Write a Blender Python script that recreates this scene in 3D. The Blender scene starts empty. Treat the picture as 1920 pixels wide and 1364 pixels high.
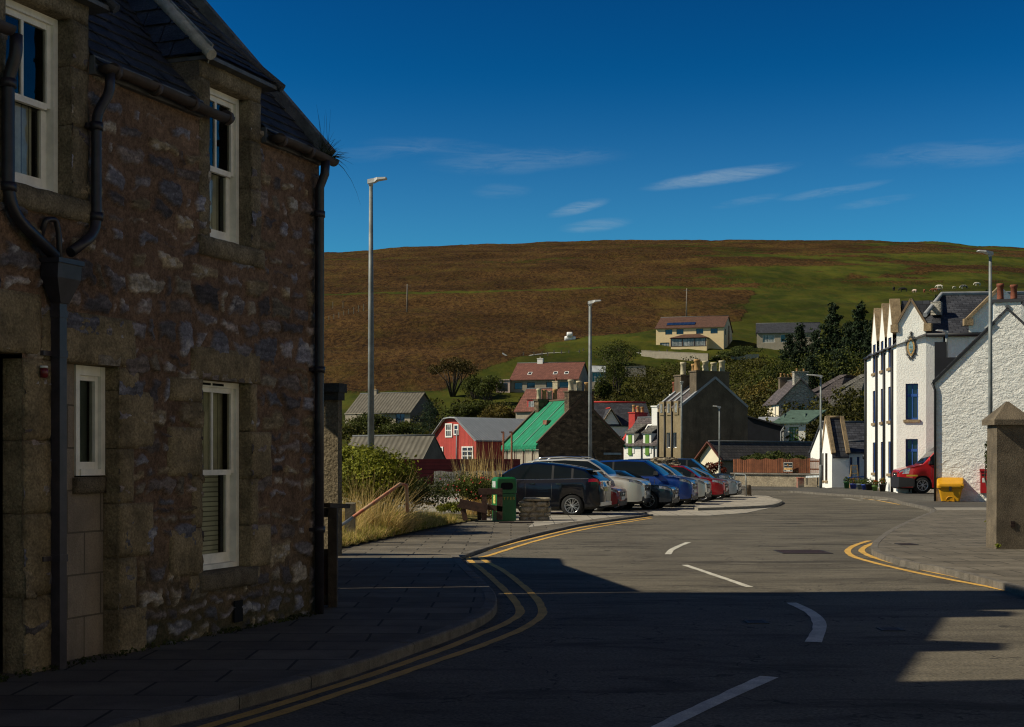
import bpy, bmesh, math, random
import numpy as np
from mathutils import Vector, Matrix, noise as mnoise
R = math.radians
DENOISE = True
random.seed(7)
RNG = np.random.default_rng(11)
scene = bpy.context.scene
COL = scene.collection

# ------------------------------------------------------------------ camera constants (35 mm style 50 mm lens, level, shifted up)
FPX, CX, CY, CAMZ = 2667.0, 960.0, 860.0, 1.75
ROADZ = -0.10
def at(px, py, Y):
    return Vector(((px-CX)/FPX*Y, Y, CAMZ-(py-CY)/FPX*Y))
def gnd(px, py, z=0.0):
    Y = (CAMZ-z)*FPX/(py-CY)
    return Vector(((px-CX)/FPX*Y, Y, z))
def kx(px): return (px-CX)/FPX
def solve_along(P, d, px):
    """distance along d (2D) from P where the image column is px"""
    k = kx(px)
    return (k*P[1]-P[0])/(d[0]-k*d[1])

# ------------------------------------------------------------------ materials
def srgb(r, g, b):
    f = lambda c: (c/255/12.92) if c <= 10.3 else ((c/255+.055)/1.055)**2.4
    return (f(r), f(g), f(b))
MATS = {}
def nd(nt, typ, **kw):
    n = nt.nodes.new(typ)
    for k, v in kw.items():
        if k.startswith('i_'): n.inputs[k[2:].replace('_', ' ')].default_value = v
        else: setattr(n, k, v)
    return n
def mathn(nt, op, a, b=None, c=None, clamp=False):
    n = nt.nodes.new('ShaderNodeMath'); n.operation = op; n.use_clamp = clamp
    for i, v in enumerate((a, b, c)):
        if v is None: continue
        if isinstance(v, (int, float)): n.inputs[i].default_value = v
        else: nt.links.new(v, n.inputs[i])
    return n.outputs[0]
def mixc(nt, fac, a, b, typ='MIX'):
    n = nt.nodes.new('ShaderNodeMix'); n.data_type = 'RGBA'; n.blend_type = typ
    for s, v in ((n.inputs[0], fac), (n.inputs[6], a), (n.inputs[7], b)):
        if isinstance(v, (int, float)): s.default_value = v
        elif isinstance(v, tuple): s.default_value = (*v[:3], 1)
        else: nt.links.new(v, s)
    return n.outputs[2]
def ramp(nt, src, lo, hi):
    n = nt.nodes.new('ShaderNodeMapRange'); n.interpolation_type = 'SMOOTHSTEP'
    n.inputs[1].default_value = lo; n.inputs[2].default_value = hi
    nt.links.new(src, n.inputs[0]); return n.outputs[0]
def noise(nt, vec, scale, detail=4, rough=.6, dist=0.0):
    n = nd(nt, 'ShaderNodeTexNoise'); n.inputs['Scale'].default_value = scale
    n.inputs['Detail'].default_value = detail; n.inputs['Roughness'].default_value = rough
    n.inputs['Distortion'].default_value = dist
    nt.links.new(vec, n.inputs['Vector']); return n.outputs['Fac']
def scalev(nt, vec, s, rot=None):
    n = nd(nt, 'ShaderNodeMapping'); n.inputs['Scale'].default_value = s
    if rot: n.inputs['Rotation'].default_value = rot
    nt.links.new(vec, n.inputs['Vector']); return n.outputs[0]

def mat(name, col, rough=.8, var=.25, vs=2.0, col2=None, grain=.0, gs=60, bump=.0, bs=40, bd=.02,
        kind=None, pw=.3, ph=.15, joint=.012, jcol=None, jvar=.2, metal=0.0, coat=0.0, spec=.4, stain=0.0, streak=0.0,
        trans=0.0, attr=False, pdepth=.02, alpha=None, offset=.5):
    """One procedural surface: two-scale colour variation, optional pattern (bricks, planks, corrugation, rubble), stains and relief."""
    if name in MATS: return MATS[name]
    m = bpy.data.materials.new(name); m.use_nodes = True; MATS[name] = m
    nt = m.node_tree; nt.nodes.clear()
    out = nd(nt, 'ShaderNodeOutputMaterial'); b = nd(nt, 'ShaderNodeBsdfPrincipled')
    nt.links.new(b.outputs[0], out.inputs[0])
    tc = nd(nt, 'ShaderNodeTexCoord'); ob = tc.outputs['Object']; uv = tc.outputs['UV']
    n1 = noise(nt, ob, vs, 5, .65)
    c2 = col2 if col2 else tuple(c*(1-var) for c in col)
    c1 = tuple(min(1, c*(1+var*.6)) for c in col)
    base = mixc(nt, ramp(nt, n1, .32, .68), c2, c1)
    if attr:
        a = nd(nt, 'ShaderNodeVertexColor'); a.layer_name = 'Col'
        base = mixc(nt, 1.0, base, a.outputs[0], 'MULTIPLY')
    hsum = None
    def addh(h, k):
        nonlocal hsum
        t = mathn(nt, 'MULTIPLY', h, k)
        hsum = t if hsum is None else mathn(nt, 'ADD', hsum, t)
    if grain:
        g = noise(nt, ob, gs, 2, .6)
        gg = nd(nt, 'ShaderNodeMapRange'); gg.inputs[1].default_value = .3; gg.inputs[2].default_value = .7
        gg.inputs[3].default_value = 1-grain; gg.inputs[4].default_value = 1+grain
        nt.links.new(g, gg.inputs[0])
        cc = nd(nt, 'ShaderNodeCombineColor'); [nt.links.new(gg.outputs[0], cc.inputs[i]) for i in range(3)]
        base = mixc(nt, 1.0, base, cc.outputs[0], 'MULTIPLY')
    if kind in ('brick', 'slate', 'flag'):
        wob = nd(nt, 'ShaderNodeTexNoise'); wob.inputs['Scale'].default_value = 1.1; nt.links.new(uv, wob.inputs['Vector'])
        vm = nd(nt, 'ShaderNodeVectorMath', operation='SCALE'); vm.inputs['Scale'].default_value = .05 if kind == 'flag' else .015
        nt.links.new(wob.outputs['Color'], vm.inputs[0])
        va = nd(nt, 'ShaderNodeVectorMath', operation='ADD'); nt.links.new(uv, va.inputs[0]); nt.links.new(vm.outputs[0], va.inputs[1])
        br = nd(nt, 'ShaderNodeTexBrick'); br.offset = offset; br.squash = 1.0
        br.inputs['Scale'].default_value = 1.0; br.inputs['Brick Width'].default_value = pw; br.inputs['Row Height'].default_value = ph
        br.inputs['Mortar Size'].default_value = joint; br.inputs['Mortar Smooth'].default_value = .15
        br.inputs['Color1'].default_value = (1-jvar,)*3+(1,); br.inputs['Color2'].default_value = (1+jvar,)*3+(1,)
        br.inputs['Mortar'].default_value = (1, 1, 1, 1)
        nt.links.new(va.outputs[0], br.inputs['Vector'])
        base = mixc(nt, 1.0, base, br.outputs['Color'], 'MULTIPLY')
        base = mixc(nt, br.outputs['Fac'], base, jcol if jcol else tuple(c*.35 for c in col))
        inv = mathn(nt, 'SUBTRACT', 1.0, br.outputs['Fac']); addh(inv, pdepth)
        if kind == 'slate':
            sp = nd(nt, 'ShaderNodeSeparateXYZ'); nt.links.new(uv, sp.inputs[0])
            fr = mathn(nt, 'FRACT', mathn(nt, 'DIVIDE', sp.outputs[1], ph)); addh(mathn(nt, 'SUBTRACT', 1.0, fr), .02)
    if kind in ('plank', 'corrugate', 'plankh'):
        sp = nd(nt, 'ShaderNodeSeparateXYZ'); nt.links.new(uv, sp.inputs[0])
        ax = sp.outputs[1] if kind == 'plankh' else sp.outputs[0]
        q = mathn(nt, 'DIVIDE', ax, pw)
        if kind == 'corrugate':
            s = mathn(nt, 'SINE', mathn(nt, 'MULTIPLY', q, 6.2832)); addh(s, pdepth)
            base = mixc(nt, mathn(nt, 'MULTIPLY', mathn(nt, 'ADD', s, 1.0), .5), tuple(c*.75 for c in col), base)
        else:
            fr = mathn(nt, 'FRACT', q); fl = mathn(nt, 'FLOOR', q)
            wn = nd(nt, 'ShaderNodeTexWhiteNoise', noise_dimensions='1D'); nt.links.new(fl, wn.inputs['W'])
            mr = nd(nt, 'ShaderNodeMapRange'); mr.inputs[3].default_value = 1-jvar; mr.inputs[4].default_value = 1+jvar
            nt.links.new(wn.outputs[0], mr.inputs[0])
            cc = nd(nt, 'ShaderNodeCombineColor'); [nt.links.new(mr.outputs[0], cc.inputs[i]) for i in range(3)]
            base = mixc(nt, 1.0, base, cc.outputs[0], 'MULTIPLY')
            edge = mathn(nt, 'LESS_THAN', fr, joint/pw)
            base = mixc(nt, edge, base, tuple(c*.3 for c in col)); addh(mathn(nt, 'SUBTRACT', 1.0, edge), pdepth)
    if kind == 'rubble':
        mp = scalev(nt, uv, (1/pw, 1/ph, 1))
        wob = nd(nt, 'ShaderNodeTexNoise'); wob.inputs['Scale'].default_value = 1.5; nt.links.new(mp, wob.inputs['Vector'])
        vm = nd(nt, 'ShaderNodeVectorMath', operation='SCALE'); vm.inputs['Scale'].default_value = .5; nt.links.new(wob.outputs['Color'], vm.inputs[0])
        va = nd(nt, 'ShaderNodeVectorMath', operation='ADD'); nt.links.new(mp, va.inputs[0]); nt.links.new(vm.outputs[0], va.inputs[1])
        vo = nd(nt, 'ShaderNodeTexVoronoi', voronoi_dimensions='2D', feature='DISTANCE_TO_EDGE'); vo.inputs['Scale'].default_value = 1
        vc = nd(nt, 'ShaderNodeTexVoronoi', voronoi_dimensions='2D'); vc.inputs['Scale'].default_value = 1
        nt.links.new(va.outputs[0], vo.inputs['Vector']); nt.links.new(va.outputs[0], vc.inputs['Vector'])
        edge = ramp(nt, vo.outputs['Distance'], .02, .14)
        hs = nd(nt, 'ShaderNodeSeparateColor'); nt.links.new(vc.outputs['Color'], hs.inputs[0])
        mr = nd(nt, 'ShaderNodeMapRange'); mr.inputs[3].default_value = 1-jvar; mr.inputs[4].default_value = 1+jvar; nt.links.new(hs.outputs[0], mr.inputs[0])
        cc = nd(nt, 'ShaderNodeCombineColor'); [nt.links.new(mr.outputs[0], cc.inputs[i]) for i in range(3)]
        base = mixc(nt, 1.0, base, cc.outputs[0], 'MULTIPLY')
        base = mixc(nt, edge, jcol if jcol else tuple(c*.6 for c in col), base); addh(edge, pdepth)
    if kind == 'lumpy':
        l1 = noise(nt, scalev(nt, ob, (1, 1, 1.9)), 2.6, 6, .66, .6); l2 = noise(nt, scalev(nt, ob, (1, 1, 1.6)), 9.5, 4, .65)
        addh(l1, pdepth); addh(l2, pdepth*.35)
        base = mixc(nt, mathn(nt, 'MULTIPLY', ramp(nt, l1, .52, .40), .22), base, tuple(c*.62 for c in col))
    if stain:
        s = noise(nt, scalev(nt, ob, (1.2, 1.2, .25)), 1.3, 6, .7)
        base = mixc(nt, mathn(nt, 'MULTIPLY', ramp(nt, s, .48, .75), stain), base, tuple(c*.3 for c in col))
    if streak:
        s = noise(nt, scalev(nt, ob, (.5, 3.0, 1)), 1.0, 5, .7)
        base = mixc(nt, mathn(nt, 'MULTIPLY', ramp(nt, s, .45, .7), streak), base, tuple(c*.55 for c in col))
    nt.links.new(base, b.inputs['Base Color'])
    b.inputs['Roughness'].default_value = rough; b.inputs['Metallic'].default_value = metal
    b.inputs['Specular IOR Level'].default_value = spec
    if coat: b.inputs['Coat Weight'].default_value = coat; b.inputs['Coat Roughness'].default_value = .04
    if bump:
        addh(noise(nt, ob, bs, 5, .65), bd*bump)
    if hsum is not None:
        bp = nd(nt, 'ShaderNodeBump'); bp.inputs['Strength'].default_value = 1.0; bp.inputs['Distance'].default_value = 1.0
        nt.links.new(hsum, bp.inputs['Height']); nt.links.new(bp.outputs[0], b.inputs['Normal'])
    if trans:
        tr = nd(nt, 'ShaderNodeBsdfTranslucent'); nt.links.new(base, tr.inputs[0])
        mx = nd(nt, 'ShaderNodeMixShader'); mx.inputs[0].default_value = trans
        nt.links.new(b.outputs[0], mx.inputs[1]); nt.links.new(tr.outputs[0], mx.inputs[2]); nt.links.new(mx.outputs[0], out.inputs[0])
    return m
def glassmat(name, tint=(.75, .8, .8), refl=1.0):
    if name in MATS: return MATS[name]
    m = bpy.data.materials.new(name); m.use_nodes = True; MATS[name] = m
    nt = m.node_tree; nt.nodes.clear()
    out = nd(nt, 'ShaderNodeOutputMaterial'); t = nd(nt, 'ShaderNodeBsdfTransparent'); t.inputs[0].default_value = (*tint, 1)
    g = nd(nt, 'ShaderNodeBsdfGlossy'); g.inputs['Roughness'].default_value = .02
    f = nd(nt, 'ShaderNodeFresnel'); f.inputs['IOR'].default_value = 1.5
    tc = nd(nt, 'ShaderNodeTexCoord'); h = noise(nt, tc.outputs['Object'], 1.4, 2)
    bp = nd(nt, 'ShaderNodeBump'); bp.inputs['Distance'].default_value = .01; bp.inputs['Strength'].default_value = .6
    nt.links.new(h, bp.inputs['Height']); nt.links.new(bp.outputs[0], g.inputs['Normal'])
    mx = nd(nt, 'ShaderNodeMixShader')
    nt.links.new(mathn(nt, 'MULTIPLY', f.outputs[0], refl, clamp=True), mx.inputs[0])
    nt.links.new(t.outputs[0], mx.inputs[1]); nt.links.new(g.outputs[0], mx.inputs[2]); nt.links.new(mx.outputs[0], out.inputs[0])
    return m

# ------------------------------------------------------------------ mesh builder
def rotz(v, a):
    c, s = math.cos(a), math.sin(a); return Vector((v[0]*c-v[1]*s, v[0]*s+v[1]*c, v[2]))
class MB:
    def __init__(s, T=None):
        s.v = []; s.f = []; s.T = T; s.smooth = []; s.cols = None
    def add(s, verts, faces, smooth=False):
        o = len(s.v)
        s.v += [tuple(s.T(*p)) if s.T else tuple(p) for p in verts]
        s.f += [tuple(i+o for i in f) for f in faces]; s.smooth += [smooth]*len(faces); return s
    def box(s, x0, x1, y0, y1, z0, z1):
        return s.add([(x0,y0,z0),(x1,y0,z0),(x1,y1,z0),(x0,y1,z0),(x0,y0,z1),(x1,y0,z1),(x1,y1,z1),(x0,y1,z1)],
                     [(0,3,2,1),(4,5,6,7),(0,1,5,4),(1,2,6,5),(2,3,7,6),(3,0,4,7)])
    def rbox(s, c, size, rot):
        h = [x/2 for x in size]; P = []
        for x, y, z in ((-1,-1,-1),(1,-1,-1),(1,1,-1),(-1,1,-1),(-1,-1,1),(1,-1,1),(1,1,1),(-1,1,1)):
            P.append(Vector(c)+rot@Vector((x*h[0], y*h[1], z*h[2])))
        return s.add(P, [(0,3,2,1),(4,5,6,7),(0,1,5,4),(1,2,6,5),(2,3,7,6),(3,0,4,7)])
    def beam(s, a, b, w, h, up=(0,0,1)):
        a, b = Vector(a), Vector(b); d = (b-a); L = d.length; d.normalize()
        r = d.cross(Vector(up))
        if r.length < 1e-4: r = Vector((1,0,0))
        r.normalize(); u = r.cross(d)
        P = [p+r*(sx*w/2)+u*(sz*h/2) for p in (a, b) for sx, sz in ((-1,-1),(1,-1),(1,1),(-1,1))]
        return s.add(P, [(3,2,1,0),(4,5,6,7),(0,1,5,4),(1,2,6,5),(2,3,7,6),(3,0,4,7)])
    def prism(s, poly, z0, z1):
        n = len(poly)
        V = [(p[0],p[1],z0) for p in poly]+[(p[0],p[1],z1) for p in poly]
        return s.add(V, [tuple(range(n))[::-1], tuple(range(n,2*n))]+[(i,(i+1)%n,n+(i+1)%n,n+i) for i in range(n)])
    def extr(s, poly, d):
        """planar 3D polygon extruded along vector d"""
        n = len(poly); d = Vector(d)
        V = [Vector(p) for p in poly]+[Vector(p)+d for p in poly]
        return s.add(V, [tuple(range(n))[::-1], tuple(range(n,2*n))]+[(i,(i+1)%n,n+(i+1)%n,n+i) for i in range(n)])
    def tube(s, path, r, n=8, caps=True, smooth=True):
        path = [Vector(p) for p in path]; rs = r if isinstance(r, (list, tuple)) else [r]*len(path)
        V = []; prev = None
        for i, p in enumerate(path):
            d = (path[min(i+1, len(path)-1)]-path[max(i-1, 0)])
            d.normalize()
            if prev is None:
                a = d.cross(Vector((0,0,1)))
                if a.length < .05: a = d.cross(Vector((1,0,0)))
            else:
                a = prev-d*prev.dot(d)
            a.normalize(); prev = a.copy(); b = d.cross(a)
            for k in range(n):
                t = 2*math.pi*k/n; V.append(p+(a*math.cos(t)+b*math.sin(t))*rs[i])
        F = [(i*n+k, i*n+(k+1)%n, (i+1)*n+(k+1)%n, (i+1)*n+k) for i in range(len(path)-1) for k in range(n)]
        s.add(V, F, smooth)
        if caps: o = len(s.v)-len(V); s.f += [tuple(o+k for k in range(n))[::-1], tuple(o+(len(path)-1)*n+k for k in range(n))]; s.smooth += [False]*2
        return s
    def lathe(s, c, prof, n=16, axis='z', smooth=True):
        V = []
        for r, h in prof:
            for k in range(n):
                t = 2*math.pi*k/n; a, b = r*math.cos(t), r*math.sin(t)
                V.append((c[0]+a, c[1]+b, c[2]+h) if axis == 'z' else (c[0]+a, c[1]+h, c[2]+b) if axis == 'y' else (c[0]+h, c[1]+a, c[2]+b))
        F = [(i*n+k, i*n+(k+1)%n, (i+1)*n+(k+1)%n, (i+1)*n+k) for i in range(len(prof)-1) for k in range(n)]
        s.add(V, F, smooth)
        return s
    def build(s, name, m, parent=None, base=None, uv=True, cols=None):
        me = bpy.data.meshes.new(name)
        if base is not None:
            bx = Vector(base); vv = [(p[0]-bx[0], p[1]-bx[1], p[2]-bx[2]) for p in s.v]
        else: vv = s.v
        me.from_pydata(vv, [], s.f); me.update()
        me.polygons.foreach_set('use_smooth', s.smooth)
        if cols is not None:
            ca = me.color_attributes.new('Col', 'FLOAT_COLOR', 'POINT')
            ca.data.foreach_set('color', np.asarray(cols, dtype=np.float32).ravel())
        if uv: auto_uv(me)
        me.materials.append(m)
        o = bpy.data.objects.new(name, me); COL.objects.link(o)
        if base is not None: o.location = base
        if parent is not None:
            o.parent = parent
            o.matrix_parent_inverse = root_matrix(parent).inverted()
        return o
def root_matrix(o):
    if o.parent is not None:
        return root_matrix(o.parent) @ o.matrix_parent_inverse @ Matrix.LocRotScale(o.location, o.rotation_euler, o.scale)
    return Matrix.LocRotScale(o.location, o.rotation_euler, o.scale)
def auto_uv(me):
    n = len(me.polygons)
    if n == 0: return
    nl = len(me.loops)
    N = np.empty(n*3); me.polygons.foreach_get('normal', N); N = N.reshape(-1, 3)
    tot = np.empty(n, dtype=np.int32); me.polygons.foreach_get('loop_total', tot)
    vi = np.empty(nl, dtype=np.int32); me.loops.foreach_get('vertex_index', vi)
    co = np.empty(len(me.vertices)*3); me.vertices.foreach_get('co', co); co = co.reshape(-1, 3)
    Nl = np.repeat(N, tot, axis=0)
    T = np.stack([-Nl[:,1], Nl[:,0], np.zeros(nl)], 1); L = np.linalg.norm(T, axis=1)
    flat = L < .05; T[flat] = (1, 0, 0); L[flat] = 1; T /= L[:, None]
    B = np.cross(Nl, T); p = co[vi]
    uv = np.stack([(p*T).sum(1), (p*B).sum(1)], 1)
    lay = me.uv_layers.new(name='UVMap'); lay.data.foreach_set('uv', uv.astype(np.float32).ravel())

def tag(o, label=None, cat=None, group=None, kind=None):
    if label: o['label'] = label
    if cat: o['category'] = cat
    if group: o['group'] = group
    if kind: o['kind'] = kind
    return o
def thing(name, label, cat, loc=(0,0,0), group=None, rz=0.0):
    o = bpy.data.objects.new(name, None); COL.objects.link(o)
    o.location = loc; o.rotation_euler = (0, 0, rz); o.empty_display_size = .2
    return tag(o, label, cat, group)
def copy_tree(o, parent=None):
    c = o.copy(); COL.objects.link(c)
    if parent is not None: c.parent = parent; c.matrix_parent_inverse = o.matrix_parent_inverse.copy()
    for ch in [x for x in bpy.data.objects if x.parent == o]: copy_tree(ch, c)
    return c
def frame(O, ang):
    """local frame: x along the front, y backwards, z up"""
    O = Vector(O); c, s = math.cos(ang), math.sin(ang)
    return lambda x, y, z: Vector((O[0]+x*c-y*s, O[1]+x*s+y*c, O[2]+z))
def catmull(pts, step=.25):
    P = [Vector((p[0], p[1], 0)) for p in pts]; P = [2*P[0]-P[1]]+P+[2*P[-1]-P[-2]]; out = []
    for i in range(1, len(P)-2):
        n = max(1, int((P[i+1]-P[i]).length/step))
        for k in range(n):
            t = k/n; a, b, c, d = P[i-1], P[i], P[i+1], P[i+2]
            out.append(.5*((2*b)+(-a+c)*t+(2*a-5*b+4*c-d)*t*t+(-a+3*b-3*c+d)*t**3))
    out.append(P[-2]); return out
def normals2d(C):
    out = []
    for i in range(len(C)):
        d = C[min(i+1, len(C)-1)]-C[max(i-1, 0)]; d.normalize(); out.append(Vector((d[1], -d[0], 0)))
    return out          # to the right of the direction of travel

# numpy value noise
def vnoise(x, y, seed=0):
    xi = np.floor(x).astype(np.int64); yi = np.floor(y).astype(np.int64); xf = x-xi; yf = y-yi
    def h(a, b):
        n = (a*374761393+b*668265263+seed*974711) & 0x7fffffff
        n = ((n ^ (n >> 13))*1274126177) & 0x7fffffff
        return ((n ^ (n >> 16)) & 0xffff)/65535.0
    u = xf*xf*(3-2*xf); v = yf*yf*(3-2*yf)
    return (h(xi,yi)*(1-u)+h(xi+1,yi)*u)*(1-v)+(h(xi,yi+1)*(1-u)+h(xi+1,yi+1)*u)*v
def fbm(x, y, o=4, seed=0):
    s = 0; a = .5; t = 0
    for i in range(o):
        s = s+a*vnoise(x*2**i, y*2**i, seed+i*17); t += a; a *= .55
    return s/t
# ================================================================== camera, sun, sky
cam = bpy.data.cameras.new('camera'); cam.lens = 50.0; cam.sensor_width = 36.0; cam.shift_y = 178/1920; cam.clip_end = 6000; cam.clip_start = .1
camo = bpy.data.objects.new('camera', cam); COL.objects.link(camo); camo.location = (0, 0, CAMZ); camo.rotation_euler = (R(90), 0, 0)
scene.camera = camo
SUN_EL = R(39); SUNDIR = Vector((-.992*math.cos(SUN_EL), -.127*math.cos(SUN_EL), math.sin(SUN_EL))).normalized()
sun = bpy.data.lights.new('sun', 'SUN'); sun.energy = 5.0; sun.angle = R(.5); sun.color = (1.0, .90, .70)
suno = bpy.data.objects.new('sun', sun); COL.objects.link(suno)
suno.rotation_euler = (-SUNDIR).to_track_quat('-Z', 'Y').to_euler(); suno.location = (-60, -8, 50)

w = bpy.data.worlds.new('World'); scene.world = w; w.use_nodes = True
nt = w.node_tree; nt.nodes.clear()
wo = nd(nt, 'ShaderNodeOutputWorld'); bg = nd(nt, 'ShaderNodeBackground'); bg.inputs[1].default_value = SKY_STRENGTH = .085
sky = nd(nt, 'ShaderNodeTexSky'); sky.sky_type = 'NISHITA'; sky.sun_disc = False; sky.sun_elevation = SUN_EL
sky.sun_rotation = math.atan2(SUNDIR.x, SUNDIR.y); sky.air_density = 1.0; sky.dust_density = .2; sky.ozone_density = 3.0; sky.altitude = 0
gm = nd(nt, 'ShaderNodeGamma'); gm.inputs[1].default_value = 1.0
# clear polarised autumn sky: deeper blue away from the horizon
gm.inputs[1].default_value = 2.5
nt.links.new(mixc(nt, 1.0, mixc(nt, 1.0, sky.outputs[0], (.36, .74, 1.0), 'MULTIPLY'), (SKY_STRENGTH,)*3, 'MULTIPLY'), gm.inputs[0])
tint = mixc(nt, 1.0, gm.outputs[0], (3.2/SKY_STRENGTH, 7.0/SKY_STRENGTH, 2.95/SKY_STRENGTH), 'MULTIPLY')
tint = mixc(nt, 1.0, tint, (.30/SKY_STRENGTH, .45/SKY_STRENGTH, .75/SKY_STRENGTH), 'DARKEN')
tc = nd(nt, 'ShaderNodeTexCoord'); dirv = tc.outputs['Generated']
sp = nd(nt, 'ShaderNodeSeparateXYZ'); nt.links.new(dirv, sp.inputs[0])
# wispy cirrus: long thin streaks in azimuth / elevation
az = mathn(nt, 'ARCTAN2', sp.outputs[0], sp.outputs[1])
el = mathn(nt, 'ARCTAN2', sp.outputs[2], mathn(nt, 'SQRT', mathn(nt, 'ADD', mathn(nt, 'MULTIPLY', sp.outputs[0], sp.outputs[0]), mathn(nt, 'MULTIPLY', sp.outputs[1], sp.outputs[1]))))
cv = nd(nt, 'ShaderNodeCombineXYZ'); nt.links.new(az, cv.inputs[0]); nt.links.new(el, cv.inputs[1])
wsp = noise(nt, scalev(nt, cv.outputs[0], (14, 90, 1), (0, 0, R(-9))), 1.6, 7, .72, .6)
wob = noise(nt, scalev(nt, cv.outputs[0], (10, 10, 1)), 1.0, 3, .6)
total = None
for (px, py, hl, ht, tilt, amt) in [(1350, 338, 150, 15, 7, .85), (1085, 391, 62, 12, 13, .75), (1118, 424, 72, 13, 5, .5), (1560, 371, 110, 9, 7, .4), (1400, 384, 70, 9, 9, .25),
                                    (1640, 394, 80, 9, 5, .25), (985, 302, 200, 24, 3, .26), (820, 278, 150, 18, -3, .16), (1790, 316, 190, 26, 0, .28), (940, 358, 60, 16, 2, .18), (700, 290, 120, 16, 5, .14)]:
    a0, e0 = math.atan((px-CX)/FPX), math.atan((CY-py)/FPX)
    A, H, t = hl/FPX, ht/FPX, R(tilt)
    da = mathn(nt, 'SUBTRACT', az, a0); de = mathn(nt, 'SUBTRACT', el, e0)
    uu = mathn(nt, 'ADD', mathn(nt, 'MULTIPLY', da, math.cos(t)/A), mathn(nt, 'MULTIPLY', de, math.sin(t)/A))
    vv = mathn(nt, 'ADD', mathn(nt, 'MULTIPLY', de, math.cos(t)/H), mathn(nt, 'MULTIPLY', da, -math.sin(t)/H))
    vv = mathn(nt, 'ADD', vv, mathn(nt, 'MULTIPLY', mathn(nt, 'SUBTRACT', wob, .5), 1.2))
    r2 = mathn(nt, 'ADD', mathn(nt, 'MULTIPLY', uu, uu), mathn(nt, 'MULTIPLY', vv, vv))
    msk = mathn(nt, 'MULTIPLY', mathn(nt, 'SUBTRACT', 1.0, ramp(nt, r2, 0.0, 1.15)), amt)
    total = msk if total is None else mathn(nt, 'ADD', total, msk)
fac = mathn(nt, 'MULTIPLY', total, ramp(nt, wsp, .3, .68), clamp=True)
hz = mathn(nt, 'MULTIPLY', mathn(nt, 'SUBTRACT', 1.0, ramp(nt, sp.outputs[2], .10, .27)), .11)
tint = mixc(nt, hz, tint, (.40/SKY_STRENGTH, .52/SKY_STRENGTH, .60/SKY_STRENGTH))
# unseen warm cumulus behind the camera, added as fill light for the shade
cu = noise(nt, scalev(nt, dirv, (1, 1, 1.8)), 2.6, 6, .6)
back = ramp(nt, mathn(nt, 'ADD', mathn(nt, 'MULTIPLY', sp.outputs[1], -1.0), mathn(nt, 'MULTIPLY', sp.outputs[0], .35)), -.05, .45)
fill_cum = mathn(nt, 'MULTIPLY', mathn(nt, 'MULTIPLY', ramp(nt, cu, .40, .58), back), mathn(nt, 'MULTIPLY', ramp(nt, sp.outputs[2], .02, .12), mathn(nt, 'SUBTRACT', 1.0, ramp(nt, sp.outputs[2], .35, .75))))
tint = mixc(nt, fill_cum, tint, (.33/SKY_STRENGTH, .27/SKY_STRENGTH, .205/SKY_STRENGTH))
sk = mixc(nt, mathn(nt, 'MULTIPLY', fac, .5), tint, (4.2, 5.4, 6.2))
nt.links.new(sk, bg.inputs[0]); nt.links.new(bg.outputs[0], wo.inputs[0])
scene.view_settings.view_transform = 'Standard'; scene.view_settings.look = 'None'; scene.view_settings.exposure = 0; scene.view_settings.gamma = 1
try:
    scene.cycles.use_denoising = DENOISE; scene.cycles.pixel_filter_type = 'BLACKMAN_HARRIS'; scene.cycles.filter_width = 1.15; scene.cycles.max_bounces = 6; scene.cycles.transparent_max_bounces = 12
except Exception: pass

# ================================================================== terrain: flat village floor rising to the heather hill
PROF = [(-60,-.16),(95,-.16),(118,.1),(150,1.0),(200,4.0),(240,8.6),(280,14.6),(345,28.0),(420,43.5),(500,61),(600,83),(700,103.5),(800,122.5),(860,133.5),(900,140),(950,145.5),(1000,147.5),(1100,143),(1400,100),(2200,20)]
PY = np.array([p[0] for p in PROF], float); PZ = np.array([p[1] for p in PROF], float)
from numpy import interp
_ys = np.linspace(-60, 2200, 2261); _zs = interp(_ys, PY, PZ); _k = np.ones(31)/31
_zs = np.convolve(np.pad(_zs, 15, mode='edge'), _k, 'valid')
def terr(X, Y):
    X = np.asarray(X, float); Y = np.asarray(Y, float)
    z = interp(Y, _ys, _zs)
    side = np.clip((Y-450)/450, 0, 1)
    ang = X/np.maximum(Y, 1)
    z = z-side*np.where(ang < .2, 75*(ang-.2)**2, 230*(ang-.2)**2)
    return z
def terz(x, y): return float(terr(x, y))
xs = np.unique(np.concatenate([np.arange(-520, -150, 15.0), np.arange(-150, 300, 2.0), np.arange(300, 901, 15.0)]))
ys = np.unique(np.concatenate([np.arange(-60, 92, 19.0), np.arange(92, 420, 1.6), np.arange(420, 1040, 3.0), np.arange(1040, 2201, 40.0)]))
XX, YY = np.meshgrid(xs, ys)
ZZ = terr(XX, YY)
rough = np.clip((YY-250)/60, 0, 1)
ZZ = ZZ+rough*((fbm(XX/3.2, YY/3.2, 3, 5)-.5)*.9+(fbm(XX/45, YY/45, 3, 9)-.5)*4.0)+np.clip((YY-110)/60, 0, 1)*(fbm(XX/12, YY/12, 3, 3)-.5)*.5
nx_, ny_ = len(xs), len(ys)
idx = np.arange(nx_*ny_).reshape(ny_, nx_)
F = np.stack([idx[:-1,:-1], idx[:-1,1:], idx[1:,1:], idx[1:,:-1]], -1).reshape(-1, 4)
me = bpy.data.meshes.new('hill'); me.from_pydata(np.stack([XX, YY, ZZ], -1).reshape(-1, 3).tolist(), [], F.tolist()); me.update()
me.polygons.foreach_set('use_smooth', [True]*len(F))
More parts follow.
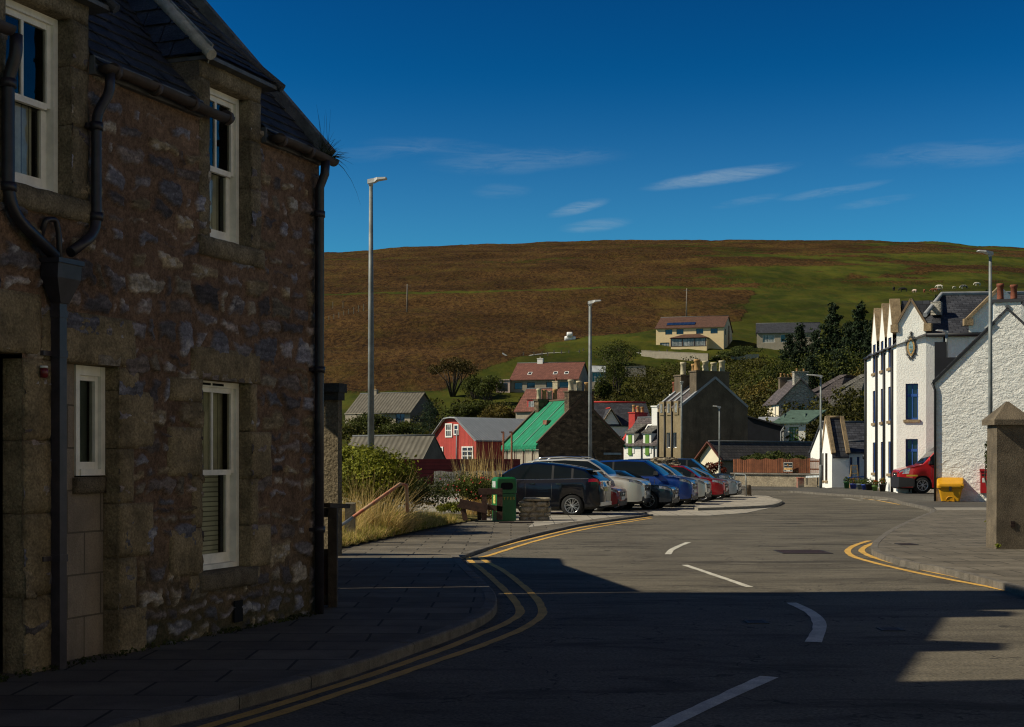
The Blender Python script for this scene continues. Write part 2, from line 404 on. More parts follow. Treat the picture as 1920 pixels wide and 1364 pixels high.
# vertex mask: 1 = heather moor, 0 = green pasture
az_ = XX/np.maximum(YY, 1)
wob_ = (fbm(XX/60, YY/60, 4, 21)-.5)
rat = (ZZ-1.75)/np.maximum(YY, 1)                   # height seen per metre away: the moor starts above a wandering line
low = np.interp(az_, [-.2, -.05, 0, .045, .10, .16, .172, .181, .24, .36], [.046, .048, .069, .081, .092, .097, .116, .134, .139, .134])
moor = np.clip((rat+wob_*.022+(fbm(XX/14, YY/14, 3, 51)-.5)*.012-low)/.006, 0, 1)
patch = np.clip((fbm(XX/70, YY/28, 4, 33)-.56)/.05, 0, 1)*np.clip((az_-.1)/.1, 0, .8)*np.clip((rat-.09)/.02, 0, 1)
track = np.exp(-((YY-505-(XX-20)*.03-6*np.sin(XX/40))/4.2)**2)*(az_ < .17)
thin = np.clip((fbm(XX/110, YY/14, 4, 77)-.6)/.08, 0, 1)*.5*(rat > .125)
moor = np.maximum(moor, np.clip((rat-.112)/.02, 0, 1)*np.clip((fbm(XX/30, YY/75, 5, 91)-.47)/.06, 0, 1)*.9)
moor = np.clip(moor*(1-patch)-track*1.1-thin, 0, 1)
ca = me.color_attributes.new('Col', 'FLOAT_COLOR', 'POINT')
dk = fbm(XX/26, YY/26, 4, 41)
# curved plough / path lines on the pasture
line = np.exp(-((YY-340-(XX-60)*1.35-10*np.sin(XX/22))/2.5)**2)*(az_ > .13)+np.exp(-((YY-430-(XX-80)*.9)/3)**2)*(az_ > .15)
ca.data.foreach_set('color', np.stack([moor, dk, np.clip(line, 0, 1), np.ones_like(moor)], -1).reshape(-1).astype(np.float32))
hm = bpy.data.materials.new('hill'); hm.use_nodes = True; nt = hm.node_tree; b = nt.nodes['Principled BSDF']
b.inputs['Roughness'].default_value = .95; b.inputs['Specular IOR Level'].default_value = .05
at_ = nd(nt, 'ShaderNodeVertexColor'); at_.layer_name = 'Col'; sc = nd(nt, 'ShaderNodeSeparateColor'); nt.links.new(at_.outputs[0], sc.inputs[0])
tc = nd(nt, 'ShaderNodeTexCoord'); ob = tc.outputs['Object']
na = noise(nt, scalev(nt, ob, (1, .34, .6)), .95, 5, .72, .5); nb = noise(nt, scalev(nt, ob, (1, .4, .6)), .09, 7, .72); nc = noise(nt, scalev(nt, ob, (1, .34, .6)), 2.4, 3, .7); nd_ = noise(nt, scalev(nt, ob, (1, .35, .6)), .32, 6, .72, .4)
he = mixc(nt, ramp(nt, na, .38, .62), (.032, .017, .006), (.096, .051, .0155))
he = mixc(nt, mathn(nt, 'MULTIPLY', ramp(nt, nb, .45, .72), .6), he, (.088, .066, .012))
he = mixc(nt, mathn(nt, 'MULTIPLY', ramp(nt, nc, .56, .7), .35), he, (.11, .055, .03))
gr = mixc(nt, ramp(nt, nb, .35, .65), (.032, .044, .006), (.075, .078, .010))
gr = mixc(nt, mathn(nt, 'MULTIPLY', ramp(nt, nd_, .50, .66), .6), gr, (.085, .062, .012)); gr = mixc(nt, mathn(nt, 'MULTIPLY', ramp(nt, nd_, .46, .34), .5), gr, (.026, .036, .006)); he = mixc(nt, mathn(nt, 'MULTIPLY', ramp(nt, nd_, .47, .33), .55), he, (.020, .011, .004)); he = mixc(nt, mathn(nt, 'MULTIPLY', ramp(nt, nd_, .56, .68), .4), he, (.13, .085, .022))
gr = mixc(nt, mathn(nt, 'MULTIPLY', sc.outputs[2], .6), gr, (.03, .03, .008))
gr = mixc(nt, mathn(nt, 'MULTIPLY', ramp(nt, nc, .5, .72), .4), gr, (.03, .042, .006))
mk = ramp(nt, mathn(nt, 'ADD', sc.outputs[0], mathn(nt, 'MULTIPLY', mathn(nt, 'SUBTRACT', na, .5), .9)), .3, .7)
base = mixc(nt, mk, gr, he)
dkf = nd(nt, 'ShaderNodeMapRange'); dkf.inputs[1].default_value = .3; dkf.inputs[2].default_value = .7; dkf.inputs[3].default_value = .68; dkf.inputs[4].default_value = 1.15; nt.links.new(sc.outputs[1], dkf.inputs[0])
cc = nd(nt, 'ShaderNodeCombineColor'); [nt.links.new(dkf.outputs[0], cc.inputs[i]) for i in range(3)]
base = mixc(nt, 1.0, base, cc.outputs[0], 'MULTIPLY'); nt.links.new(base, b.inputs['Base Color'])
bp = nd(nt, 'ShaderNodeBump'); bp.inputs['Strength'].default_value = 1; bp.inputs['Distance'].default_value = 1
nt.links.new(mathn(nt, 'MULTIPLY', mathn(nt, 'ADD', na, mathn(nt, 'MULTIPLY', nc, .4)), mathn(nt, 'ADD', mathn(nt, 'MULTIPLY', mk, .34), .12)), bp.inputs['Height']); nt.links.new(bp.outputs[0], b.inputs['Normal'])
me.materials.append(hm)
hill = bpy.data.objects.new('hill', me); COL.objects.link(hill); tag(hill, kind='structure')

# ================================================================== road, pavements, kerbs, paint
asphalt = mat('asphalt', (.128, .112, .083), rough=.9, var=.2, vs=.55, grain=.5, gs=38, bump=1, bs=110, bd=.006, streak=.5, spec=.25)
def wear(m):
    nt = m.node_tree; b = nt.nodes['Principled BSDF']; l = b.inputs['Base Color'].links[0]; src = l.from_socket
    tc = nd(nt, 'ShaderNodeTexCoord'); ob = tc.outputs['Object']
    a = noise(nt, scalev(nt, ob, (.28, 1.1, 1)), 1.0, 7, .72, .8); p = noise(nt, ob, 5.5, 5, .75); c = nd(nt, 'ShaderNodeTexVoronoi', feature='DISTANCE_TO_EDGE'); c.inputs['Scale'].default_value = .42
    wv = nd(nt, 'ShaderNodeVectorMath', operation='ADD'); w2 = nd(nt, 'ShaderNodeTexNoise'); w2.inputs['Scale'].default_value = 2.2; nt.links.new(ob, w2.inputs['Vector']); nt.links.new(ob, wv.inputs[0]); nt.links.new(w2.outputs['Color'], wv.inputs[1]); nt.links.new(wv.outputs[0], c.inputs['Vector'])
    x = mixc(nt, mathn(nt, 'MULTIPLY', ramp(nt, a, .49, .63), .72), src, (.034, .029, .022))
    x = mixc(nt, mathn(nt, 'MULTIPLY', ramp(nt, a, .46, .30), .30), x, (.17, .15, .11))
    x = mixc(nt, mathn(nt, 'MULTIPLY', ramp(nt, p, .56, .74), .38), x, (.03, .026, .02))
    crack = mathn(nt, 'MULTIPLY', mathn(nt, 'LESS_THAN', c.outputs['Distance'], .006), mathn(nt, 'GREATER_THAN', p, .48))
    x = mixc(nt, mathn(nt, 'MULTIPLY', crack, .7), x, (.012, .011, .01))
    nt.links.new(x, b.inputs['Base Color'])
wear(asphalt)
asph2 = mat('forecourt asphalt', (.085, .078, .066), rough=.92, var=.22, vs=1.1, grain=.3, gs=80, bump=1, bs=90, bd=.006, spec=.2)
flag = mat('flagstones', (.145, .125, .094), rough=.9, var=.22, vs=1.6, grain=.22, gs=70, kind='flag', pw=.92, ph=.62, joint=.014, jcol=(.042, .037, .028), jvar=.2, bump=1, bs=60, bd=.008, stain=.35, pdepth=.012, spec=.25)
conc = mat('pale concrete paving', (.34, .305, .245), rough=.9, var=.14, vs=1.5, grain=.14, gs=60, kind='flag', pw=.6, ph=.6, joint=.012, jcol=(.12, .11, .09), jvar=.08, offset=0.0, pdepth=.006, bump=1, bs=50, bd=.004, stain=.2)
kerbm = mat('kerb concrete', (.15, .132, .105), rough=.9, var=.3, vs=4, grain=.3, gs=80, bump=1, bs=60, bd=.012, stain=.4)
kerbp = mat('pale kerb', (.25, .225, .18), rough=.9, var=.2, vs=4, grain=.2, gs=80, bump=1, bs=60, bd=.01)
yel = mat('yellow road paint', (.62, .36, .075), rough=.8, var=.18, vs=3, grain=.22, gs=70, bump=1, bs=80, bd=.004, stain=.25)
whi = mat('white road paint', (.55, .52, .43), rough=.8, var=.2, vs=4, grain=.25, gs=70, bump=1, bs=80, bd=.004, stain=.3)
bankm = mat('bank soil', (.16, .13, .045), rough=1, var=.5, vs=2.5, grain=.5, gs=25, bump=1, bs=14, bd=.05, spec=.05)

m = MB(); m.box(-60, 60, -40, 97.5, -.16-.3, ROADZ); tag(m.build('road', asphalt), kind='structure')

KL1 = [(-700, 1900), (-150, 1500), (210, 1364), (450, 1305), (640, 1252), (760, 1212), (870, 1172), (918, 1148), (932, 1128), (924, 1105), (896, 1078), (870, 1054), (861, 1041)]
KL2 = [(861, 1041), (880, 1034), (930, 1018), (1000, 999), (1050, 988), (1100, 978), (1190, 966), (1225, 962)]
c1 = catmull([gnd(*p) for p in KL1]); c2 = catmull([gnd(*p) for p in KL2])
def kerb(curve, name, mtl, width=.14, drop=.105, side=-1, z=.004, stone=.92, lip=.02):
    """kerb stones along a curve; side=-1: the pavement lies left of the direction of travel"""
    N = normals2d(curve); mb = MB(); acc = 0.0; seg = []
    prof = [(0, -drop), (0.0, z-lip), (lip*.4, z-lip*.35), (lip, z), (width, z), (width, -drop)]
    def flush(s):
        if len(s) < 2: return
        V = []; n = len(prof); jz = random.uniform(-.004, .004)
        for p, nn in s: V += [(p[0]+side*nn[0]*o, p[1]+side*nn[1]*o, h+(jz if h > -drop else 0)) for o, h in prof]
        F = [(i*n+k, (i+1)*n+k, (i+1)*n+k+1, i*n+k+1) for i in range(len(s)-1) for k in range(n-1)]
        if side > 0: F = [f[::-1] for f in F]
        F += [tuple(range(n)), tuple((len(s)-1)*n+k for k in range(n))[::-1]]
        mb.add(V, F)
    for i in range(len(curve)):
        seg.append((curve[i], N[i]))
        if i: acc += (curve[i]-curve[i-1]).length
        if acc > stone and len(seg) > 1:
            d = (seg[-1][0]-seg[-2][0]); seg2 = seg[:-1]+[(seg[-1][0]-d.normalized()*.012, seg[-1][1])]
            flush(seg2); seg = [seg[-1]]; acc = 0
    flush(seg)
    return tag(mb.build(name, mtl), kind='structure')
kerb(c1, 'kerb', kerbm, width=.15); kerb(c2, 'kerb', kerbm, drop=.10, z=-.040, lip=.02)
def sheet(poly, name, mtl, z, thick=.25):
    mb = MB(); mb.prism([(p[0], p[1]) for p in poly], z-thick, z); return tag(mb.build(name, mtl), kind='structure')
off = lambda C, d: [p+n*d for p, n in zip(C, normals2d(C))]
pl = off(c1, -.10)
HB = Vector((-2.232, 16.09, 0)); HU = Vector((.3563, .9344, 0)); HN = Vector((.9344, -.3563, 0))
sheet(pl+[gnd(861, 1041)+Vector((-.4, .2, 0)), Vector((-4.5, 26.5, 0)), Vector((-4.5, 18, 0)), HB+HU*.6-HN*.3, HB-HU*18-HN*.3], 'pavement', flag, 0.0)
p2 = off(c2, -.12)
sheet([Vector((-4.5, 26.45, 0))]+p2[:1]+p2[1:]+[gnd(1200, 957), Vector((4.1, 46.4, 0)), Vector((.9, 43.2, 0)), gnd(1040, 972), gnd(950, 969), gnd(850, 978), gnd(745, 998), gnd(665, 1019), Vector((-4.5, 28.4, 0))], 'pavement', flag, -.045)
# pale concrete apron, parking bays and island
sheet([gnd(990, 986), gnd(1100, 973), gnd(1190, 962), gnd(1212, 958), Vector((4.5, 47.4, 0)), Vector((-1.0, 49, 0)), Vector((-2, 42.3, 0)), gnd(955, 974), gnd(1000, 978)], 'parking_apron', conc, -.040)
sheet([gnd(1222, 967, -.09), gnd(1330, 967, -.09), gnd(1400, 962, -.09), gnd(1452, 951, -.09), gnd(1470, 942, -.09), gnd(1440, 930, -.09), Vector((9, 75, 0)), Vector((-8, 75, 0)), Vector((-8, 50, 0)), Vector((4.4, 47.45, 0))], 'parking_bays', conc, ROADZ+.012, .1)
isl = catmull([gnd(1309, 953), gnd(1400, 950), gnd(1446, 947), gnd(1464, 942), gnd(1466, 938), gnd(1450, 934), gnd(1420, 930.5)], .2)
isl2 = [gnd(1309, 953), gnd(1420, 930.5), gnd(1380, 930.5), Vector((8.1, 57, 0))]
kerb(isl, 'kerb', kerbp, width=.16, drop=.1, z=.006, stone=1.2, side=-1)
sheet([p for p in off(isl, -.1)]+[gnd(1380, 930.5), Vector((7.6, 57, 0)), gnd(1300, 950)], 'parking_island', conc, 0.002, .1)
# right hand pavement
KR = [(2600, 1290), (2150, 1160), (1920, 1099), (1791, 1067), (1710, 1052), (1664, 1038), (1648, 1027), (1655, 1013), (1675, 997), (1704, 981), (1742, 965), (1755, 957.5), (1739, 950.5), (1695, 941), (1660, 932.5), (1564, 926), (1500, 921.5), (1462, 920.5)]
c3 = catmull([gnd(*p) for p in KR]); kerb(c3, 'kerb', kerbm, width=.15)
pr = off(c3, -.10)
iL = min(range(len(c3)), key=lambda i: (c3[i]-gnd(1755, 957.5)).length)
sheet([p for p in pr[:iL+1]]+[gnd(1757, 957), gnd(1870, 957), Vector((24, 47.6, 0)), Vector((24, 16, 0))], 'pavement', flag, 0.0)
sheet([gnd(1757, 957), gnd(1870, 957), gnd(1870, 952), gnd(1751, 952)], 'edging_strip', kerbp, .003)
sheet([p for p in pr[iL+1:]]+[Vector((18.5, 84, 0)), Vector((24, 96, 0)), Vector((60, 96, 0)), Vector((60, 47.6, 0)), gnd(1870, 957), gnd(1757, 957)], 'forecourt', asph2, -.004)
sheet([gnd(1330, 916), gnd(1480, 917.5), gnd(1560, 919), gnd(1540, 911), gnd(1330, 911)], 'pavement', asph2, -.03)
# painted lines
def stripe(pts, wd, name, mtl, z=ROADZ+.005, step=.2):
    C = catmull([gnd(p[0], p[1], ROADZ) for p in pts], step); N = normals2d(C); mb = MB()
    V = []; 
    for i, (p, n) in enumerate(zip(C, N)):
        j = .006*(math.sin(i*2.1)+math.sin(i*.77)); ww = wd if not isinstance(wd, tuple) else wd[0]+(wd[1]-wd[0])*i/(len(C)-1)
        V += [(p[0]+n[0]*(ww/2+j), p[1]+n[1]*(ww/2+j), z), (p[0]-n[0]*(ww/2), p[1]-n[1]*(ww/2), z)]
    mb.add(V, [(2*i, 2*i+2, 2*i+3, 2*i+1) for i in range(len(C)-1)])
    return tag(mb.build(name, mtl), kind='structure')
stripe([(100, 1442), (385, 1364), (660, 1278), (820, 1222), (900, 1190), (955, 1166), (975, 1146), (954, 1115), (910, 1074), (878, 1047.5), (893, 1038), (1000, 1010), (1095, 988.5), (1221, 969.5)], .105, 'yellow_line', yel)
stripe([(140, 1446), (440, 1364), (660, 1294), (820, 1240), (925, 1203), (992, 1173), (1017, 1148), (998, 1115), (947, 1073), (903, 1047.5), (921, 1041), (1012, 1013), (1105, 991.5), (1223, 972)], .105, 'yellow_line', yel)
stripe([(1630, 1014.5), (1606, 1022), (1590, 1032), (1598, 1043), (1640, 1056), (1740, 1079), (1879, 1106), (2100, 1150)], .12, 'yellow_line', yel)
stripe([(1655, 1014.5), (1633, 1021), (1616, 1031), (1626, 1041), (1670, 1055), (1790, 1082), (1908, 1103), (2130, 1142)], .12, 'yellow_line', yel)
stripe([(1686, 946.5), (1648, 939.5), (1620, 935.5)], .11, 'yellow_line', yel)
stripe([(1252, 1040), (1262, 1030), (1290, 1017.5)], .12, 'lane_dash', whi)
stripe([(1284, 1060), (1340, 1079), (1406, 1101.5)], .11, 'lane_dash', whi)
stripe([(1484, 1131), (1518, 1148), (1537, 1170), (1526, 1205)], (.13, .16), 'lane_dash', whi)
stripe([(1443, 1270), (1330, 1321), (1180, 1395)], (.16, .13), 'lane_dash', whi)
for k, (px, py) in enumerate([(1590, 935), (1606, 938), (1622, 936), (1640, 938.5), (1656, 937.5)]):
    g = gnd(px, py, ROADZ); stripe([(px-9, py-.5), (px+9, py+.6)], .18, 'give_way_dash', whi)
# iron covers
iron = mat('rusty iron', (.075, .042, .034), rough=.7, var=.4, vs=20, kind='brick', pw=.1, ph=.05, joint=.012, metal=.4)
def cover(px0, px1, py, dep, label, z=ROADZ):
    a, c = gnd(px0, py, z), gnd(px1, py, z); mb = MB(); mb.box(a[0], c[0], a[1]-dep/2, a[1]+dep/2, z-.05, z+.006)
    m2 = MB(); fw = .035
    mb2 = m2; x0, x1, y0, y1 = a[0]-fw, c[0]+fw, a[1]-dep/2-fw, a[1]+dep/2+fw
    o = mb.build('manhole_cover', iron); tag(o, label, 'manhole cover')
    m2.box(x0, x1, y0, y0+fw, z-.04, z+.009); m2.box(x0, x1, y1-fw, y1, z-.04, z+.009); m2.box(x0, x0+fw, y0+fw, y1-fw, z-.04, z+.009); m2.box(x1-fw, x1, y0+fw, y1-fw, z-.04, z+.009)
    m2.build('frame', mat('iron frame', (.05, .045, .04), rough=.6, metal=.5), o)
cover(1462, 1548, 1035.5, 1.0, 'wide rusty iron cover set in the sunlit road')
cover(1686, 1713, 1021, .42, 'small rusty iron grating set in the right hand pavement', 0.002)
cover(1404, 1432, 1167, .26, 'small square iron cover in the shaded road between lane dashes')
cover(1655, 1685, 1181, .2, 'narrow iron drain cover in the shaded road on the right')
cover(938, 998, 979.5, .55, 'flat iron cover on the pavement beside the litter bin', -.036)
# ================================================================== the dark stone house on the left
# local frame: t along the street wall (0 = far corner), d outwards from the wall, z up
def SH(t, d, z): return HB+HU*t+HN*d+Vector((0, 0, z))
house = thing('stone_house', 'dark rubble stone house in shade with slate dormers and white sash windows', 'house', HB-HU*4)
m_mort = (.155, .088, .058)
m_rub = mat('rubble wall', (1, 1, 1), rough=.92, var=.22, vs=9, attr=True, grain=.3, gs=55, bump=1, bs=38, bd=.028, spec=.15)
m_sand = mat('dressed sandstone', (.29, .225, .135), rough=.92, var=.38, vs=3.5, grain=.35, gs=45, bump=1, bs=34, bd=.03, stain=.55, spec=.15)
m_harl = mat('dark harl', (.17, .14, .10), rough=.95, var=.3, vs=4, grain=.4, gs=70, bump=1, bs=70, bd=.02, stain=.5, spec=.1)
m_block = mat('smooth block infill', (.27, .22, .17), rough=.92, var=.18, vs=2.2, grain=.15, gs=70, kind='brick', pw=.46, ph=.37, joint=.008, jcol=(.12, .10, .075), jvar=.05, bump=1, bs=60, bd=.008, stain=.5, pdepth=.006)
m_white = mat('old white window paint', (.88, .85, .76), rough=.55, var=.12, vs=6, stain=.25)
m_slateN = mat('old slate', (.040, .044, .054), rough=.6, var=.4, vs=5, grain=.35, gs=45, bump=1, bs=40, bd=.012, spec=.4, stain=.3)
m_lead = mat('lead roll', (.42, .40, .35), rough=.6, var=.3, vs=6, bump=1, bs=12, bd=.02)
m_leadd = mat('dull lead', (.10, .105, .11), rough=.6, var=.3, vs=6)
m_iron = mat('painted iron pipe', (.030, .026, .032), rough=.4, var=.4, vs=6, stain=.3)
m_gut = mat('weathered gutter', (.055, .038, .030), rough=.6, var=.4, vs=5)
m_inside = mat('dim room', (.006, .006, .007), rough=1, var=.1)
m_curt = mat('net curtain', (.62, .58, .46), rough=1, var=.3, vs=3, kind='plank', pw=.09, joint=.012, jvar=.25, pdepth=.01)
m_blind = mat('slatted blind', (.62, .62, .52), rough=.8, var=.15, vs=3, kind='plankh', pw=.05, joint=.012, jvar=.08, pdepth=.01)
m_glass = glassmat('window glass', (.72, .76, .72), 1.1)

W1 = (-2.285, -1.39, .63, 2.53); W2 = (-2.15, -1.39, 3.94, 5.49); W3 = (-5.08, -4.276, 3.97, 5.49)
D1 = (-4.5, -3.63, -.1, 2.57); D2 = (-6.1, -4.88, -.1, 2.6)
HOLES = [W1, W2, W3, D1, D2]
def rubble():
    ts = np.unique(np.round(np.concatenate([np.arange(-5.8, .10001, .0145)]+[np.array(h[:2]) for h in HOLES]), 4))
    zs = np.unique(np.round(np.concatenate([np.arange(-.1, 5.2001, .0145)]+[np.array(h[2:]) for h in HOLES]), 4)); zs = zs[zs <= 5.2]
    T, Z = np.meshgrid(ts, zs)
    wt = T+(fbm(T*3.2, Z*3.2, 3, 1)-.5)*.26+(fbm(T*13, Z*13, 3, 2)-.5)*.09
    wz = Z+(fbm(T*2.3, Z*2.6, 3, 3)-.5)*.26+(fbm(T*14, Z*14, 3, 4)-.5)*.07
    rng = np.random.default_rng(5); rows = [-.4]
    while rows[-1] < 5.7: rows.append(rows[-1]+rng.choice([rng.uniform(.07,.12), rng.uniform(.12,.2), rng.uniform(.18,.28)]))
    rows = np.array(rows); ri = np.clip(np.searchsorted(rows, wz)-1, 0, len(rows)-2)
    dz = np.minimum(wz-rows[ri], rows[ri+1]-wz); dist = np.full(T.shape, 9.0); sid = np.zeros(T.shape, int)
    for r in range(len(rows)-1):
        e = [-7.0-rng.uniform(0, .3)]
        while e[-1] < .8: e.append(e[-1]+rng.uniform(.12, .5))
        e = np.array(e); mk = ri == r; x = wt[mk]; k = np.clip(np.searchsorted(e, x)-1, 0, len(e)-2)
        dist[mk] = np.minimum(x-e[k], e[k+1]-x); sid[mk] = r*97+k
    dmin = np.minimum(dist, dz)
    h1 = ((sid*7919) % 997)/997.0; h2 = ((sid*104729+31) % 1009)/1009.0; h3 = ((sid*15485863+7) % 991)/991.0
    pj = .012+.022*h2+(h3 < .22)*.035                 # smeared pointing swallows some of the stones
    up = np.clip((Z-2.2)/2.5, 0, 1); pj = pj+up*.018
    st = np.clip((dmin-pj)/.02, 0, 1)
    rel = np.minimum(.036, st*(.014+.024*h1))+(fbm(T*16, Z*30, 4, 8)-.5)*.024*st+(fbm(T*9, Z*9, 3, 12)-.5)*.012
    cols = np.array([(.25,.225,.235),(.17,.15,.16),(.30,.255,.20),(.30,.235,.15),(.21,.205,.24),(.27,.22,.20),(.13,.115,.12)])
    ci = (h3*len(cols)).astype(int) % len(cols); C = cols[ci]*(.55+.75*h2)[..., None]*(.45+1.1*fbm(T*26, Z*52, 3, 63))[..., None]
    lay = np.clip((fbm(T*5, Z*38, 3, 60)-.5)*3.0, -.5, .8); C = C*(1+.45*lay)[..., None]
    fl = np.clip((fbm(T*9, Z*17, 4, 15)-.58)/.08, 0, 1)*(h2 > .55); C = C*(1-fl[..., None]*.6)+np.array((.55,.52,.50))*fl[..., None]*.6
    mo = np.array((.185,.118,.080))*(.7+.6*fbm(T*6, Z*6, 4, 19))[..., None]
    mo = mo*(.5+1.0*fbm(T*34, Z*34, 3, 66))[..., None]; mo = mo*(1-.35*np.clip((1.0-Z), 0, 1))[..., None]+np.clip((1.4-Z)/1.4, 0, 1)[..., None]*np.array((-.02, .005, -.002))
    col = mo*(1-st[..., None])+C*st[..., None]
    big = fbm(T*.9, Z*.9, 4, 23); col = col*(.66+1.15*big)[..., None]
    damp = np.clip((.55-Z)/.5, 0, 1)*fbm(T*3, Z*3, 3, 29); col = col*(1-.55*damp)[..., None]+np.array((.012,.018,.004))*damp[..., None]
    P = np.array(HB)[None, None]+T[..., None]*np.array(HU)+rel[..., None]*np.array(HN); P[..., 2] += Z
    ny, nx = T.shape; idx = np.arange(nx*ny).reshape(ny, nx)
    F = np.stack([idx[:-1,:-1], idx[:-1,1:], idx[1:,1:], idx[1:,:-1]], -1).reshape(-1, 4)
    tc_ = ((T[:-1,:-1]+T[1:,1:])/2).ravel(); zc = ((Z[:-1,:-1]+Z[1:,1:])/2).ravel(); keep = np.ones(len(F), bool)
    for a, b, c, d in HOLES: keep &= ~((tc_ > a) & (tc_ < b) & (zc > c) & (zc < d))
    mb = MB(); mb.v = P.reshape(-1, 3).tolist(); mb.f = F[keep].tolist(); mb.smooth = [True]*len(mb.f)
    C4 = np.concatenate([np.clip(col, .01, .8).reshape(-1, 3), np.ones((nx*ny, 1))], 1)
    return mb.build('wall', m_rub, house, cols=C4)
rubble()
# remaining masonry: gable, back, street wall beyond the frame, gable triangle
RD = 3.1; RZ = 5.15+RD*1.11
m_rubf = mat('rubble gable', (.115, .092, .075), rough=.95, var=.3, vs=3, kind='rubble', pw=.32, ph=.15, jcol=(.13, .085, .06), jvar=.35, bump=1, bs=40, bd=.02)
mb = MB(SH)
mb.add([(.1,0,-.1),(.1,-2*RD,-.1),(.1,-2*RD,5.15),(.1,-RD,RZ),(.1,0,5.15)], [(0,1,2,3,4)])
mb.add([(.1,-2*RD,-.1),(-18,-2*RD,-.1),(-18,-2*RD,5.2),(.1,-2*RD,5.2)], [(0,1,2,3)])
mb.add([(-5.8,0,2.6),(-5.8,0,5.2),(-18,0,5.2),(-18,0,-.1),(-6.1,0,-.1),(-6.1,0,2.6)], [(0,1,2,3,4,5)])
mb.add([(-18,0,-.1),(-18,0,5.15),(-18,-RD,RZ),(-18,-2*RD,5.15),(-18,-2*RD,-.1)], [(0,1,2,3,4)])
mb.build('gable_wall', m_rubf, house)
mb = MB(SH); mb.box(-.75, .1, -3.5, -1.9, RZ-1.2, 9.6); mb.box(-.8, .15, -3.55, -1.85, 9.45, 9.7); mb.build('chimney', m_harl, house)
for t in (-1.75, -4.9):  # unseen ridge stacks, added to cast two shadow spikes on the road
    mb = MB(SH); mb.box(t-.28, t+.28, -RD-.3, -RD+.3, RZ-.5, 9.25); mb.build('chimney', m_harl, house)
mb = MB(SH); mb.box(-9.6, -7.6, -RD-.6, -RD+.6, RZ-.9, 10.3); mb.build('chimney', m_harl, house)  # unseen stack, added for the shadow across the near road
# unseen rear wing behind the gable, added to cast the road shadow edge
mb = MB(); mb.box(-8.6, -4.6, 17.2, 18.35, -.1, 8.2); mb.box(-6.4, -5.2, 17.0, 18.35, 8.2, 9.9); mb.build('shadow_wing', m_harl, house)
# slates: individual stones clipped to a convex polygon
def slates(parent, poly, exposure=.19, width=.30, name='roof', mtl=None, thick=.012, seed=1):
    P = [Vector(p) for p in poly]; n = (P[1]-P[0]).cross(P[2]-P[0]).normalized()
    if n.z < 0: n = -n
    hx = Vector((0,0,1)).cross(n).normalized(); up = n.cross(hx).normalized()
    a = [(p-P[0]).dot(hx) for p in P]; b = [(p-P[0]).dot(up) for p in P]; rng = random.Random(seed)
    bm = bmesh.new(); row = 0; y = min(b)-.02
    while y < max(b):
        x = min(a)-rng.uniform(.1, width)
        while x < max(a):
            ww = width*rng.uniform(.75, 1.25); g = .006; lift = .010+rng.uniform(0, .008); ln = exposure*1.15; jy = rng.uniform(-.008, .008)
            vs = []
            for (xx, yy, hh) in ((x+g, y+jy, lift+thick), (x+ww, y+jy, lift+thick+rng.uniform(-.003, .003)), (x+ww, y+ln, .004), (x+g, y+ln, .004), (x+g, y+jy, lift), (x+ww, y+jy, lift)):
                vs.append(bm.verts.new(P[0]+hx*xx+up*yy+n*hh))
            bm.faces.new((vs[0], vs[1], vs[2], vs[3])); bm.faces.new((vs[4], vs[5], vs[1], vs[0])); x += ww+g
        y += exposure; row += 1
    c = sum(P, Vector())/len(P)
    for i in range(len(P)):
        p, q = P[i], P[(i+1) % len(P)]; e = (q-p).cross(n).normalized()
        if e.dot(c-p) > 0: e = -e
        bmesh.ops.bisect_plane(bm, geom=bm.verts[:]+bm.edges[:]+bm.faces[:], plane_co=p, plane_no=e, clear_outer=True)
    us = [bm.verts.new(p-n*.004) for p in P]; bm.faces.new(us)
    mb = MB(); bm.verts.index_update(); mb.v = [tuple(v.co) for v in bm.verts]; mb.f = [tuple(v.index for v in f.verts) for f in bm.faces]; mb.smooth = [False]*len(mb.f); bm.free()
    return mb.build(name, mtl or m_slateN, parent)
def rp(t, d): return SH(t, d, 5.2-(d-.06)*1.11)       # point on the main front roof plane
for k, (a, b, d0) in enumerate([(-6.6, -5.33, .08), (-5.33, -4.02, -.5), (-4.02, -2.36, .08), (-2.36, -1.14, -.5), (-1.14, .1, .08)]):
    slates(house, [rp(a, d0), rp(b, d0), rp(b, -RD), rp(a, -RD)], seed=10+k)
mb = MB(SH)
ztop = 5.2+.06*1.11
mb.add([(-18,.08,ztop-.09),(-6.6,.08,ztop-.09),(-6.6,-RD,ztop-.07+RD*1.11),(-18,-RD,ztop-.07+RD*1.11)], [(0,1,2,3)])
mb.add([(.1,-RD,ztop+RD*1.11),(.1,-2*RD-.08,ztop-.06),(-18,-2*RD-.08,ztop-.06),(-18,-RD,ztop+RD*1.11)], [(0,1,2,3)])
mb.build('roof_back', m_slateN, house)
# cement skew along the far verge
mb = MB(); mb.beam(rp(.08, .12)+Vector((0,0,.03)), rp(.08, -RD-.05)+Vector((0,0,.03)), .22, .12, up=HU); mb.build('skew', mat('cement skew', (.16, .16, .15), var=.4, vs=5, bump=1, bs=30, bd=.02), house)
mb = MB(); mb.tube([rp(-18, -RD)+Vector((0,0,.04)), rp(.1, -RD)+Vector((0,0,.04))], .08); mb.build('ridge', m_leadd, house)

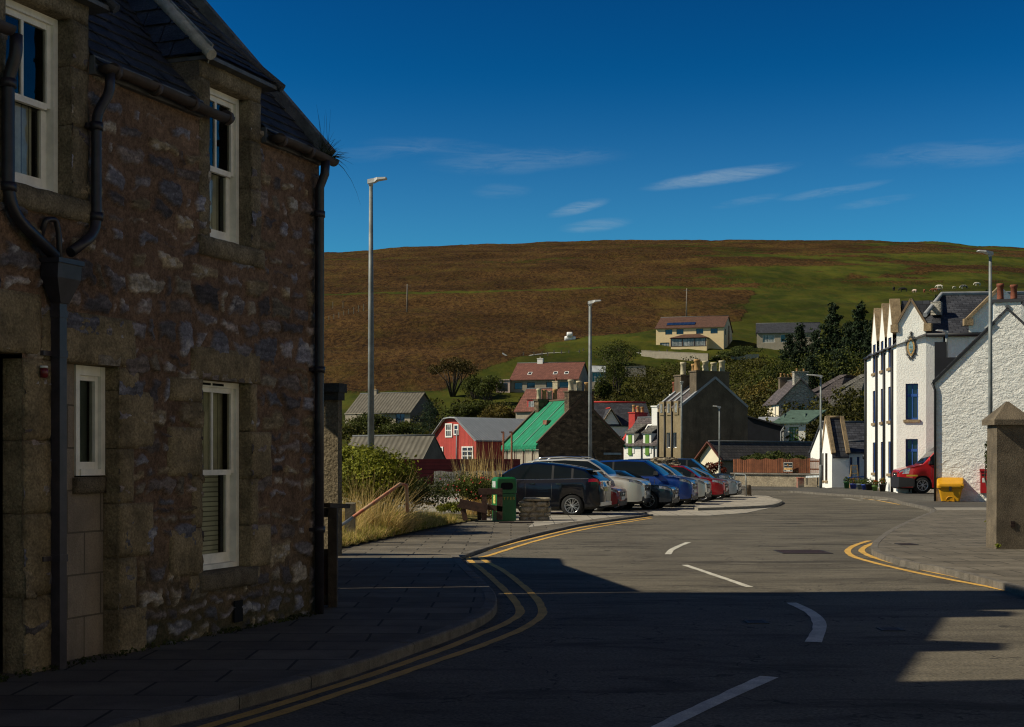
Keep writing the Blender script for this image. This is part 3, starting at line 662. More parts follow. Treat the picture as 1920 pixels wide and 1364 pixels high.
def dressed(spec, name='window_surround', seed=3, mtl=None):
    """blocks (t0,t1,z0,z1[,d1]) with slightly crooked edges and a picked face"""
    mb = MB(); rng = random.Random(seed)
    for s in spec:
        t0, t1, z0, z1 = s[:4]; d1 = s[4] if len(s) > 4 else .034; d0 = s[5] if len(s) > 5 else -.2
        nt_, nz = max(2, int((t1-t0)/.045)), max(2, int((z1-z0)/.045)); V = []; sd = rng.randint(0, 999)
        for j in range(nz+1):
            for i in range(nt_+1):
                t = t0+(t1-t0)*i/nt_; z = z0+(z1-z0)*j/nz; e = min(i, nt_-i, j, nz-j)
                f = (mnoise.noise((t*7, z*7, sd)))*.010+(mnoise.noise((t*23, z*23, sd)))*.006
                jig = .008 if e == 0 else 0
                V.append(SH(t+jig*mnoise.noise((z*6, sd, 1)), d1+f-(.022 if e == 0 else .004 if e == 1 else 0), z+jig*mnoise.noise((t*6, sd, 5))))
        n0 = len(V); F = [(j*(nt_+1)+i, j*(nt_+1)+i+1, (j+1)*(nt_+1)+i+1, (j+1)*(nt_+1)+i) for j in range(nz) for i in range(nt_)]
        rim = [i for i in range(nt_+1)]+[j*(nt_+1)+nt_ for j in range(1, nz+1)]+[nz*(nt_+1)+i for i in range(nt_-1, -1, -1)]+[j*(nt_+1) for j in range(nz-1, 0, -1)]
        for q in rim:
            i, j = q % (nt_+1), q//(nt_+1); V.append(SH(t0+(t1-t0)*i/nt_, d0, z0+(z1-z0)*j/nz))
        L = len(rim); F += [(rim[k], n0+k, n0+(k+1) % L, rim[(k+1) % L]) for k in range(L)]
        mb.add(V, F, True)
    return mb.build(name, mtl or m_sand, house)
dressed([(-2.47,-1.19,2.53,2.85), (-2.84,-2.287,2.30,2.525), (-2.50,-2.287,2.06,2.295), (-2.86,-2.287,1.58,2.05), (-2.46,-2.287,1.08,1.575), (-2.83,-2.287,.62,1.07), (-2.5,-2.287,.44,.61),
         (-1.388,-1.26,2.04,2.525), (-1.388,-.97,1.54,2.03), (-1.388,-1.24,1.06,1.535), (-1.388,-.98,.62,1.05), (-1.388,-1.2,.42,.61)], seed=4)
dressed([(-2.36,-1.30,.44,.628,.07)], name='sill', seed=5, mtl=m_harl)
dressed([(-4.62,-3.37,2.57,3.0), (-3.628,-3.32,2.36,2.565), (-3.628,-3.09,1.84,2.355), (-3.628,-3.40,1.35,1.835), (-3.628,-3.10,.86,1.345), (-3.628,-3.36,.40,.855), (-3.628,-3.2,-.1,.395),
         (-4.875,-4.502,1.9,2.565), (-4.875,-4.502,1.3,1.895), (-4.875,-4.502,.62,1.295), (-4.875,-4.502,-.1,.615)], name='door_surround', seed=6)
dressed([(-6.3,-4.66,2.602,3.1), (-4.66,-4.52,2.59,2.95)], name='door_surround', seed=16)
# wallhead dormer faces: rendered margins
for (a, b, h) in ((-2.33, -1.18, W2), (-5.32, -4.04, W3)):
    sp_ = [(a, h[0]-.002, h[2], h[3], .03), (a, b, h[3]+.002, 5.68, .03), (a-.03, b+.03, h[2]-.19, h[2]-.002, .06)]
    z = h[2]+.002
    for k, hh in enumerate((.62, .5, .42)):
        if z+hh > h[3]: hh = h[3]-z
        if hh > .05: sp_.append((h[1]+.002, b, z, z+hh-.004, .03))
        z += hh
    dressed(sp_, name='dormer_face', seed=int(-a*10), mtl=mat('dormer margin stone', (.24, .195, .13), rough=.95, var=.42, vs=3, grain=.4, gs=50, bump=1, bs=40, bd=.025, stain=.8, spec=.1))
    mb = MB(SH)          # cheeks
    for t in (a, b):
        mb = MB(SH); mb.add([(t,0,5.1),(t,-.6,5.75),(t,0,5.68)], [(0,1,2)]); mb.build('dormer_cheek', m_harl, house)
    # hipped slate roof of the dormer
    e0, e1 = a-.04, b+.17; ze = 5.70; ac = (e0+e1)/2; hw = (e1-e0)/2
    FL, FR = SH(e0, .12, ze), SH(e1, .12, ze); AP = SH(ac, -1.70, ze+1.62); RE = SH(ac, -2.15, ze+1.62)
    BL, BR = SH(e0, -.40, ze), SH(e1, -.40, ze)
    slates(house, [FL, FR, AP], name='dormer_roof', seed=31)
    slates(house, [FL, AP, RE, BL], name='dormer_roof', seed=32, exposure=.21, width=.34)
    slates(house, [FR, BR, RE, AP], name='dormer_roof', seed=33)
    mb = MB(); mb.tube([FL+HN*.05-Vector((0,0,.03)), FL.lerp(AP, .5)+Vector((0,0,.03)), AP+Vector((0,0,.03))], [.055, .06, .06], 10)
    mb.beam(FL+HU*.06, AP+HU*.05, .2, .012, up=(HU+Vector((0,0,.5))))
    mb.build('hip_roll', m_lead, house)
    mb = MB(); mb.tube([FR+HN*.05-Vector((0,0,.03)), AP+Vector((0,0,.02))], .05, 8); mb.tube([AP, RE], .05); mb.build('hip_roll', m_slateN, house)
    mb = MB(SH); mb.box(e0+.03, e1, -.4, .13, ze-.05, ze-.012); mb.build('dormer_soffit', m_leadd, house)
    mb = MB(); mb.beam(BL+Vector((0,0,-.02))-HU*.05, RE-HU*.02, .26, .02, up=(HN+Vector((0,0,1)))); mb.build('valley_flashing', m_leadd, house)

def sash(parent, t0, t1, z0, z1, inset=.15, split=None, bar=True, inside=None, lowbar=False, vent=False):
    """box sash window: outer case, upper sash in front of the lower one, glass, blind"""
    d = -inset; fr = MB(SH); cw = .055
    fr.box(t0, t0+cw, d-.09, d+.02, z0, z1); fr.box(t1-cw, t1, d-.09, d+.02, z0, z1); fr.box(t0+cw, t1-cw, d-.09, d+.018, z1-.06, z1); fr.box(t0+cw, t1-cw, d-.09, d+.03, z0, z0+.05)
    zm = split if split else (z0+z1)/2; a, b = t0+cw, t1-cw; s = .05
    du = d-.012
    fr.box(a, a+s, du-.04, du, zm, z1-.06); fr.box(b-s, b, du-.04, du, zm, z1-.06); fr.box(a+s, b-s, du-.04, du-.002, z1-.11, z1-.06); fr.box(a+s, b-s, du-.04, du+.004, zm-.02, zm+.035)
    dl = d-.055
    fr.box(a, a+s+.02, dl-.035, dl, z0+.05, zm-.02); fr.box(b-s-.02, b, dl-.035, dl, z0+.05, zm-.02); fr.box(a+s+.02, b-s-.02, dl-.035, dl-.002, z0+.05, z0+.15)
    if bar:
        c = (a+b)/2; fr.box(c-.014, c+.014, du-.03, du-.004, zm+.035, z1-.11)
    if lowbar:
        c = (a+b)/2; fr.box(c-.014, c+.014, dl-.03, dl-.004, z0+.15, zm-.02)
    o = fr.build('window', m_white, parent)
    if vent:
        v = MB(SH); v.box(t0+.16, t0+.36, d+.018, d+.024, z1-.043, z1-.02); v.box(t0+.4, t0+.6, d+.018, d+.024, z1-.043, z1-.02); v.build('vent_slot', m_inside, o)
    g = MB(SH); g.add([(a+s,du-.02,zm),(b-s,du-.02,zm),(b-s,du-.02,z1-.1),(a+s,du-.02,z1-.1)], [(0,1,2,3)]); g.build('pane', m_glass, o)
    g = MB(SH); g.add([(a+s,dl-.02,z0+.12),(b-s,dl-.02,z0+.12),(b-s,dl-.02,zm),(a+s,dl-.02,zm)], [(0,1,2,3)]); g.build('pane', m_glass, o)
    g = MB(SH)
    if inside == 'blind':
        g.add([(a,d-.14,z0+.05),(b-.09,d-.14,z0+.05),(b-.09,d-.14,zm),(a,d-.14,zm)], [(0,1,2,3)])
        g.build('blind', m_blind, o); g = MB(SH); g.add([(a,d-.14,zm+.01),(b,d-.14,zm+.01),(b,d-.14,z1),(a,d-.14,z1)], [(0,1,2,3)]); g.build('curtain', m_curt, o)
    elif inside == 'curtain':
        g.add([(a,d-.14,z0+.05),(b-.1,d-.13,z0+.05),(b-.1,d-.13,zm),(a,d-.14,zm)], [(0,1,2,3)]); g.build('curtain', m_curt, o)
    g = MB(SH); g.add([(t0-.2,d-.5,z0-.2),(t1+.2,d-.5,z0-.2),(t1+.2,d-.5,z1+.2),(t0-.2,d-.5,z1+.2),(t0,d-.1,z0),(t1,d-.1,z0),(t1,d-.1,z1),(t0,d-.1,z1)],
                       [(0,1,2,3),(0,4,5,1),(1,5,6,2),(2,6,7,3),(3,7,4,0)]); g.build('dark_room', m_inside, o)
    return o
sash(house, *W1, split=1.60, inside='blind', vent=True)
sash(house, *W2, split=4.68, inside='curtain')
sash(house, *W3, split=4.72, inside='curtain')
# bricked-up doorway with its little window
mb = MB(SH); mb.add([(-4.5,-.15,-.1),(-3.63,-.15,-.1),(-3.63,-.15,1.585),(-4.5,-.15,1.585)], [(0,1,2,3)])
mb.add([(-4.5,-.15,1.585),(-4.035,-.15,1.585),(-4.035,-.15,2.57),(-4.5,-.15,2.57)], [(0,1,2,3)])
mb.add([(-4.035,-.15,1.585),(-4.035,-.3,1.585),(-4.035,-.3,2.57),(-4.035,-.15,2.57)], [(0,1,2,3)])
mb.build('door_infill', m_block, house)
dressed([(-4.06,-3.64,1.44,1.582,-.085,-.24)], name='sill', seed=9, mtl=m_harl)
fr = MB(SH); a, b, z0, z1, d = -4.033, -3.634, 1.60, 2.565, -.16
fr.box(a, a+.05, d-.06, d+.03, z0, z1); fr.box(b-.06, b, d-.06, d+.035, z0, z1); fr.box(a+.05, b-.06, d-.06, d+.03, z1-.085, z1); fr.box(a+.05, b-.06, d-.06, d+.045, z0, z0+.055)
fr.box(a+.05, a+.08, d-.06, d, z0+.055, z1-.085); fr.box(b-.1, b-.06, d-.06, d, z0+.055, z1-.085); fr.box(a+.08, b-.1, d-.06, d-.002, z1-.13, z1-.085); fr.box(a+.08, b-.1, d-.06, d-.002, z0+.055, z0+.12)
o = fr.build('window', m_white, house)
g = MB(SH); g.add([(a+.08,d-.03,z0+.1),(b-.1,d-.03,z0+.1),(b-.1,d-.03,z1-.1),(a+.08,d-.03,z1-.1)], [(0,1,2,3)]); g.build('pane', m_glass, o)
g = MB(SH); g.add([(a,d-.1,z0),(b-.08,d-.1,z0),(b-.08,d-.1,z1),(a,d-.1,z1)], [(0,1,2,3)]); g.build('blind', mat('roller blind', (.15, .18, .17), var=.15), o)
# recessed door on the far left
mb = MB(SH); mb.add([(-6.1,-.3,-.1),(-4.95,-.3,-.1),(-4.95,-.3,2.6),(-6.1,-.3,2.6)], [(0,1,2,3)]); mb.build('door', mat('dull pink door', (.20, .16, .14), rough=.7, var=.12, vs=2, kind='plank', pw=.9, joint=.01), house)
mb = MB(SH); mb.box(-4.955, -4.882, -.34, -.24, -.1, 2.6); mb.build('door_post', m_sand, house)
# small red and white bell box on the pier
mb = MB(); c = SH(-4.70, .07, 2.46); mb.lathe(c, [(0,-.05),(.03,-.045),(.036,0),(.03,.03),(.0,.032)], 12); o = mb.build('alarm_lamp', mat('red lamp plastic', (.16, .02, .02), rough=.3, var=.2), house)
mb = MB(); mb.lathe(c, [(.0,.035),(.034,.032),(.03,.05),(0,.052)], 12); mb.build('lamp_base', m_white, o)
# gutters (half round) with brackets
def gutter(t0, t1, z=5.15, d=.15):
    mb = MB(SH); V = []; n = 9; st = int((t1-t0)/.5)+1
    for i in range(st+1):
        t = t0+(t1-t0)*i/st; sag = .012*math.sin(i*1.3)
        for r in (.068, .058):
            for k in range(n): a_ = math.pi*(1+k/(n-1)); V.append((t, d+r*math.cos(a_), z+sag+r*math.sin(a_)))
    F = []
    for i in range(st):
        o = i*2*n; p = (i+1)*2*n
        F += [(o+k, p+k, p+k+1, o+k+1) for k in range(n-1)]+[(o+n+k, o+n+k+1, p+n+k+1, p+n+k) for k in range(n-1)]
    F += [tuple(range(n)), tuple(st*2*n+k for k in range(n))[::-1]]
    mb.add(V, F, True)
    for i in range(int((t1-t0)/.6)+1):
        t = t0+.15+i*.6
        if t < t1: mb.box(t-.015, t+.015, .0, d-.05, z-.01, z+.02); mb.tube([(t-.03, d, z-.02), (t+.03, d, z-.02)], .072, 10)
    return mb.build('gutter', m_gut, house)
gutter(-4.02, -2.02); gutter(-1.16, .18); gutter(-7.0, -5.2)
for a, b in ((-6.4, -5.33), (-4.03, -2.34), (-1.17, .1)):
    mb = MB(SH); mb.box(a, b, 0, .06, 5.08, 5.24); mb.build('fascia', m_leadd, house)
# downpipes
def pipe(path, r=.045, name='downpipe', collars=(), mtl=None, n=10):
    mb = MB(SH); mb.tube([Vector(p) for p in path], r, n)
    for c in collars:
        mb.tube([Vector(c)-Vector((0,0,.035)), Vector(c)+Vector((0,0,.035))], r*1.28, n); mb.box(c[0]-r*1.9, c[0]+r*1.9, 0, c[1]-r*.6, c[2]-.02, c[2]+.02)
    return mb.build(name, mtl or m_iron, house)
pipe([(-.04,.16,5.1),(-.04,.15,4.95),(-.04,.085,4.8),(-.04,.08,2.4),(-.04,.08,-.02)], .052, collars=((-.04,.08,4.5),(-.04,.08,2.75),(-.04,.08,.95)))
hx_ = -4.52                                    # hopper head
def bend(pts, k=6):
    out = [Vector(pts[0])]
    for i in range(1, len(pts)-1):
        a_, b_, c_ = Vector(pts[i-1]), Vector(pts[i]), Vector(pts[i+1]); r = min((b_-a_).length, (c_-b_).length)*.35
        p, q = b_+(a_-b_).normalized()*r, b_+(c_-b_).normalized()*r
        out += [p.lerp(b_, s/k).lerp(b_.lerp(q, s/k), s/k) for s in range(k+1)]
    return out+[Vector(pts[-1])]
pipe(bend([(-3.93,.15,5.1),(-3.93,.14,4.93),(-4.03,.08,4.72),(-4.03,.08,3.70),(-4.40,.10,3.48)]), .045, collars=((-4.03,.08,4.62),(-4.03,.08,3.84)))
pipe(bend([(-5.13,.15,5.1),(-5.13,.15,4.95),(-5.14,.08,4.75),(-5.14,.08,3.72),(-4.60,.10,3.42)]), .05, collars=((-5.14,.08,4.72),(-5.14,.08,3.9)))
pipe(bend([(-4.66,.0,3.55),(-4.66,.05,3.72),(-4.54,.06,3.74),(-4.50,.06,3.62),(-4.50,.07,3.3)]), .024, name='overflow_pipe')
mb = MB(SH)
mb.add([(hx_-.16,.02,3.38),(hx_+.14,.02,3.38),(hx_+.14,.2,3.38),(hx_-.16,.2,3.38),(hx_-.16,.02,3.24),(hx_+.14,.02,3.24),(hx_+.14,.19,3.24),(hx_-.16,.19,3.24),(hx_-.06,.04,3.04),(hx_+.05,.04,3.04),(hx_+.05,.14,3.04),(hx_-.06,.14,3.04)],
       [(0,3,7,4),(1,5,6,2),(0,4,5,1),(2,6,7,3),(4,7,11,8),(5,9,10,6),(4,8,9,5),(6,10,11,7),(0,1,2,3),(8,11,10,9)])
mb.box(hx_-.175, hx_+.155, .01, .215, 3.36, 3.4); mb.build('rain_hopper', m_iron, house)
mb = MB(SH); mb.box(hx_-.045, hx_+.045, .03, .12, -.02, 3.05)
for z in (2.95, 2.62, .92): mb.box(hx_-.052, hx_+.052, .025, .127, z-.03, z+.03)
for z in (2.62, .92): mb.box(hx_-.16, hx_+.05, .0, .05, z-.02, z+.02)
mb.build('downpipe', mat('square downpipe', (.050, .040, .046), rough=.35, var=.35, vs=5, stain=.35), house)
mb = MB(SH); mb.box(-1.74, -1.58, .03, .036, .08, .30); mb.build('vent_hole', m_inside, house)
# grass tuft growing in the gutter
def blades(name, items, mtl, parent=None, cols=True):
    """items: (root, direction, length, width, bend)"""
    mb = MB()
    for (p, d, L, wd, bend_) in items:
        p = Vector(p); d = Vector(d).normalized(); side = d.cross(Vector((random.uniform(-1,1), random.uniform(-1,1), random.uniform(-.3,.3)))).normalized(); V = []; q = p.copy(); n = 4
        for i in range(n+1):
            ww = wd*(1-i/n)*.5+.0006; V += [q-side*ww, q+side*ww]; d = (d+Vector((0,0,-1))*bend_/n+Vector((random.uniform(-.05,.05),)*3)).normalized(); q = q+d*(L/n)
        mb.add(V, [(2*i, 2*i+1, 2*i+3, 2*i+2) for i in range(n)], True)
    return mb.build(name, mtl, parent, uv=False)
m_tuft = mat('gutter grass', (.035, .042, .014), rough=.9, var=.5, vs=9, trans=.2)
it = []
for k in range(150):
    th = random.uniform(0, 6.28); e = random.uniform(.0, 1.2); L = random.uniform(.1, .32)
    it.append((SH(.06+random.uniform(-.14,.10), .13+random.uniform(-.06,.06), 5.16), (math.cos(th)*math.cos(e), math.sin(th)*math.cos(e), math.sin(e)), L, .008, random.uniform(.2, 1.1)))
for k in range(5): it.append((SH(.02+random.uniform(-.1,.1), .13, 5.18), (random.uniform(-.15,.15), random.uniform(-.1,.1), 1), random.uniform(.38,.55), .006, .1))
it.append((SH(.16, .16, 5.15), (.5, .1, -.3), .6, .006, 1.5))
tag(blades('grass_tuft', it, m_tuft), 'wispy grass tuft growing out of the corner of the stone house gutter', 'grass tuft')

# ------------------------------------------------------------------ harled outhouse end, timber gate
oh = thing('outhouse', 'narrow harled outhouse with dark slab cap beyond the timber gate', 'outhouse', (-3.6, 25.4, 0))
m_rough = mat('rough harl', (.235, .19, .125), rough=.95, var=.25, vs=5, grain=.35, gs=28, bump=1, bs=16, bd=.11, spec=.1)
OHP = lambda hx, hy: [tuple(rotz((x, y, 0), R(-15))+Vector((-3.70, 25.8, 0)))[:2] for x, y in ((-hx,-hy),(hx,-hy),(hx,hy),(-hx,hy))]
mb = MB(); mb.prism(OHP(.62, .10), -.1, 2.80); mb.build('wall', m_rough, oh)
mb = MB(); mb.prism(OHP(.68, .19), 2.94, 3.10); mb.prism(OHP(.65, .15), 2.80, 2.94); mb.build('cap', mat('dark slab cap', (.035, .034, .028), rough=.9, var=.4, vs=4, bump=1, bs=20, bd=.03), oh)
sh = thing('outhouse', 'unseen shed behind the stone house corner, shaped to cast the pavement shadow', 'outhouse', (-5.5, 21.5, 0))  # hidden mass, its heights set by the shadow it casts
mb = MB(); mb.add([(-7.5,18.95,-.1),(-4.25,18.95,-.1),(-4.25,24.45,-.1),(-7.5,24.45,-.1),(-7.5,18.95,4.85),(-4.25,18.95,4.85),(-4.25,24.45,4.05),(-7.5,24.45,4.05)], [(0,1,5,4),(1,2,6,5),(2,3,7,6),(3,0,4,7),(4,5,6,7)]); mb.build('wall', m_rough, sh)
mb = MB(); mb.box(-6.6, -6.0, 23.6, 24.4, 3.9, 4.95); mb.box(-6.6, -6.0, 23.6, 25.2, 4.95, 5.55); mb.build('chimney', m_rough, sh)  # added overhang whose shadow closes the lit gap on the road
gate = thing('timber_gate', 'weathered dark timber gate and post at the far corner of the stone house', 'gate', (-2.2, 16.8, 0))
m_tim = mat('dark gate timber', (.060, .046, .034), rough=.85, var=.4, vs=6, bump=1, bs=25, bd=.015, stain=.3)
m_timr = mat('red brown gate boards', (.085, .042, .028), rough=.85, var=.4, vs=5, kind='plank', pw=.11, joint=.012, jvar=.25)
mb = MB(); mb.box(-2.165, -2.06, 16.72, 16.83, -.02, 1.17); mb.build('post', m_tim, gate)
mb = MB(); mb.box(-2.35, -2.25, 16.72, 16.80, .9, 1.33); mb.build('latch_post', m_tim, gate)
for z0, z1 in ((1.06, 1.17), (.60, .68), (.06, .14)):
    mb = MB(); mb.box(-2.46, -2.165, 16.76, 16.81, z0, z1); mb.build('rail', m_tim, gate)
mb = MB(); mb.beam((-2.2,16.77,1.20), (-2.02,17.3,1.17), .12, .05); mb.build('cap_rail', m_tim, gate)
mb = MB(); mb.box(-2.46, -2.165, 16.775, 16.80, .02, .66); mb.build('board_panel', m_timr, gate)
# ================================================================== left bank: shrubs, dry grass, bench, litter bin, dry stone stub
def leafmat(name, a, b, trans=.25):
    m = mat(name, a, rough=.75, var=.5, vs=1.5, attr=True, trans=trans, spec=.25); return m
def foliage(name, clumps, leaf, mtl, parent=None, tint=((.5,.5,.5),(1.25,1.2,1.0)), aspect=1.7, shell=.55, droop=.0, seed=0, up=.3):
    """small leaf faces through the volume of a set of ellipsoid clumps: (centre, radii, count)"""
    rng = np.random.default_rng(seed+101); VS = []; CS = []
    for (c, r, n) in clumps:
        d = rng.normal(size=(n, 3)); d /= np.linalg.norm(d, axis=1)[:, None]
        rad = rng.uniform(shell, 1.0, n)**.7*(1+.18*rng.normal(size=n)*.6)
        p = np.array(c)+d*rad[:, None]*np.array(r)
        nrm = d*.8+rng.normal(size=(n, 3))*.7; nrm[:, 2] += up; nrm /= np.linalg.norm(nrm, axis=1)[:, None]
        t = np.cross(nrm, rng.normal(size=(n, 3))); t /= np.linalg.norm(t, axis=1)[:, None]; b = np.cross(nrm, t)
        L = leaf*rng.uniform(.6, 1.4, n)[:, None]; W = L/aspect
        fold = nrm*L*.12
        q = np.stack([p-t*L*.5, p+b*W*.5+fold, p+t*L*.5-np.array((0,0,droop))*L, p-b*W*.5+fold], 1)
        VS.append(q.reshape(-1, 3))
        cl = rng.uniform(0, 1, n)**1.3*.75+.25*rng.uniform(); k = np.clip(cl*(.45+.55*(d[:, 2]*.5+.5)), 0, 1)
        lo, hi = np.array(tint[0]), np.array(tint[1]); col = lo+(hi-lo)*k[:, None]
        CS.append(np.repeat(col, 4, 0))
    V = np.concatenate(VS); C = np.concatenate(CS); n = len(V)//4
    mb = MB(); mb.v = V.tolist(); mb.f = np.arange(n*4).reshape(-1, 4).tolist(); mb.smooth = [False]*n
    return mb.build(name, mtl, parent, uv=False, cols=np.concatenate([C, np.ones((len(C), 1))], 1))
def bumpy(c, r, k, n, seed=0, sub=.42, flat=.7):
    """break one big ellipsoid into k uneven sub-clumps on its surface plus an inner fill"""
    rng = np.random.default_rng(seed+9); out = []
    for i in range(k):
        d = rng.normal(size=3); d /= np.linalg.norm(d); d[2] = abs(d[2])*.9-.25; s = rng.uniform(.7, 1.3)*sub
        out.append((np.array(c)+d*np.array(r)*rng.uniform(.45, .85), np.array(r)*s*np.array((1, 1, flat+.2*rng.uniform())), int(n/k)))
    return out
def limbs(name, base, tips, r, mtl, parent, seed=0):
    mb = MB(); rng = random.Random(seed); b = Vector(base)
    for t in tips:
        t = Vector(t); mid = b.lerp(t, .5)+Vector((rng.uniform(-.1,.1), rng.uniform(-.1,.1), rng.uniform(-.05,.12)))*(t-b).length
        mb.tube([b, mid, t], [r, r*.6, r*.2], 6)
    return mb.build(name, mtl, parent)
m_bark = mat('bark', (.055, .042, .030), rough=.95, var=.4, vs=8, bump=1, bs=30, bd=.03)
m_leafb = leafmat('yellow green leaves', (.23, .25, .030), (.15, .17, .022))
m_leafd = leafmat('dark leaves', (.080, .100, .020), (.03, .04, .01))
m_leafbr = leafmat('browning leaves', (.155, .125, .03), (.10, .08, .018))
m_conif = leafmat('conifer needles', (.022, .038, .016), (.02, .03, .015), .1)
m_dry = mat('dry grass', (.66, .48, .19), rough=.9, var=.45, vs=6, trans=.3, spec=.1)
m_grn = mat('green grass blades', (.28, .28, .04), rough=.9, var=.5, vs=6, trans=.3, spec=.1)

# grassy bank surface
bx = np.linspace(-9, 0.8, 80); by = np.linspace(28.0, 44, 100); BX, BY = np.meshgrid(bx, by)
E0, E1 = gnd(640, 1024), gnd(853, 980)       # pavement edge line
def bank_z(x, y):
    # signed distance left of the pavement edge
    dx, dy = (E1-E0)[0], (E1-E0)[1]; L = math.hypot(dx, dy); s = ((x-E0[0])*(-dy)+(y-E0[1])*dx)/L
    return np.clip(s, -1, 1)*.05-np.clip(s-1.2, 0, 9)*.22+(fbm(x*1.5+7, y*1.5, 3, 4)-.5)*.16*np.clip(s*2, 0, 1)-.01
BZ = bank_z(BX, BY)
dxe, dye = (E1-E0)[0], (E1-E0)[1]
S = ((BX-E0[0])*(-dye)+(BY-E0[1])*dxe)/math.hypot(dxe, dye)
idx = np.arange(BX.size).reshape(BX.shape); F = np.stack([idx[:-1,:-1], idx[:-1,1:], idx[1:,1:], idx[1:,:-1]], -1).reshape(-1, 4)
ctr = (S[:-1,:-1]+S[1:,1:]).ravel()/2
mb = MB(); mb.v = np.stack([BX, BY, BZ], -1).reshape(-1, 3).tolist(); mb.f = F[ctr > -.05].tolist(); mb.smooth = [True]*len(mb.f)
tag(mb.build('grass_bank', bankm), kind='structure')
def edge_pt(s, dlat):      # s along the pavement edge 0..1, dlat metres to the left of it
    e = E0.lerp(E1, s); n = Vector((-dye, dxe, 0)).normalized(); p = e+n*dlat; p.z = float(bank_z(p.x, p.y)); return p
def grass(name, n, mk, mtl, label=None):
    it = []
    for k in range(n):
        r = mk()
        if r: it.append(r)
    o = blades(name, it, mtl); tag(o, kind='stuff'); return o
def mk_low():
    s = random.uniform(-.12, 1.02); d = abs(random.gauss(0, .55)); p = edge_pt(s, d)
    L = random.uniform(.08, .3)*(1+.8*min(1, d)); return (p, (random.uniform(-.5,.5), random.uniform(-.5,.5), 1), L, .012, random.uniform(.2, 1.2))
grass('grass', 8000, mk_low, m_grn)
grass('dry_grass', 9000, mk_low, m_dry)
def tuss(c, n, hmin, hmax, spread, lean, mtl, name, rad=.35, wd=.013):
    it = []
    for k in range(n):
        th = random.uniform(0, 6.28); r = rad*random.random()**.5; L = random.uniform(hmin, hmax)
        d = (math.cos(th)*spread*random.random()+lean[0], math.sin(th)*spread*random.random()+lean[1], 1)
        it.append((Vector(c)+Vector((r*math.cos(th), r*math.sin(th), 0)), d, L, wd, random.uniform(.15, 1.5)*(L/hmax)))
    return blades(name, it, mtl)
tus = [(edge_pt(.42, .55), 420, .5, 1.75, .8), (edge_pt(.52, 1.0), 380, .6, 1.8, .7), (edge_pt(.36, 1.1), 300, .5, 1.5, .8), (edge_pt(.62, .5), 420, .3, .9, 1.1), (edge_pt(.50, .3), 380, .25, .7, 1.2), (edge_pt(.25, .8), 160, .4, 1.1, .7)]
for k, (c, n, a, b, sp_) in enumerate(tus):
    o = tuss(c, n, a, b, sp_, (.05, 0), m_dry, 'grass_tussock', .5 if k < 3 else .4)
    tag(o, ['tallest straw coloured grass tussock leaning beside the red handrail', 'tall dry grass tussock standing against the dark green bush', 'loose dry grass tussock just right of the handrail top',
            'low bushy dry grass tussock beside the bench', 'short dry tussock spilling over the pavement edge', 'thin dry stalks near the leaning wooden post'][k], 'grass tussock')
    if k < 4: tag(tuss(c, n//2, a*.7, b*.6, sp_, (0, 0), m_grn, 'grass', .45), kind='stuff')
# tall reed-like dry stalks behind the bin
for k, (px, py, n) in enumerate([(885, 962, 110), (912, 962, 95), (935, 950, 70)]):
    g = gnd(px, py+6); it = [(g+Vector((random.uniform(-.35,.35), random.uniform(.6,1.4), -.2)), (random.uniform(-.2,.12), 0, 1), random.uniform(1.2, 2.75 if k < 2 else 2.0), .026, random.uniform(.05,.5)) for _ in range(n)]
    tag(blades('reed_clump', it, m_dry), ['clump of tall dry stalks left of the litter bin', 'clump of tall dry stalks right behind the litter bin', 'dry stalks drooping over the dry stone stub'][k], 'reeds')
it = [(gnd(1150+random.uniform(-40, 130), 905)+Vector((0, random.uniform(6, 9), -.1)), (random.uniform(-.1,.4), 0, 1), random.uniform(1.6, 2.6), .03, random.uniform(.5, 1.3)) for _ in range(38)]
# bushes
def bush(name, label, c, r, n, leaf, mtl, tint, k=16, seed=1, group=None, stems=True, cat='bush', sub=.45):
    t = thing(name, label, cat, (c[0], c[1], c[2]-r[2]*.9), group)
    foliage('foliage', bumpy(c, r, k, n, seed, sub), leaf, mtl, t, tint, seed=seed)
    if stems:
        rng = random.Random(seed); b = Vector((c[0], c[1], c[2]-r[2]*1.05))
        limbs('stem', b, [Vector(c)+Vector((rng.uniform(-.7,.7)*r[0], rng.uniform(-.7,.7)*r[1], rng.uniform(.1,.7)*r[2])) for _ in range(6)], max(.02, r[2]*.035), m_bark, t, seed)
    return t
T1 = ((.40,.45,.35), (1.5,1.35,.9)); T2 = ((.35,.4,.4), (1.25,1.2,1.0)); T3 = ((.45,.42,.35), (1.3,1.15,.9))
P = lambda px, py, Y: tuple(at(px, py, Y))
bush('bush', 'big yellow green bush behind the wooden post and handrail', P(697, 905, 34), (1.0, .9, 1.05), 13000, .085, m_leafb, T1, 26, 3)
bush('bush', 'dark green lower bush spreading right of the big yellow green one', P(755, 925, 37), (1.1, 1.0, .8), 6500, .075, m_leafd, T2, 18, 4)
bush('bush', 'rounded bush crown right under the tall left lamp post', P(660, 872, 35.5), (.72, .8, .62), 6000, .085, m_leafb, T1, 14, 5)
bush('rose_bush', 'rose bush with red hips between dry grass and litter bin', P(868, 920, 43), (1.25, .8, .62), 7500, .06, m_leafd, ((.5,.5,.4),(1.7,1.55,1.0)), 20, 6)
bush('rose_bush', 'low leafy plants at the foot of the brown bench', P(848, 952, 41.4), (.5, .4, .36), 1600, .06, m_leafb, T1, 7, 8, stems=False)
hips = thing('rose_hips', 'scattering of red hips on the rose bush by the bin', 'rose hips', P(868, 920, 42))
mb = MB()
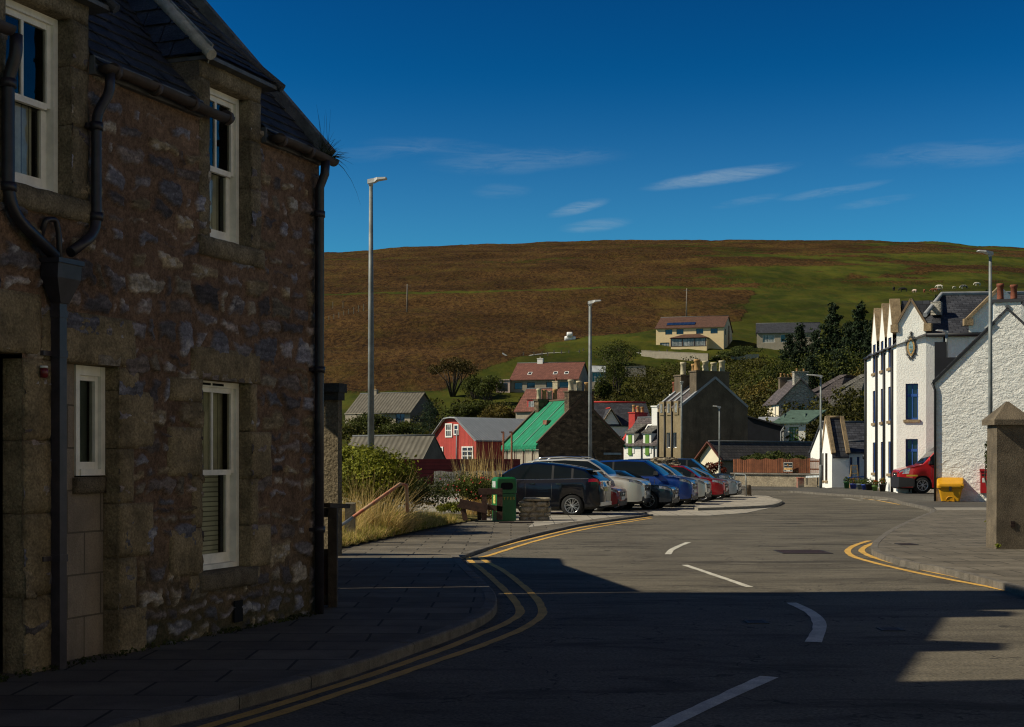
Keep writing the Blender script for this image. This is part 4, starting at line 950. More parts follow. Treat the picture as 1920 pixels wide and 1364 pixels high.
for k in range(34):
    c = Vector(P(868+random.uniform(-50, 50), 915+random.uniform(-22, 20), 42.1)); mb.lathe(c, [(0,-.025),(.022,-.01),(.022,.01),(0,.025)], 6)
o = mb.build('hip', mat('rose hip red', (.42, .03, .015), rough=.4), hips); tag(o, kind='stuff')
# wooden post and handrail
m_post = mat('grey weathered timber', (.16, .135, .09), rough=.9, var=.35, vs=7, bump=1, bs=25, bd=.02, stain=.3)
g = gnd(655, 1014); mb = MB(); mb.add([(g.x-.115,g.y-.1,-.3),(g.x+.115,g.y-.1,-.3),(g.x+.115,g.y+.1,-.3),(g.x-.115,g.y+.1,-.3),(g.x-.075,g.y-.1,.79),(g.x+.125,g.y-.1,.79),(g.x+.125,g.y+.1,.81),(g.x-.075,g.y+.1,.81)], [(0,3,2,1),(4,5,6,7),(0,1,5,4),(1,2,6,5),(2,3,7,6),(3,0,4,7)])
tag(mb.build('wooden_post', m_post), 'short grey square wooden post at the bank beside the handrail', 'post')
hr = thing('handrail', 'sloping handrail with peeling red paint rising through the dry grass', 'handrail', gnd(665, 985))
a, b, c = at(636, 988, 29.2), at(662, 970, 29.3), at(750, 908, 29.9)
mb = MB(); mb.tube([b, b.lerp(c, .5), c, c+Vector((.12,.2,-.02)), c+Vector((.14,.25,-.6))], .038, 8); mb.build('rail', mat('peeling red rail paint', (.34, .085, .045), rough=.7, var=.5, vs=5, col2=(.42,.30,.18)), hr)
mb = MB(); mb.tube([at(625, 1000, 29.1), a, b], .034, 8); mb.build('galvanised_end', mat('galvanised steel', (.30, .32, .33), rough=.45, var=.25, vs=8, metal=.6), hr)
# bench seen end-on
m_bench = mat('brown stained bench wood', (.075, .036, .022), rough=.7, var=.35, vs=6, bump=1, bs=30, bd=.01)
bench = thing('bench', 'dark brown wooden bench seen end on beside the litter bin', 'bench', gnd(895, 975))
def bp_(px, py, Y=40.2): return at(px, py, Y)
mb = MB(); mb.beam(bp_(861, 944), bp_(914, 955), .25, .2, up=(0,1,0)); mb.beam(bp_(858, 949, 40.6), bp_(912, 947, 40.6), .7, .07, up=(0,0,1)); mb.build('seat', m_bench, bench)
for (p0, p1, Y, wd) in [((868, 955), (873, 976), 40.2, .14), ((899, 948), (899, 976), 40.9, .12)]:
    mb = MB(); mb.beam(bp_(*p0, Y), bp_(*p1, Y), wd, .12, up=(0,1,0)); mb.build('leg', m_bench, bench)
mb = MB(); mb.beam(bp_(908, 918), bp_(908, 976), .14, .10, up=(0,1,0)); mb.build('leg', m_bench, bench)
mb = MB(); mb.beam(bp_(937, 920), bp_(937, 975), .16, .10, up=(0,1,0)); mb.build('leg', m_bench, bench)
mb = MB(); mb.beam(bp_(897, 922), bp_(942, 922), .12, .17, up=(0,0,1)); mb.build('backrest', m_bench, bench)
mb = MB(); mb.beam(bp_(908, 950), bp_(942, 955), .10, .15, up=(0,0,1)); mb.build('rail', m_bench, bench)
# litter bin
m_bin = mat('green bin plastic', (.008, .135, .030), rough=.4, var=.15, vs=4, grain=.08, gs=60, spec=.5)
binr = thing('litter_bin', 'square green litter bin with yellow lettering beside the bench', 'litter bin', gnd(947, 973))
g0 = gnd(923, 973); U = Vector((.90, -.43, 0)).normalized(); V_ = Vector((.43, .90, 0)).normalized()
# the corner nearest the camera sits at px 934
C0 = gnd(934, 974); FX = Vector((.985, .17, 0)).normalized(); FY = Vector((-.17*1.0, .985, 0)).normalized(); FY = Vector((-.62, .785, 0)).normalized(); FX = Vector((.785+.2, .17, 0)).normalized()
def BN(x, y, z): return C0+FX*x+Vector((-FX.y, FX.x, 0))*y+Vector((0,0,z))
WB, DB, HB_ = .58, .52, 1.18
C0 = gnd(932, 975); FX = Vector((.955, .296, 0)).normalized()
mb = MB(BN); e = .045
def rrect(x0, x1, y0, y1, r, n=4):
    out = []
    for cx_, cy_, a0 in ((x1-r, y0+r, -90), (x1-r, y1-r, 0), (x0+r, y1-r, 90), (x0+r, y0+r, 180)):
        for k in range(n+1): t = R(a0+90*k/n); out.append((cx_+r*math.cos(t), cy_+r*math.sin(t)))
    return out
mb.prism(rrect(0, WB, 0, DB, e), -.045, .74); mb.build('body', m_bin, binr)
mb = MB(BN); po = rrect(-.015, WB+.015, -.015, DB+.015, e+.01); n = len(po)
def loop(mb, loops, cap=True):
    V = [p for l in loops for p in l]; n = len(loops[0]); mb.add(V, [(i*n+k, i*n+(k+1) % n, (i+1)*n+(k+1) % n, (i+1)*n+k) for i in range(len(loops)-1) for k in range(n)]+([tuple(range(n))[::-1], tuple((len(loops)-1)*n+k for k in range(n))] if cap else []))
cxm, cym = WB/2, DB/2
loop(mb, [[(x, y, .755) for x, y in po], [(x, y, 1.10) for x, y in po], [(cxm+(x-cxm)*.97, cym+(y-cym)*.97, 1.16) for x, y in po], [(cxm+(x-cxm)*.80, cym+(y-cym)*.80, 1.215) for x, y in po]]); mb.build('hood', m_bin, binr)
m_blk = mat('black void', (.004, .004, .004), rough=.9, var=.1)
mb = MB(BN); mb.extr([(p[0], -.022, p[1]) for p in rrect(.11, WB-.11, .86, 1.06, .07)], (0, .012, 0)); mb.build('slot', m_blk, binr)
m_yl = mat('yellow lettering', (.50, .42, .06), rough=.7, var=.1)
def lettering(txt, size, origin, xdir, zdir, parent, mtl, name='lettering', depth=.004, spacing=1.1):
    cu = bpy.data.curves.new(name, 'FONT'); cu.body = txt; cu.size = size; cu.extrude = depth; cu.space_character = spacing; cu.align_x = 'CENTER'; cu.align_y = 'CENTER'
    o = bpy.data.objects.new(name, cu); COL.objects.link(o)
    x, y = Vector(xdir).normalized(), Vector(zdir).normalized(); z = x.cross(y)
    M = Matrix((x, y, z)).transposed().to_4x4(); M.translation = Vector(origin)
    dg = bpy.context.evaluated_depsgraph_get(); me = bpy.data.meshes.new_from_object(o.evaluated_get(dg)); me.transform(M)
    bpy.data.objects.remove(o); bpy.data.curves.remove(cu); me.materials.clear(); me.materials.append(mtl); me.name = name
    q = bpy.data.objects.new(name, me); COL.objects.link(q)
    if parent is not None: q.parent = parent; q.matrix_parent_inverse = root_matrix(parent).inverted()
    return q
lettering('LITTER', .125, BN(WB/2-.0, -.012, .60), FX, (0,0,1), binr, m_yl, spacing=1.35)
mb = MB(BN); mb.box(-.012, -.004, .14, .34, .46, .70); mb.build('sticker', mat('yellow sticker', (.55, .5, .12), var=.5, vs=18), binr)
mb = MB(BN); mb.box(-.024, -.016, .08, .40, .92, 1.10); mb.build('notice', mat('pale notice', (.42, .44, .40), var=.4, vs=15), binr)
# dry stone wall stub
m_stone = mat('lichened wall stone', (.46, .38, .26), rough=.95, var=.4, vs=5, grain=.3, gs=40, bump=1, bs=25, bd=.04, stain=.35)
stub = thing('stone_wall', 'low end of a dry stone wall between litter bin and dark car', 'stone wall', gnd(1005, 974))
rng = random.Random(4); sx, sy = gnd(973, 974).x, gnd(973, 974).y; WL = gnd(1033, 974).x-sx
mb = MB(); z = 0.0; courses = []
z = -.05
def stone(mb, x0, x1, y0, y1, z0, z1, sd):
    n = 5; V = []; F = []
    for f in range(1):
        pts = []
        for k in range(n+1):
            for i in range(n+1):
                for j in range(n+1):
                    if k in (0, n) or i in (0, n) or j in (0, n): pts.append((i, j, k))
        ix = {p: q for q, p in enumerate(pts)}
        for i, j, k in pts:
            u, v, w_ = 2*i/n-1, 2*j/n-1, 2*k/n-1; l = (abs(u)**5+abs(v)**5+abs(w_)**5)**.2 or 1
            q = Vector((u/l, v/l, w_/l)); q *= 1+.07*mnoise.noise((u*1.3+sd, v*1.3, w_*1.3+sd*.3))
            V.append((x0+(x1-x0)*(q.x*.5+.5), y0+(y1-y0)*(q.y*.5+.5), z0+(z1-z0)*(q.z*.5+.5)))
        for a in range(n):
            for b in range(n):
                for w_ in (0, n):
                    f1 = [(a,b,w_),(a+1,b,w_),(a+1,b+1,w_),(a,b+1,w_)]; f2 = [(a,w_,b),(a+1,w_,b),(a+1,w_,b+1),(a,w_,b+1)]; f3 = [(w_,a,b),(w_,a+1,b),(w_,a+1,b+1),(w_,a,b+1)]
                    for q, fl in ((f1, w_ == 0), (f2, w_ == n), (f3, w_ == 0)):
                        t = [ix[p] for p in q]; F.append(tuple(t[::-1] if fl else t))
    mb.add(V, F, True)
for ci in range(4):
    h = [.13, .12, .17, .15][ci]; x = sx-.02*ci*0
    while x < sx+WL-.02:
        l = rng.uniform(.22, .5); x1 = min(x+l, sx+WL+rng.uniform(-.03,.03))
        if x1-x > .07: stone(mb, x, x1-.01, sy-.03+rng.uniform(-.03,.03), sy+.65, z, z+h-.006, rng.uniform(0, 90))
        x = x1
    z += h
mb.box(sx+.06, sx+WL-.06, sy+.05, sy+.6, -.05, z-.05)
mb.build('wall', m_stone, stub); mb = MB(); stone(mb, sx+.12, sx+WL, sy-.04, sy+.6, z, z+.10, 3); mb.build('capstone', m_stone, stub)

# ================================================================== lamps, posts, street items
m_galv = mat('galvanised lamp steel', (.22, .235, .225), rough=.65, var=.3, vs=3, metal=.2, stain=.2)
m_lampg = mat('lamp head grey', (.45, .45, .43), rough=.5, var=.1)
def lamp(name, label, base, top, r0, r1, head, hl=.65, sleeve=1.3, dark=None, group=None):
    """tapered street lamp: base point, top z, LED head stretching along head (unit 2D)"""
    t = thing(name, label, 'street lamp', base, group); b = Vector(base); mb = MB()
    mb.tube([b, b+Vector((0,0,sleeve)), b+Vector((0,0,sleeve+.08))], [r0*1.18, r0*1.18, r0], 14); mb.build('base_sleeve', dark or m_galv, t)
    mb = MB(); mb.tube([b+Vector((0,0,sleeve)), b+Vector((0,0,(top-b.z)*.6)), Vector((b.x, b.y, top))], [r0*.98, (r0+r1)/2, r1], 14); mb.build('pole', m_galv, t)
    h = Vector((head[0], head[1], 0)).normalized(); s = Vector((-h.y, h.x, 0)); p = Vector((b.x, b.y, top)); mb = MB(); V = []
    for (d, wd, z0, z1) in ((-.09, .06, -.06, .06), (.1, .09, -.03, .085), (hl*.45, .14, .03, .10), (hl, .12, .06, .105), (hl+.02, .08, .07, .10)):
        V += [p+h*d+s*wd+Vector((0,0,z0)), p+h*d-s*wd+Vector((0,0,z0)), p+h*d-s*wd*.8+Vector((0,0,z1)), p+h*d+s*wd*.8+Vector((0,0,z1))]
    mb.add(V, [(i*4+k, i*4+(k+1) % 4, i*4+4+(k+1) % 4, i*4+4+k) for i in range(4) for k in range(4)]+[(3,2,1,0),(16,17,18,19)]); mb.tube([p-Vector((0,0,.12)), p+Vector((0,0,.04))], r1*1.25, 12)
    mb.build('lamp_head', m_lampg, t); return t
m_sleeve = mat('dark lamp sleeve', (.05, .055, .05), rough=.6, var=.2)
lamp('street_lamp', 'tall grey street lamp nearest the stone house, rising from the bushes', (at(695.5, 1007, 39)[0], 39, -.3), at(703, 341, 39).z, .10, .05, (1, -.1), .42)
lamp('street_lamp', 'tall grey street lamp in front of the green netted cottage', (at(1106.5, 940, 57)[0], 57, 0), at(1113, 568, 57).z, .085, .055, (1, -.1), .42)
lamp('street_lamp', 'tall grey street lamp beside the white rubble house and red post box', (gnd(1857, 953).x, gnd(1857, 953).y, 0), at(1858, 471, 49.6).z, .088, .05, (-1, -.1), .45, sleeve=.62, dark=m_sleeve)
lamp('street_lamp', 'slim street lamp beside the white lodge gable', (at(1539, 915, 84)[0], 84, 0), at(1539, 706, 84).z, .075, .05, (-1, -.2), .85)
lamp('street_lamp', 'thin dark street lamp in front of the dark gable', (at(1349, 905, 96)[0], 96, -.1), at(1350, 764, 96).z, .06, .045, (-1, -.1), .42)
lamp('street_lamp', 'grey pole lamp at the lit face of the dark tall house', (at(1278, 900, 100)[0], 100, -.1), at(1279, 718, 100).z, .075, .06, (0, -1), .2)
lamp('street_lamp', 'grey lamp standing behind the gap of the white houses', (at(1775, 850, 69.3)[0], 69.3, 0), at(1774, 623, 69.3).z, .08, .06, (-1, -.1), .5)
# stone gate pillar on the right
m_pil = mat('rendered gate pillar', (.15, .118, .078), rough=.95, var=.3, vs=2.5, grain=.3, gs=50, bump=1, bs=40, bd=.02, stain=.7)
pil = thing('gate_pillar', 'stout rendered gate pillar with pyramid cap at the right pavement', 'gate pillar', gnd(1893, 1030))
gp = gnd(1868, 1030); x0 = gp.x; mb = MB(); mb.add([(x0,27.45,-.05),(x0+.62,27.45,-.05),(x0+.62,28.05,-.05),(x0,28.05,-.05),(x0+.02,27.47,2.40),(x0+.6,27.47,2.40),(x0+.6,28.03,2.40),(x0+.02,28.03,2.40)], [(0,1,5,4),(1,2,6,5),(2,3,7,6),(3,0,4,7)]); mb.build('shaft', m_pil, pil)
mb = MB(); mb.add([(x0-.06,27.38,2.40),(x0+.70,27.38,2.40),(x0+.70,28.12,2.40),(x0-.06,28.12,2.40),(x0-.06,27.38,2.50),(x0+.70,27.38,2.50),(x0+.70,28.12,2.50),(x0-.06,28.12,2.50),(x0+.30,27.74,2.86),(x0+.34,27.74,2.86),(x0+.34,27.78,2.86),(x0+.30,27.78,2.86)],
   [(3,2,1,0),(0,1,5,4),(1,2,6,5),(2,3,7,6),(3,0,4,7),(4,5,9,8),(5,6,10,9),(6,7,11,10),(7,4,8,11),(8,9,10,11)]); mb.build('cap', m_pil, pil)
mb = MB(); mb.box(x0+.28, x0+.36, 27.44, 27.455, .42, .54); mb.build('iron_plate', iron, pil)
gw = thing('boundary_wall', 'rendered garden wall running right from the gate pillar', 'wall', (11.5, 27.8, 0)); mb = MB(); mb.box(x0+.62, 18, 27.6, 27.95, -.1, 1.9); mb.build('wall', m_pil, gw)
bush('climbing_plant', 'leafy climber poking out behind the gate pillar', P(1860, 870, 30), (.14, .3, .8), 900, .07, m_leafd, T2, 9, 22, stems=True, cat='plant')
bush('weed', 'small green weed at the foot of the gate pillar', P(1868, 1024, 27.2), (.09, .08, .06), 70, .05, m_leafb, T1, 3, 23, stems=False, cat='weed')
bush('weed', 'low weeds sprouting along the right pavement wall edge', P(1858, 985, 31.5), (.2, .5, .16), 260, .06, m_leafb, T1, 5, 24, stems=False, cat='weed')
# unseen pale house across the street, added to bounce warm light
opp = thing('unseen_house', 'unseen pale harled house across the street, bouncing light onto the stone house', 'house', (16.5, 4, 0))
mb = MB(); mb.box(13.5, 20, -14, 20, -.1, 5.6); mb.build('wall', mat('cream harl', (.62, .55, .43), rough=.95, var=.12, vs=3, grain=.15, gs=40, bump=1, bs=40, bd=.02), opp)
mb = MB(); mb.extr([(13.2,-14.3,5.5),(16.75,-14.3,8.4),(20.3,-14.3,5.5)], (0, 34.6, 0)); mb.build('roof', m_slateN, opp)
# ================================================================== village houses
def cmat(name, c, **k): return mat(name, c, **k)
m_wwhite = mat('white painted harl', (.88, .86, .79), rough=.92, var=.05, vs=1.2, grain=.05, gs=20, bump=1, bs=14, bd=.03, stain=.06)
m_wrub = mat('whitewashed rubble', (.88, .86, .79), rough=.92, var=.06, vs=1.5, kind='lumpy', pdepth=.115, bump=1, bs=22, bd=.02, stain=.06)
m_slate = mat('slate roof', (.050, .052, .060), rough=.6, var=.3, vs=2, kind='slate', pw=.38, ph=.26, joint=.02, jcol=(.02,.02,.025), jvar=.3, stain=.15)
m_slatep = mat('purple slate', (.105, .085, .082), rough=.7, var=.3, vs=2, kind='slate', pw=.4, ph=.28, joint=.02, jvar=.25, stain=.2)
m_slateg = mat('grey slate', (.135, .125, .105), rough=.8, var=.3, vs=2, kind='slate', pw=.4, ph=.28, joint=.02, jvar=.25, stain=.3)
m_tiler = mat('red concrete tiles', (.20, .075, .052), rough=.85, var=.25, vs=1.5, kind='slate', pw=.35, ph=.34, joint=.02, jvar=.15, stain=.15)
m_tileb = mat('brown tiles', (.13, .060, .036), rough=.85, var=.25, vs=1.5, kind='slate', pw=.35, ph=.34, joint=.02, jvar=.15, stain=.1)
m_asb = mat('grey sheet roof', (.13, .115, .088), rough=.9, var=.3, vs=1.0, kind='corrugate', pw=.55, pdepth=.03, stain=.4)
m_corr = mat('blue grey corrugated roof', (.46, .48, .48), rough=.6, var=.15, vs=1.2, kind='corrugate', pw=.22, pdepth=.02, stain=.12, metal=.1)
m_redb = mat('red boarding', (.46, .055, .04), rough=.7, var=.12, vs=1.5, kind='plank', pw=.2, joint=.03, jvar=.12, stain=.1)
m_maroon = mat('maroon boards', (.135, .016, .018), rough=.75, var=.15, vs=2, kind='plankh', pw=.25, joint=.02, jvar=.08)
m_redp = mat('red paint', (.46, .035, .026), rough=.7, var=.15, vs=3)
m_greyh = mat('grey roughcast', (.19, .165, .135), rough=.95, var=.2, vs=1.5, grain=.2, gs=25, bump=1, bs=18, bd=.03, stain=.3)
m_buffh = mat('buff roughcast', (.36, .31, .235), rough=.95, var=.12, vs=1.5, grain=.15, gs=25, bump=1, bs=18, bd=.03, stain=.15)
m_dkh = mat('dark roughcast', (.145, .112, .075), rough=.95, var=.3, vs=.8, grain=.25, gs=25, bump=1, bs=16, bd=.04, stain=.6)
m_cream = mat('cream wall', (.78, .60, .34), rough=.9, var=.05, vs=1.5, grain=.06, gs=20, bump=1, bs=20, bd=.015)
m_creaml = mat('pale cream wall', (.78, .70, .52), rough=.9, var=.05, vs=1.5)
m_pinkh = mat('pale pink panels', (.55, .42, .36), rough=.9, var=.1, kind='plank', pw=.5, joint=.03)
m_stoneg = mat('grey rubble gable', (.42, .385, .32), rough=.95, var=.2, vs=2, kind='rubble', pw=.6, ph=.25, jcol=(.24,.22,.18), jvar=.2, bump=1, bs=10, bd=.05, stain=.2)
m_stoned = mat('dark rubble gable', (.125, .088, .052), rough=.95, var=.45, vs=2.5, kind='rubble', pw=.42, ph=.2, jcol=(.10, .068, .04), jvar=.6, bump=1, bs=14, bd=.05, stain=.4)
m_sandc = mat('sandstone coping', (.30, .215, .12), rough=.95, var=.3, vs=4, bump=1, bs=20, bd=.03, stain=.2)
m_pot = mat('clay chimney pot', (.42, .24, .09), rough=.85, var=.3, vs=5)
m_potr = mat('red clay pot', (.20, .06, .03), rough=.8, var=.4, vs=7)
m_potw = mat('pale chimney pot', (.50, .43, .28), rough=.85, var=.25, vs=5)
m_blue = mat('blue window paint', (.02, .085, .32), rough=.5, var=.1)
m_brownf = mat('brown window paint', (.07, .028, .018), rough=.5, var=.1)
m_greenf = mat('green shutter paint', (.11, .25, .025), rough=.6, var=.1)
m_whitef = mat('white window trim', (.80, .78, .72), rough=.6, var=.05)
m_pane = mat('dark window glass', (.022, .026, .032), rough=.08, var=.2, vs=1.5, spec=.8)
m_panec = mat('curtained window glass', (.30, .30, .28), rough=.15, var=.5, vs=2.5, spec=.6, kind='plank', pw=.25, joint=.05, jvar=.5)
m_panel = mat('solar panel', (.012, .03, .085), rough=.15, var=.15, kind='brick', pw=1.0, ph=1.6, joint=.04, jcol=(.05,.07,.12), offset=0, spec=.8)
m_leadp = mat('pale lead flashing', (.30, .31, .32), rough=.6, var=.2)
m_blackg = mat('black gutter paint', (.012, .012, .014), rough=.5, var=.2)
m_annex = mat('black felt cladding', (.010, .011, .016), rough=.85, var=.3)

class House:
    """rectangular house: x along the front from its left corner, y backwards; ridge 'u' runs with the front, 'v' runs back (front gable)"""
    def __init__(s, name, label, O, ang, L, W, eave, ridge, wall, roof, axis='u', cat='house', group=None, base=-1.0, over=.25, rmid=.5, thick=.12, gablewall=None, skew=None, windows=(), eave2=None, roofname='roof', frontwall=None):
        s.root = thing(name, label, cat, O, group); s.T = frame(O, ang); s.O = Vector(O); s.L, s.W, s.eave, s.ridge = L, W, eave, ridge
        e2 = eave if eave2 is None else eave2; T = s.T
        hole = {'front': [], 'left': [], 'right': [], 'back': []}
        for w_ in windows: hole[w_[0]].append(w_[1:5])
        faces = {'front': ((0,0), (1,0), L), 'right': ((L,0), (0,1), W), 'back': ((L,W), (-1,0), L), 'left': ((0,W), (0,-1), W)}
        s.faces = faces
        def top(face, a):
            if axis == 'u':
                if face == 'front': return eave
                if face == 'back': return e2
                y = a if face == 'right' else W-a
                return eave+(ridge-eave)*y/(W*rmid) if y <= W*rmid else ridge+(e2-ridge)*(y-W*rmid)/(W*(1-rmid))
            if face == 'left': return eave
            if face == 'right': return e2
            x = a if face == 'front' else L-a
            return eave+(ridge-eave)*x/(L*rmid) if x <= L*rmid else ridge+(e2-ridge)*(x-L*rmid)/(L*(1-rmid))
        mbs = {}
        for fc, (p, d, ln) in faces.items():
            m_ = wall
            if gablewall is not None and fc == gablewall[0]: m_ = gablewall[1]
            if frontwall is not None and fc == 'front': m_ = frontwall
            mb = mbs.setdefault(m_.name, (MB(T), m_))[0]
            xs_ = sorted({0, ln, *([ln*rmid] if (axis == 'u') == (fc == 'right') and fc in ('right','front') else [ln*(1-rmid)] if (axis == 'u') == (fc == 'left') and fc in ('left','back') else []), *[v for h in hole[fc] for v in h[:2]]})
            for a, b in zip(xs_[:-1], xs_[1:]):
                hs = sorted([h for h in hole[fc] if h[0] <= a+1e-6 and h[1] >= b-1e-6], key=lambda h: h[2]); z = base; segs = []
                for h in hs: segs.append((z, h[2])); z = h[3]
                pt = lambda q, zz: (p[0]+d[0]*q, p[1]+d[1]*q, zz)
                for z0, z1 in segs: mb.add([pt(a,z0), pt(b,z0), pt(b,z1), pt(a,z1)], [(0,1,2,3)])
                mb.add([pt(a,z), pt(b,z), pt(b,top(fc,b)), pt(a,top(fc,a))], [(0,1,2,3)])
        for mb, m_ in mbs.values(): mb.build('wall', m_, s.root)
        for w_ in windows: s.window(*w_)
        if roof is not None:
            mb = MB(T); o = over; k = ((ridge-eave)/(W*rmid) if axis == 'u' else (ridge-eave)/(L*rmid)); k2 = ((ridge-e2)/(W*(1-rmid)) if axis == 'u' else (ridge-e2)/(L*(1-rmid))); t = thick
            so = -.02 if skew else o*.6
            if axis == 'u':
                A = [(-so, -o, eave-k*o), (L+so, -o, eave-k*o), (L+so, W*rmid, ridge), (-so, W*rmid, ridge)]; B = [(L+so, W+o, e2-k2*o), (-so, W+o, e2-k2*o), (-so, W*rmid, ridge), (L+so, W*rmid, ridge)]
            else:
                A = [(-o, W+so, eave-k*o), (-o, -so, eave-k*o), (L*rmid, -so, ridge), (L*rmid, W+so, ridge)]; B = [(L+o, -so, e2-k2*o), (L+o, W+so, e2-k2*o), (L*rmid, W+so, ridge), (L*rmid, -so, ridge)]
            for Q in (A, B):
                V = [(x, y, z+.01) for x, y, z in Q]+[(x, y, z+.01+t) for x, y, z in Q]
                mb.add(V, [(3,2,1,0),(4,5,6,7),(0,1,5,4),(1,2,6,5),(2,3,7,6),(3,0,4,7)])
            s.roof = mb.build(roofname, roof, s.root)
            s.k = k; s.t = t; s.axis = axis; s.rmid = rmid; s.e2 = e2; s.k2 = k2
            mb = MB(T); rz_ = ridge+t+.03
            if axis == 'u': mb.tube([T(-so, W*rmid, rz_), T(L+so, W*rmid, rz_)] if False else [Vector((-so, W*rmid, rz_)), Vector((L+so, W*rmid, rz_))], .09, 6)
            else: mb.tube([Vector((L*rmid, -so, rz_)), Vector((L*rmid, W+so, rz_))], .09, 6)
            mb.build('ridge', skew or m_leadd if not isinstance(skew, tuple) else skew[1], s.root)
            if skew:
                sides = []
                if axis == 'u':
                    for x in (.08, L-.08): sides += [((x,-o*.4,eave-k*o*.4), (x,W*rmid,ridge)), ((x,W+o*.4,e2-k2*o*.4), (x,W*rmid,ridge))]
                else:
                    for y in (.08, W-.08): sides += [((-o*.4,y,eave-k*o*.4), (L*rmid,y,ridge)), ((L+o*.4,y,e2-k2*o*.4), (L*rmid,y,ridge))]
                for a, b in sides:
                    mb = MB(); A_, B_ = T(*a)+Vector((0,0,t+.05)), T(*b)+Vector((0,0,t+.05)); d = T(1,0,0)-T(0,0,0) if axis == 'u' else T(0,1,0)-T(0,0,0)
                    mb.beam(A_, B_, .2, .24, up=d); mb.build('skew', skew, s.root)
    def pt(s, fc, a, z, out=0.0):
        p, d, ln = s.faces[fc]; n = (d[1], -d[0]); return s.T(p[0]+d[0]*a+n[0]*out, p[1]+d[1]*a+n[1]*out, z)
    def window(s, fc, a0, a1, z0, z1, fm=None, nx=1, nz=1, pane=None, inset=.12, sill=None, fw=.07, tb=None):
        fm = fm or m_whitef; pane = pane or m_pane
        T = lambda a, o, z: s.pt(fc, a, z, o); mb = MB(T); i = -inset
        mb.box(a0, a0+fw, i-.05, i, z0, z1); mb.box(a1-fw, a1, i-.05, i, z0, z1); mb.box(a0+fw, a1-fw, i-.05, i, z0, z0+fw); mb.box(a0+fw, a1-fw, i-.05, i, z1-fw, z1)
        for k in range(1, nx): x = a0+(a1-a0)*k/nx; mb.box(x-fw*.35, x+fw*.35, i-.045, i-.004, z0+fw, z1-fw)
        for k in range(1, nz): z = z0+(z1-z0)*k/nz; mb.box(a0+fw, a1-fw, i-.043, i-.006, z-fw*.35, z+fw*.35)
        if tb: z = z0+(z1-z0)*tb; mb.box(a0+fw, a1-fw, i-.043, i+.006, z-fw*.6, z+fw*.6)
        o = mb.build('window', fm, s.root)
        g = MB(T); g.add([(a0,i-.03,z0),(a1,i-.03,z0),(a1,i-.03,z1),(a0,i-.03,z1)], [(0,1,2,3)]); g.build('pane', pane, o)
        r = MB(T); r.add([(a0,0,z0),(a1,0,z0),(a1,0,z1),(a0,0,z1),(a0,i-.06,z0),(a1,i-.06,z0),(a1,i-.06,z1),(a0,i-.06,z1)], [(0,1,5,4),(1,2,6,5),(2,3,7,6),(3,0,4,7)]); r.build('reveal', sill or m_leadp, o)
        if sill: g = MB(T); g.box(a0-.08, a1+.08, -.02, .07, z0-.13, z0-.002); g.build('sill', sill, o)
        return o
    def roofpt(s, x, y, up=0.0):
        """point on the front slope (axis u) or left slope (axis v), local x,y"""
        z = s.eave+s.k*y if s.axis == 'u' else s.eave+s.k*x
        return s.T(x, y, z+s.t+.01+up)
    def skylight(s, x0, x1, y0, y1):
        mb = MB(); q = [s.roofpt(x0,y0,.05), s.roofpt(x1,y0,.05), s.roofpt(x1,y1,.05), s.roofpt(x0,y1,.05)]; n = (q[1]-q[0]).cross(q[3]-q[0]).normalized()
        mb.extr([p-n*.06 for p in q], n*.07); o = mb.build('skylight', m_whitef, s.root)
        c = sum(q, Vector())/4; mb = MB(); mb.add([c+(p-c)*.72+n*.02 for p in q], [(0,1,2,3)]); mb.build('pane', m_pane, o)
    def chimney(s, x0, x1, y0, y1, z0, z1, mt, pots=2, potm=None, poth=.5, cope=None, potr=.13, along='x', label=None):
        T = s.T; mb = MB(T); mb.box(x0, x1, y0, y1, z0, z1); o = mb.build('chimney', mt, s.root)
        if label: o['label'] = label
        mb = MB(T); mb.box(x0-.07, x1+.07, y0-.07, y1+.07, z1, z1+.12); mb.build('cope', cope or mt, o)
        for k in range(pots):
            f = (k+.5)/pots; x = x0+(x1-x0)*f if along == 'x' else (x0+x1)/2; y = (y0+y1)/2 if along == 'x' else y0+(y1-y0)*f
            h = poth*(1-.2*((k*7) % 3)/2); mb = MB(); mb.lathe(T(x, y, z1+.12), [(0,0),(potr*1.1,0),(potr,.08),(potr*.9,h*.8),(potr*1.15,h*.85),(potr*1.1,h),(potr*.7,h),(potr*.6,h-.1)], 10); mb.build('chimney_pot', (potm[k % len(potm)] if isinstance(potm, (list, tuple)) else potm) or m_pot, o)
        return o
    def pipe(s, fc, a, z0, z1, r=.05, out=.07, mt=None):
        mb = MB(); mb.tube([s.pt(fc, a, z0, out), s.pt(fc, a, z1, out)], r, 8); return mb.build('downpipe', mt or m_blackg, s.root)
    def gutter(s, fc, a0, a1, z, r=.06, out=.2):
        mb = MB(); mb.tube([s.pt(fc, a0, z, out), s.pt(fc, a1, z, out)], r, 8); return mb.build('gutter', m_blackg, s.root)
def span(px0, px1, Y, ang, z=None):
    """front-left corner at (px0, Y) and the length that brings the right corner to px1"""
    X = kx(px0)*Y; O = Vector((X, Y, 0)); L = solve_along(O, (math.cos(ang), math.sin(ang)), px1); return O, L
def zat(py, Y): return CAMZ-(py-CY)/FPX*Y
def corner(px, Y, ang, px_left):
    """right-front corner at (px, Y); returns the front-left corner and length"""
    C = Vector((kx(px)*Y, Y, 0)); L = solve_along(C, (-math.cos(ang), -math.sin(ang)), px_left); return C-Vector((math.cos(ang), math.sin(ang), 0))*L, L
def wdepth(O, L, ang, px):
    C = O+Vector((math.cos(ang), math.sin(ang), 0))*L; return solve_along(C, (-math.sin(ang), math.cos(ang)), px)

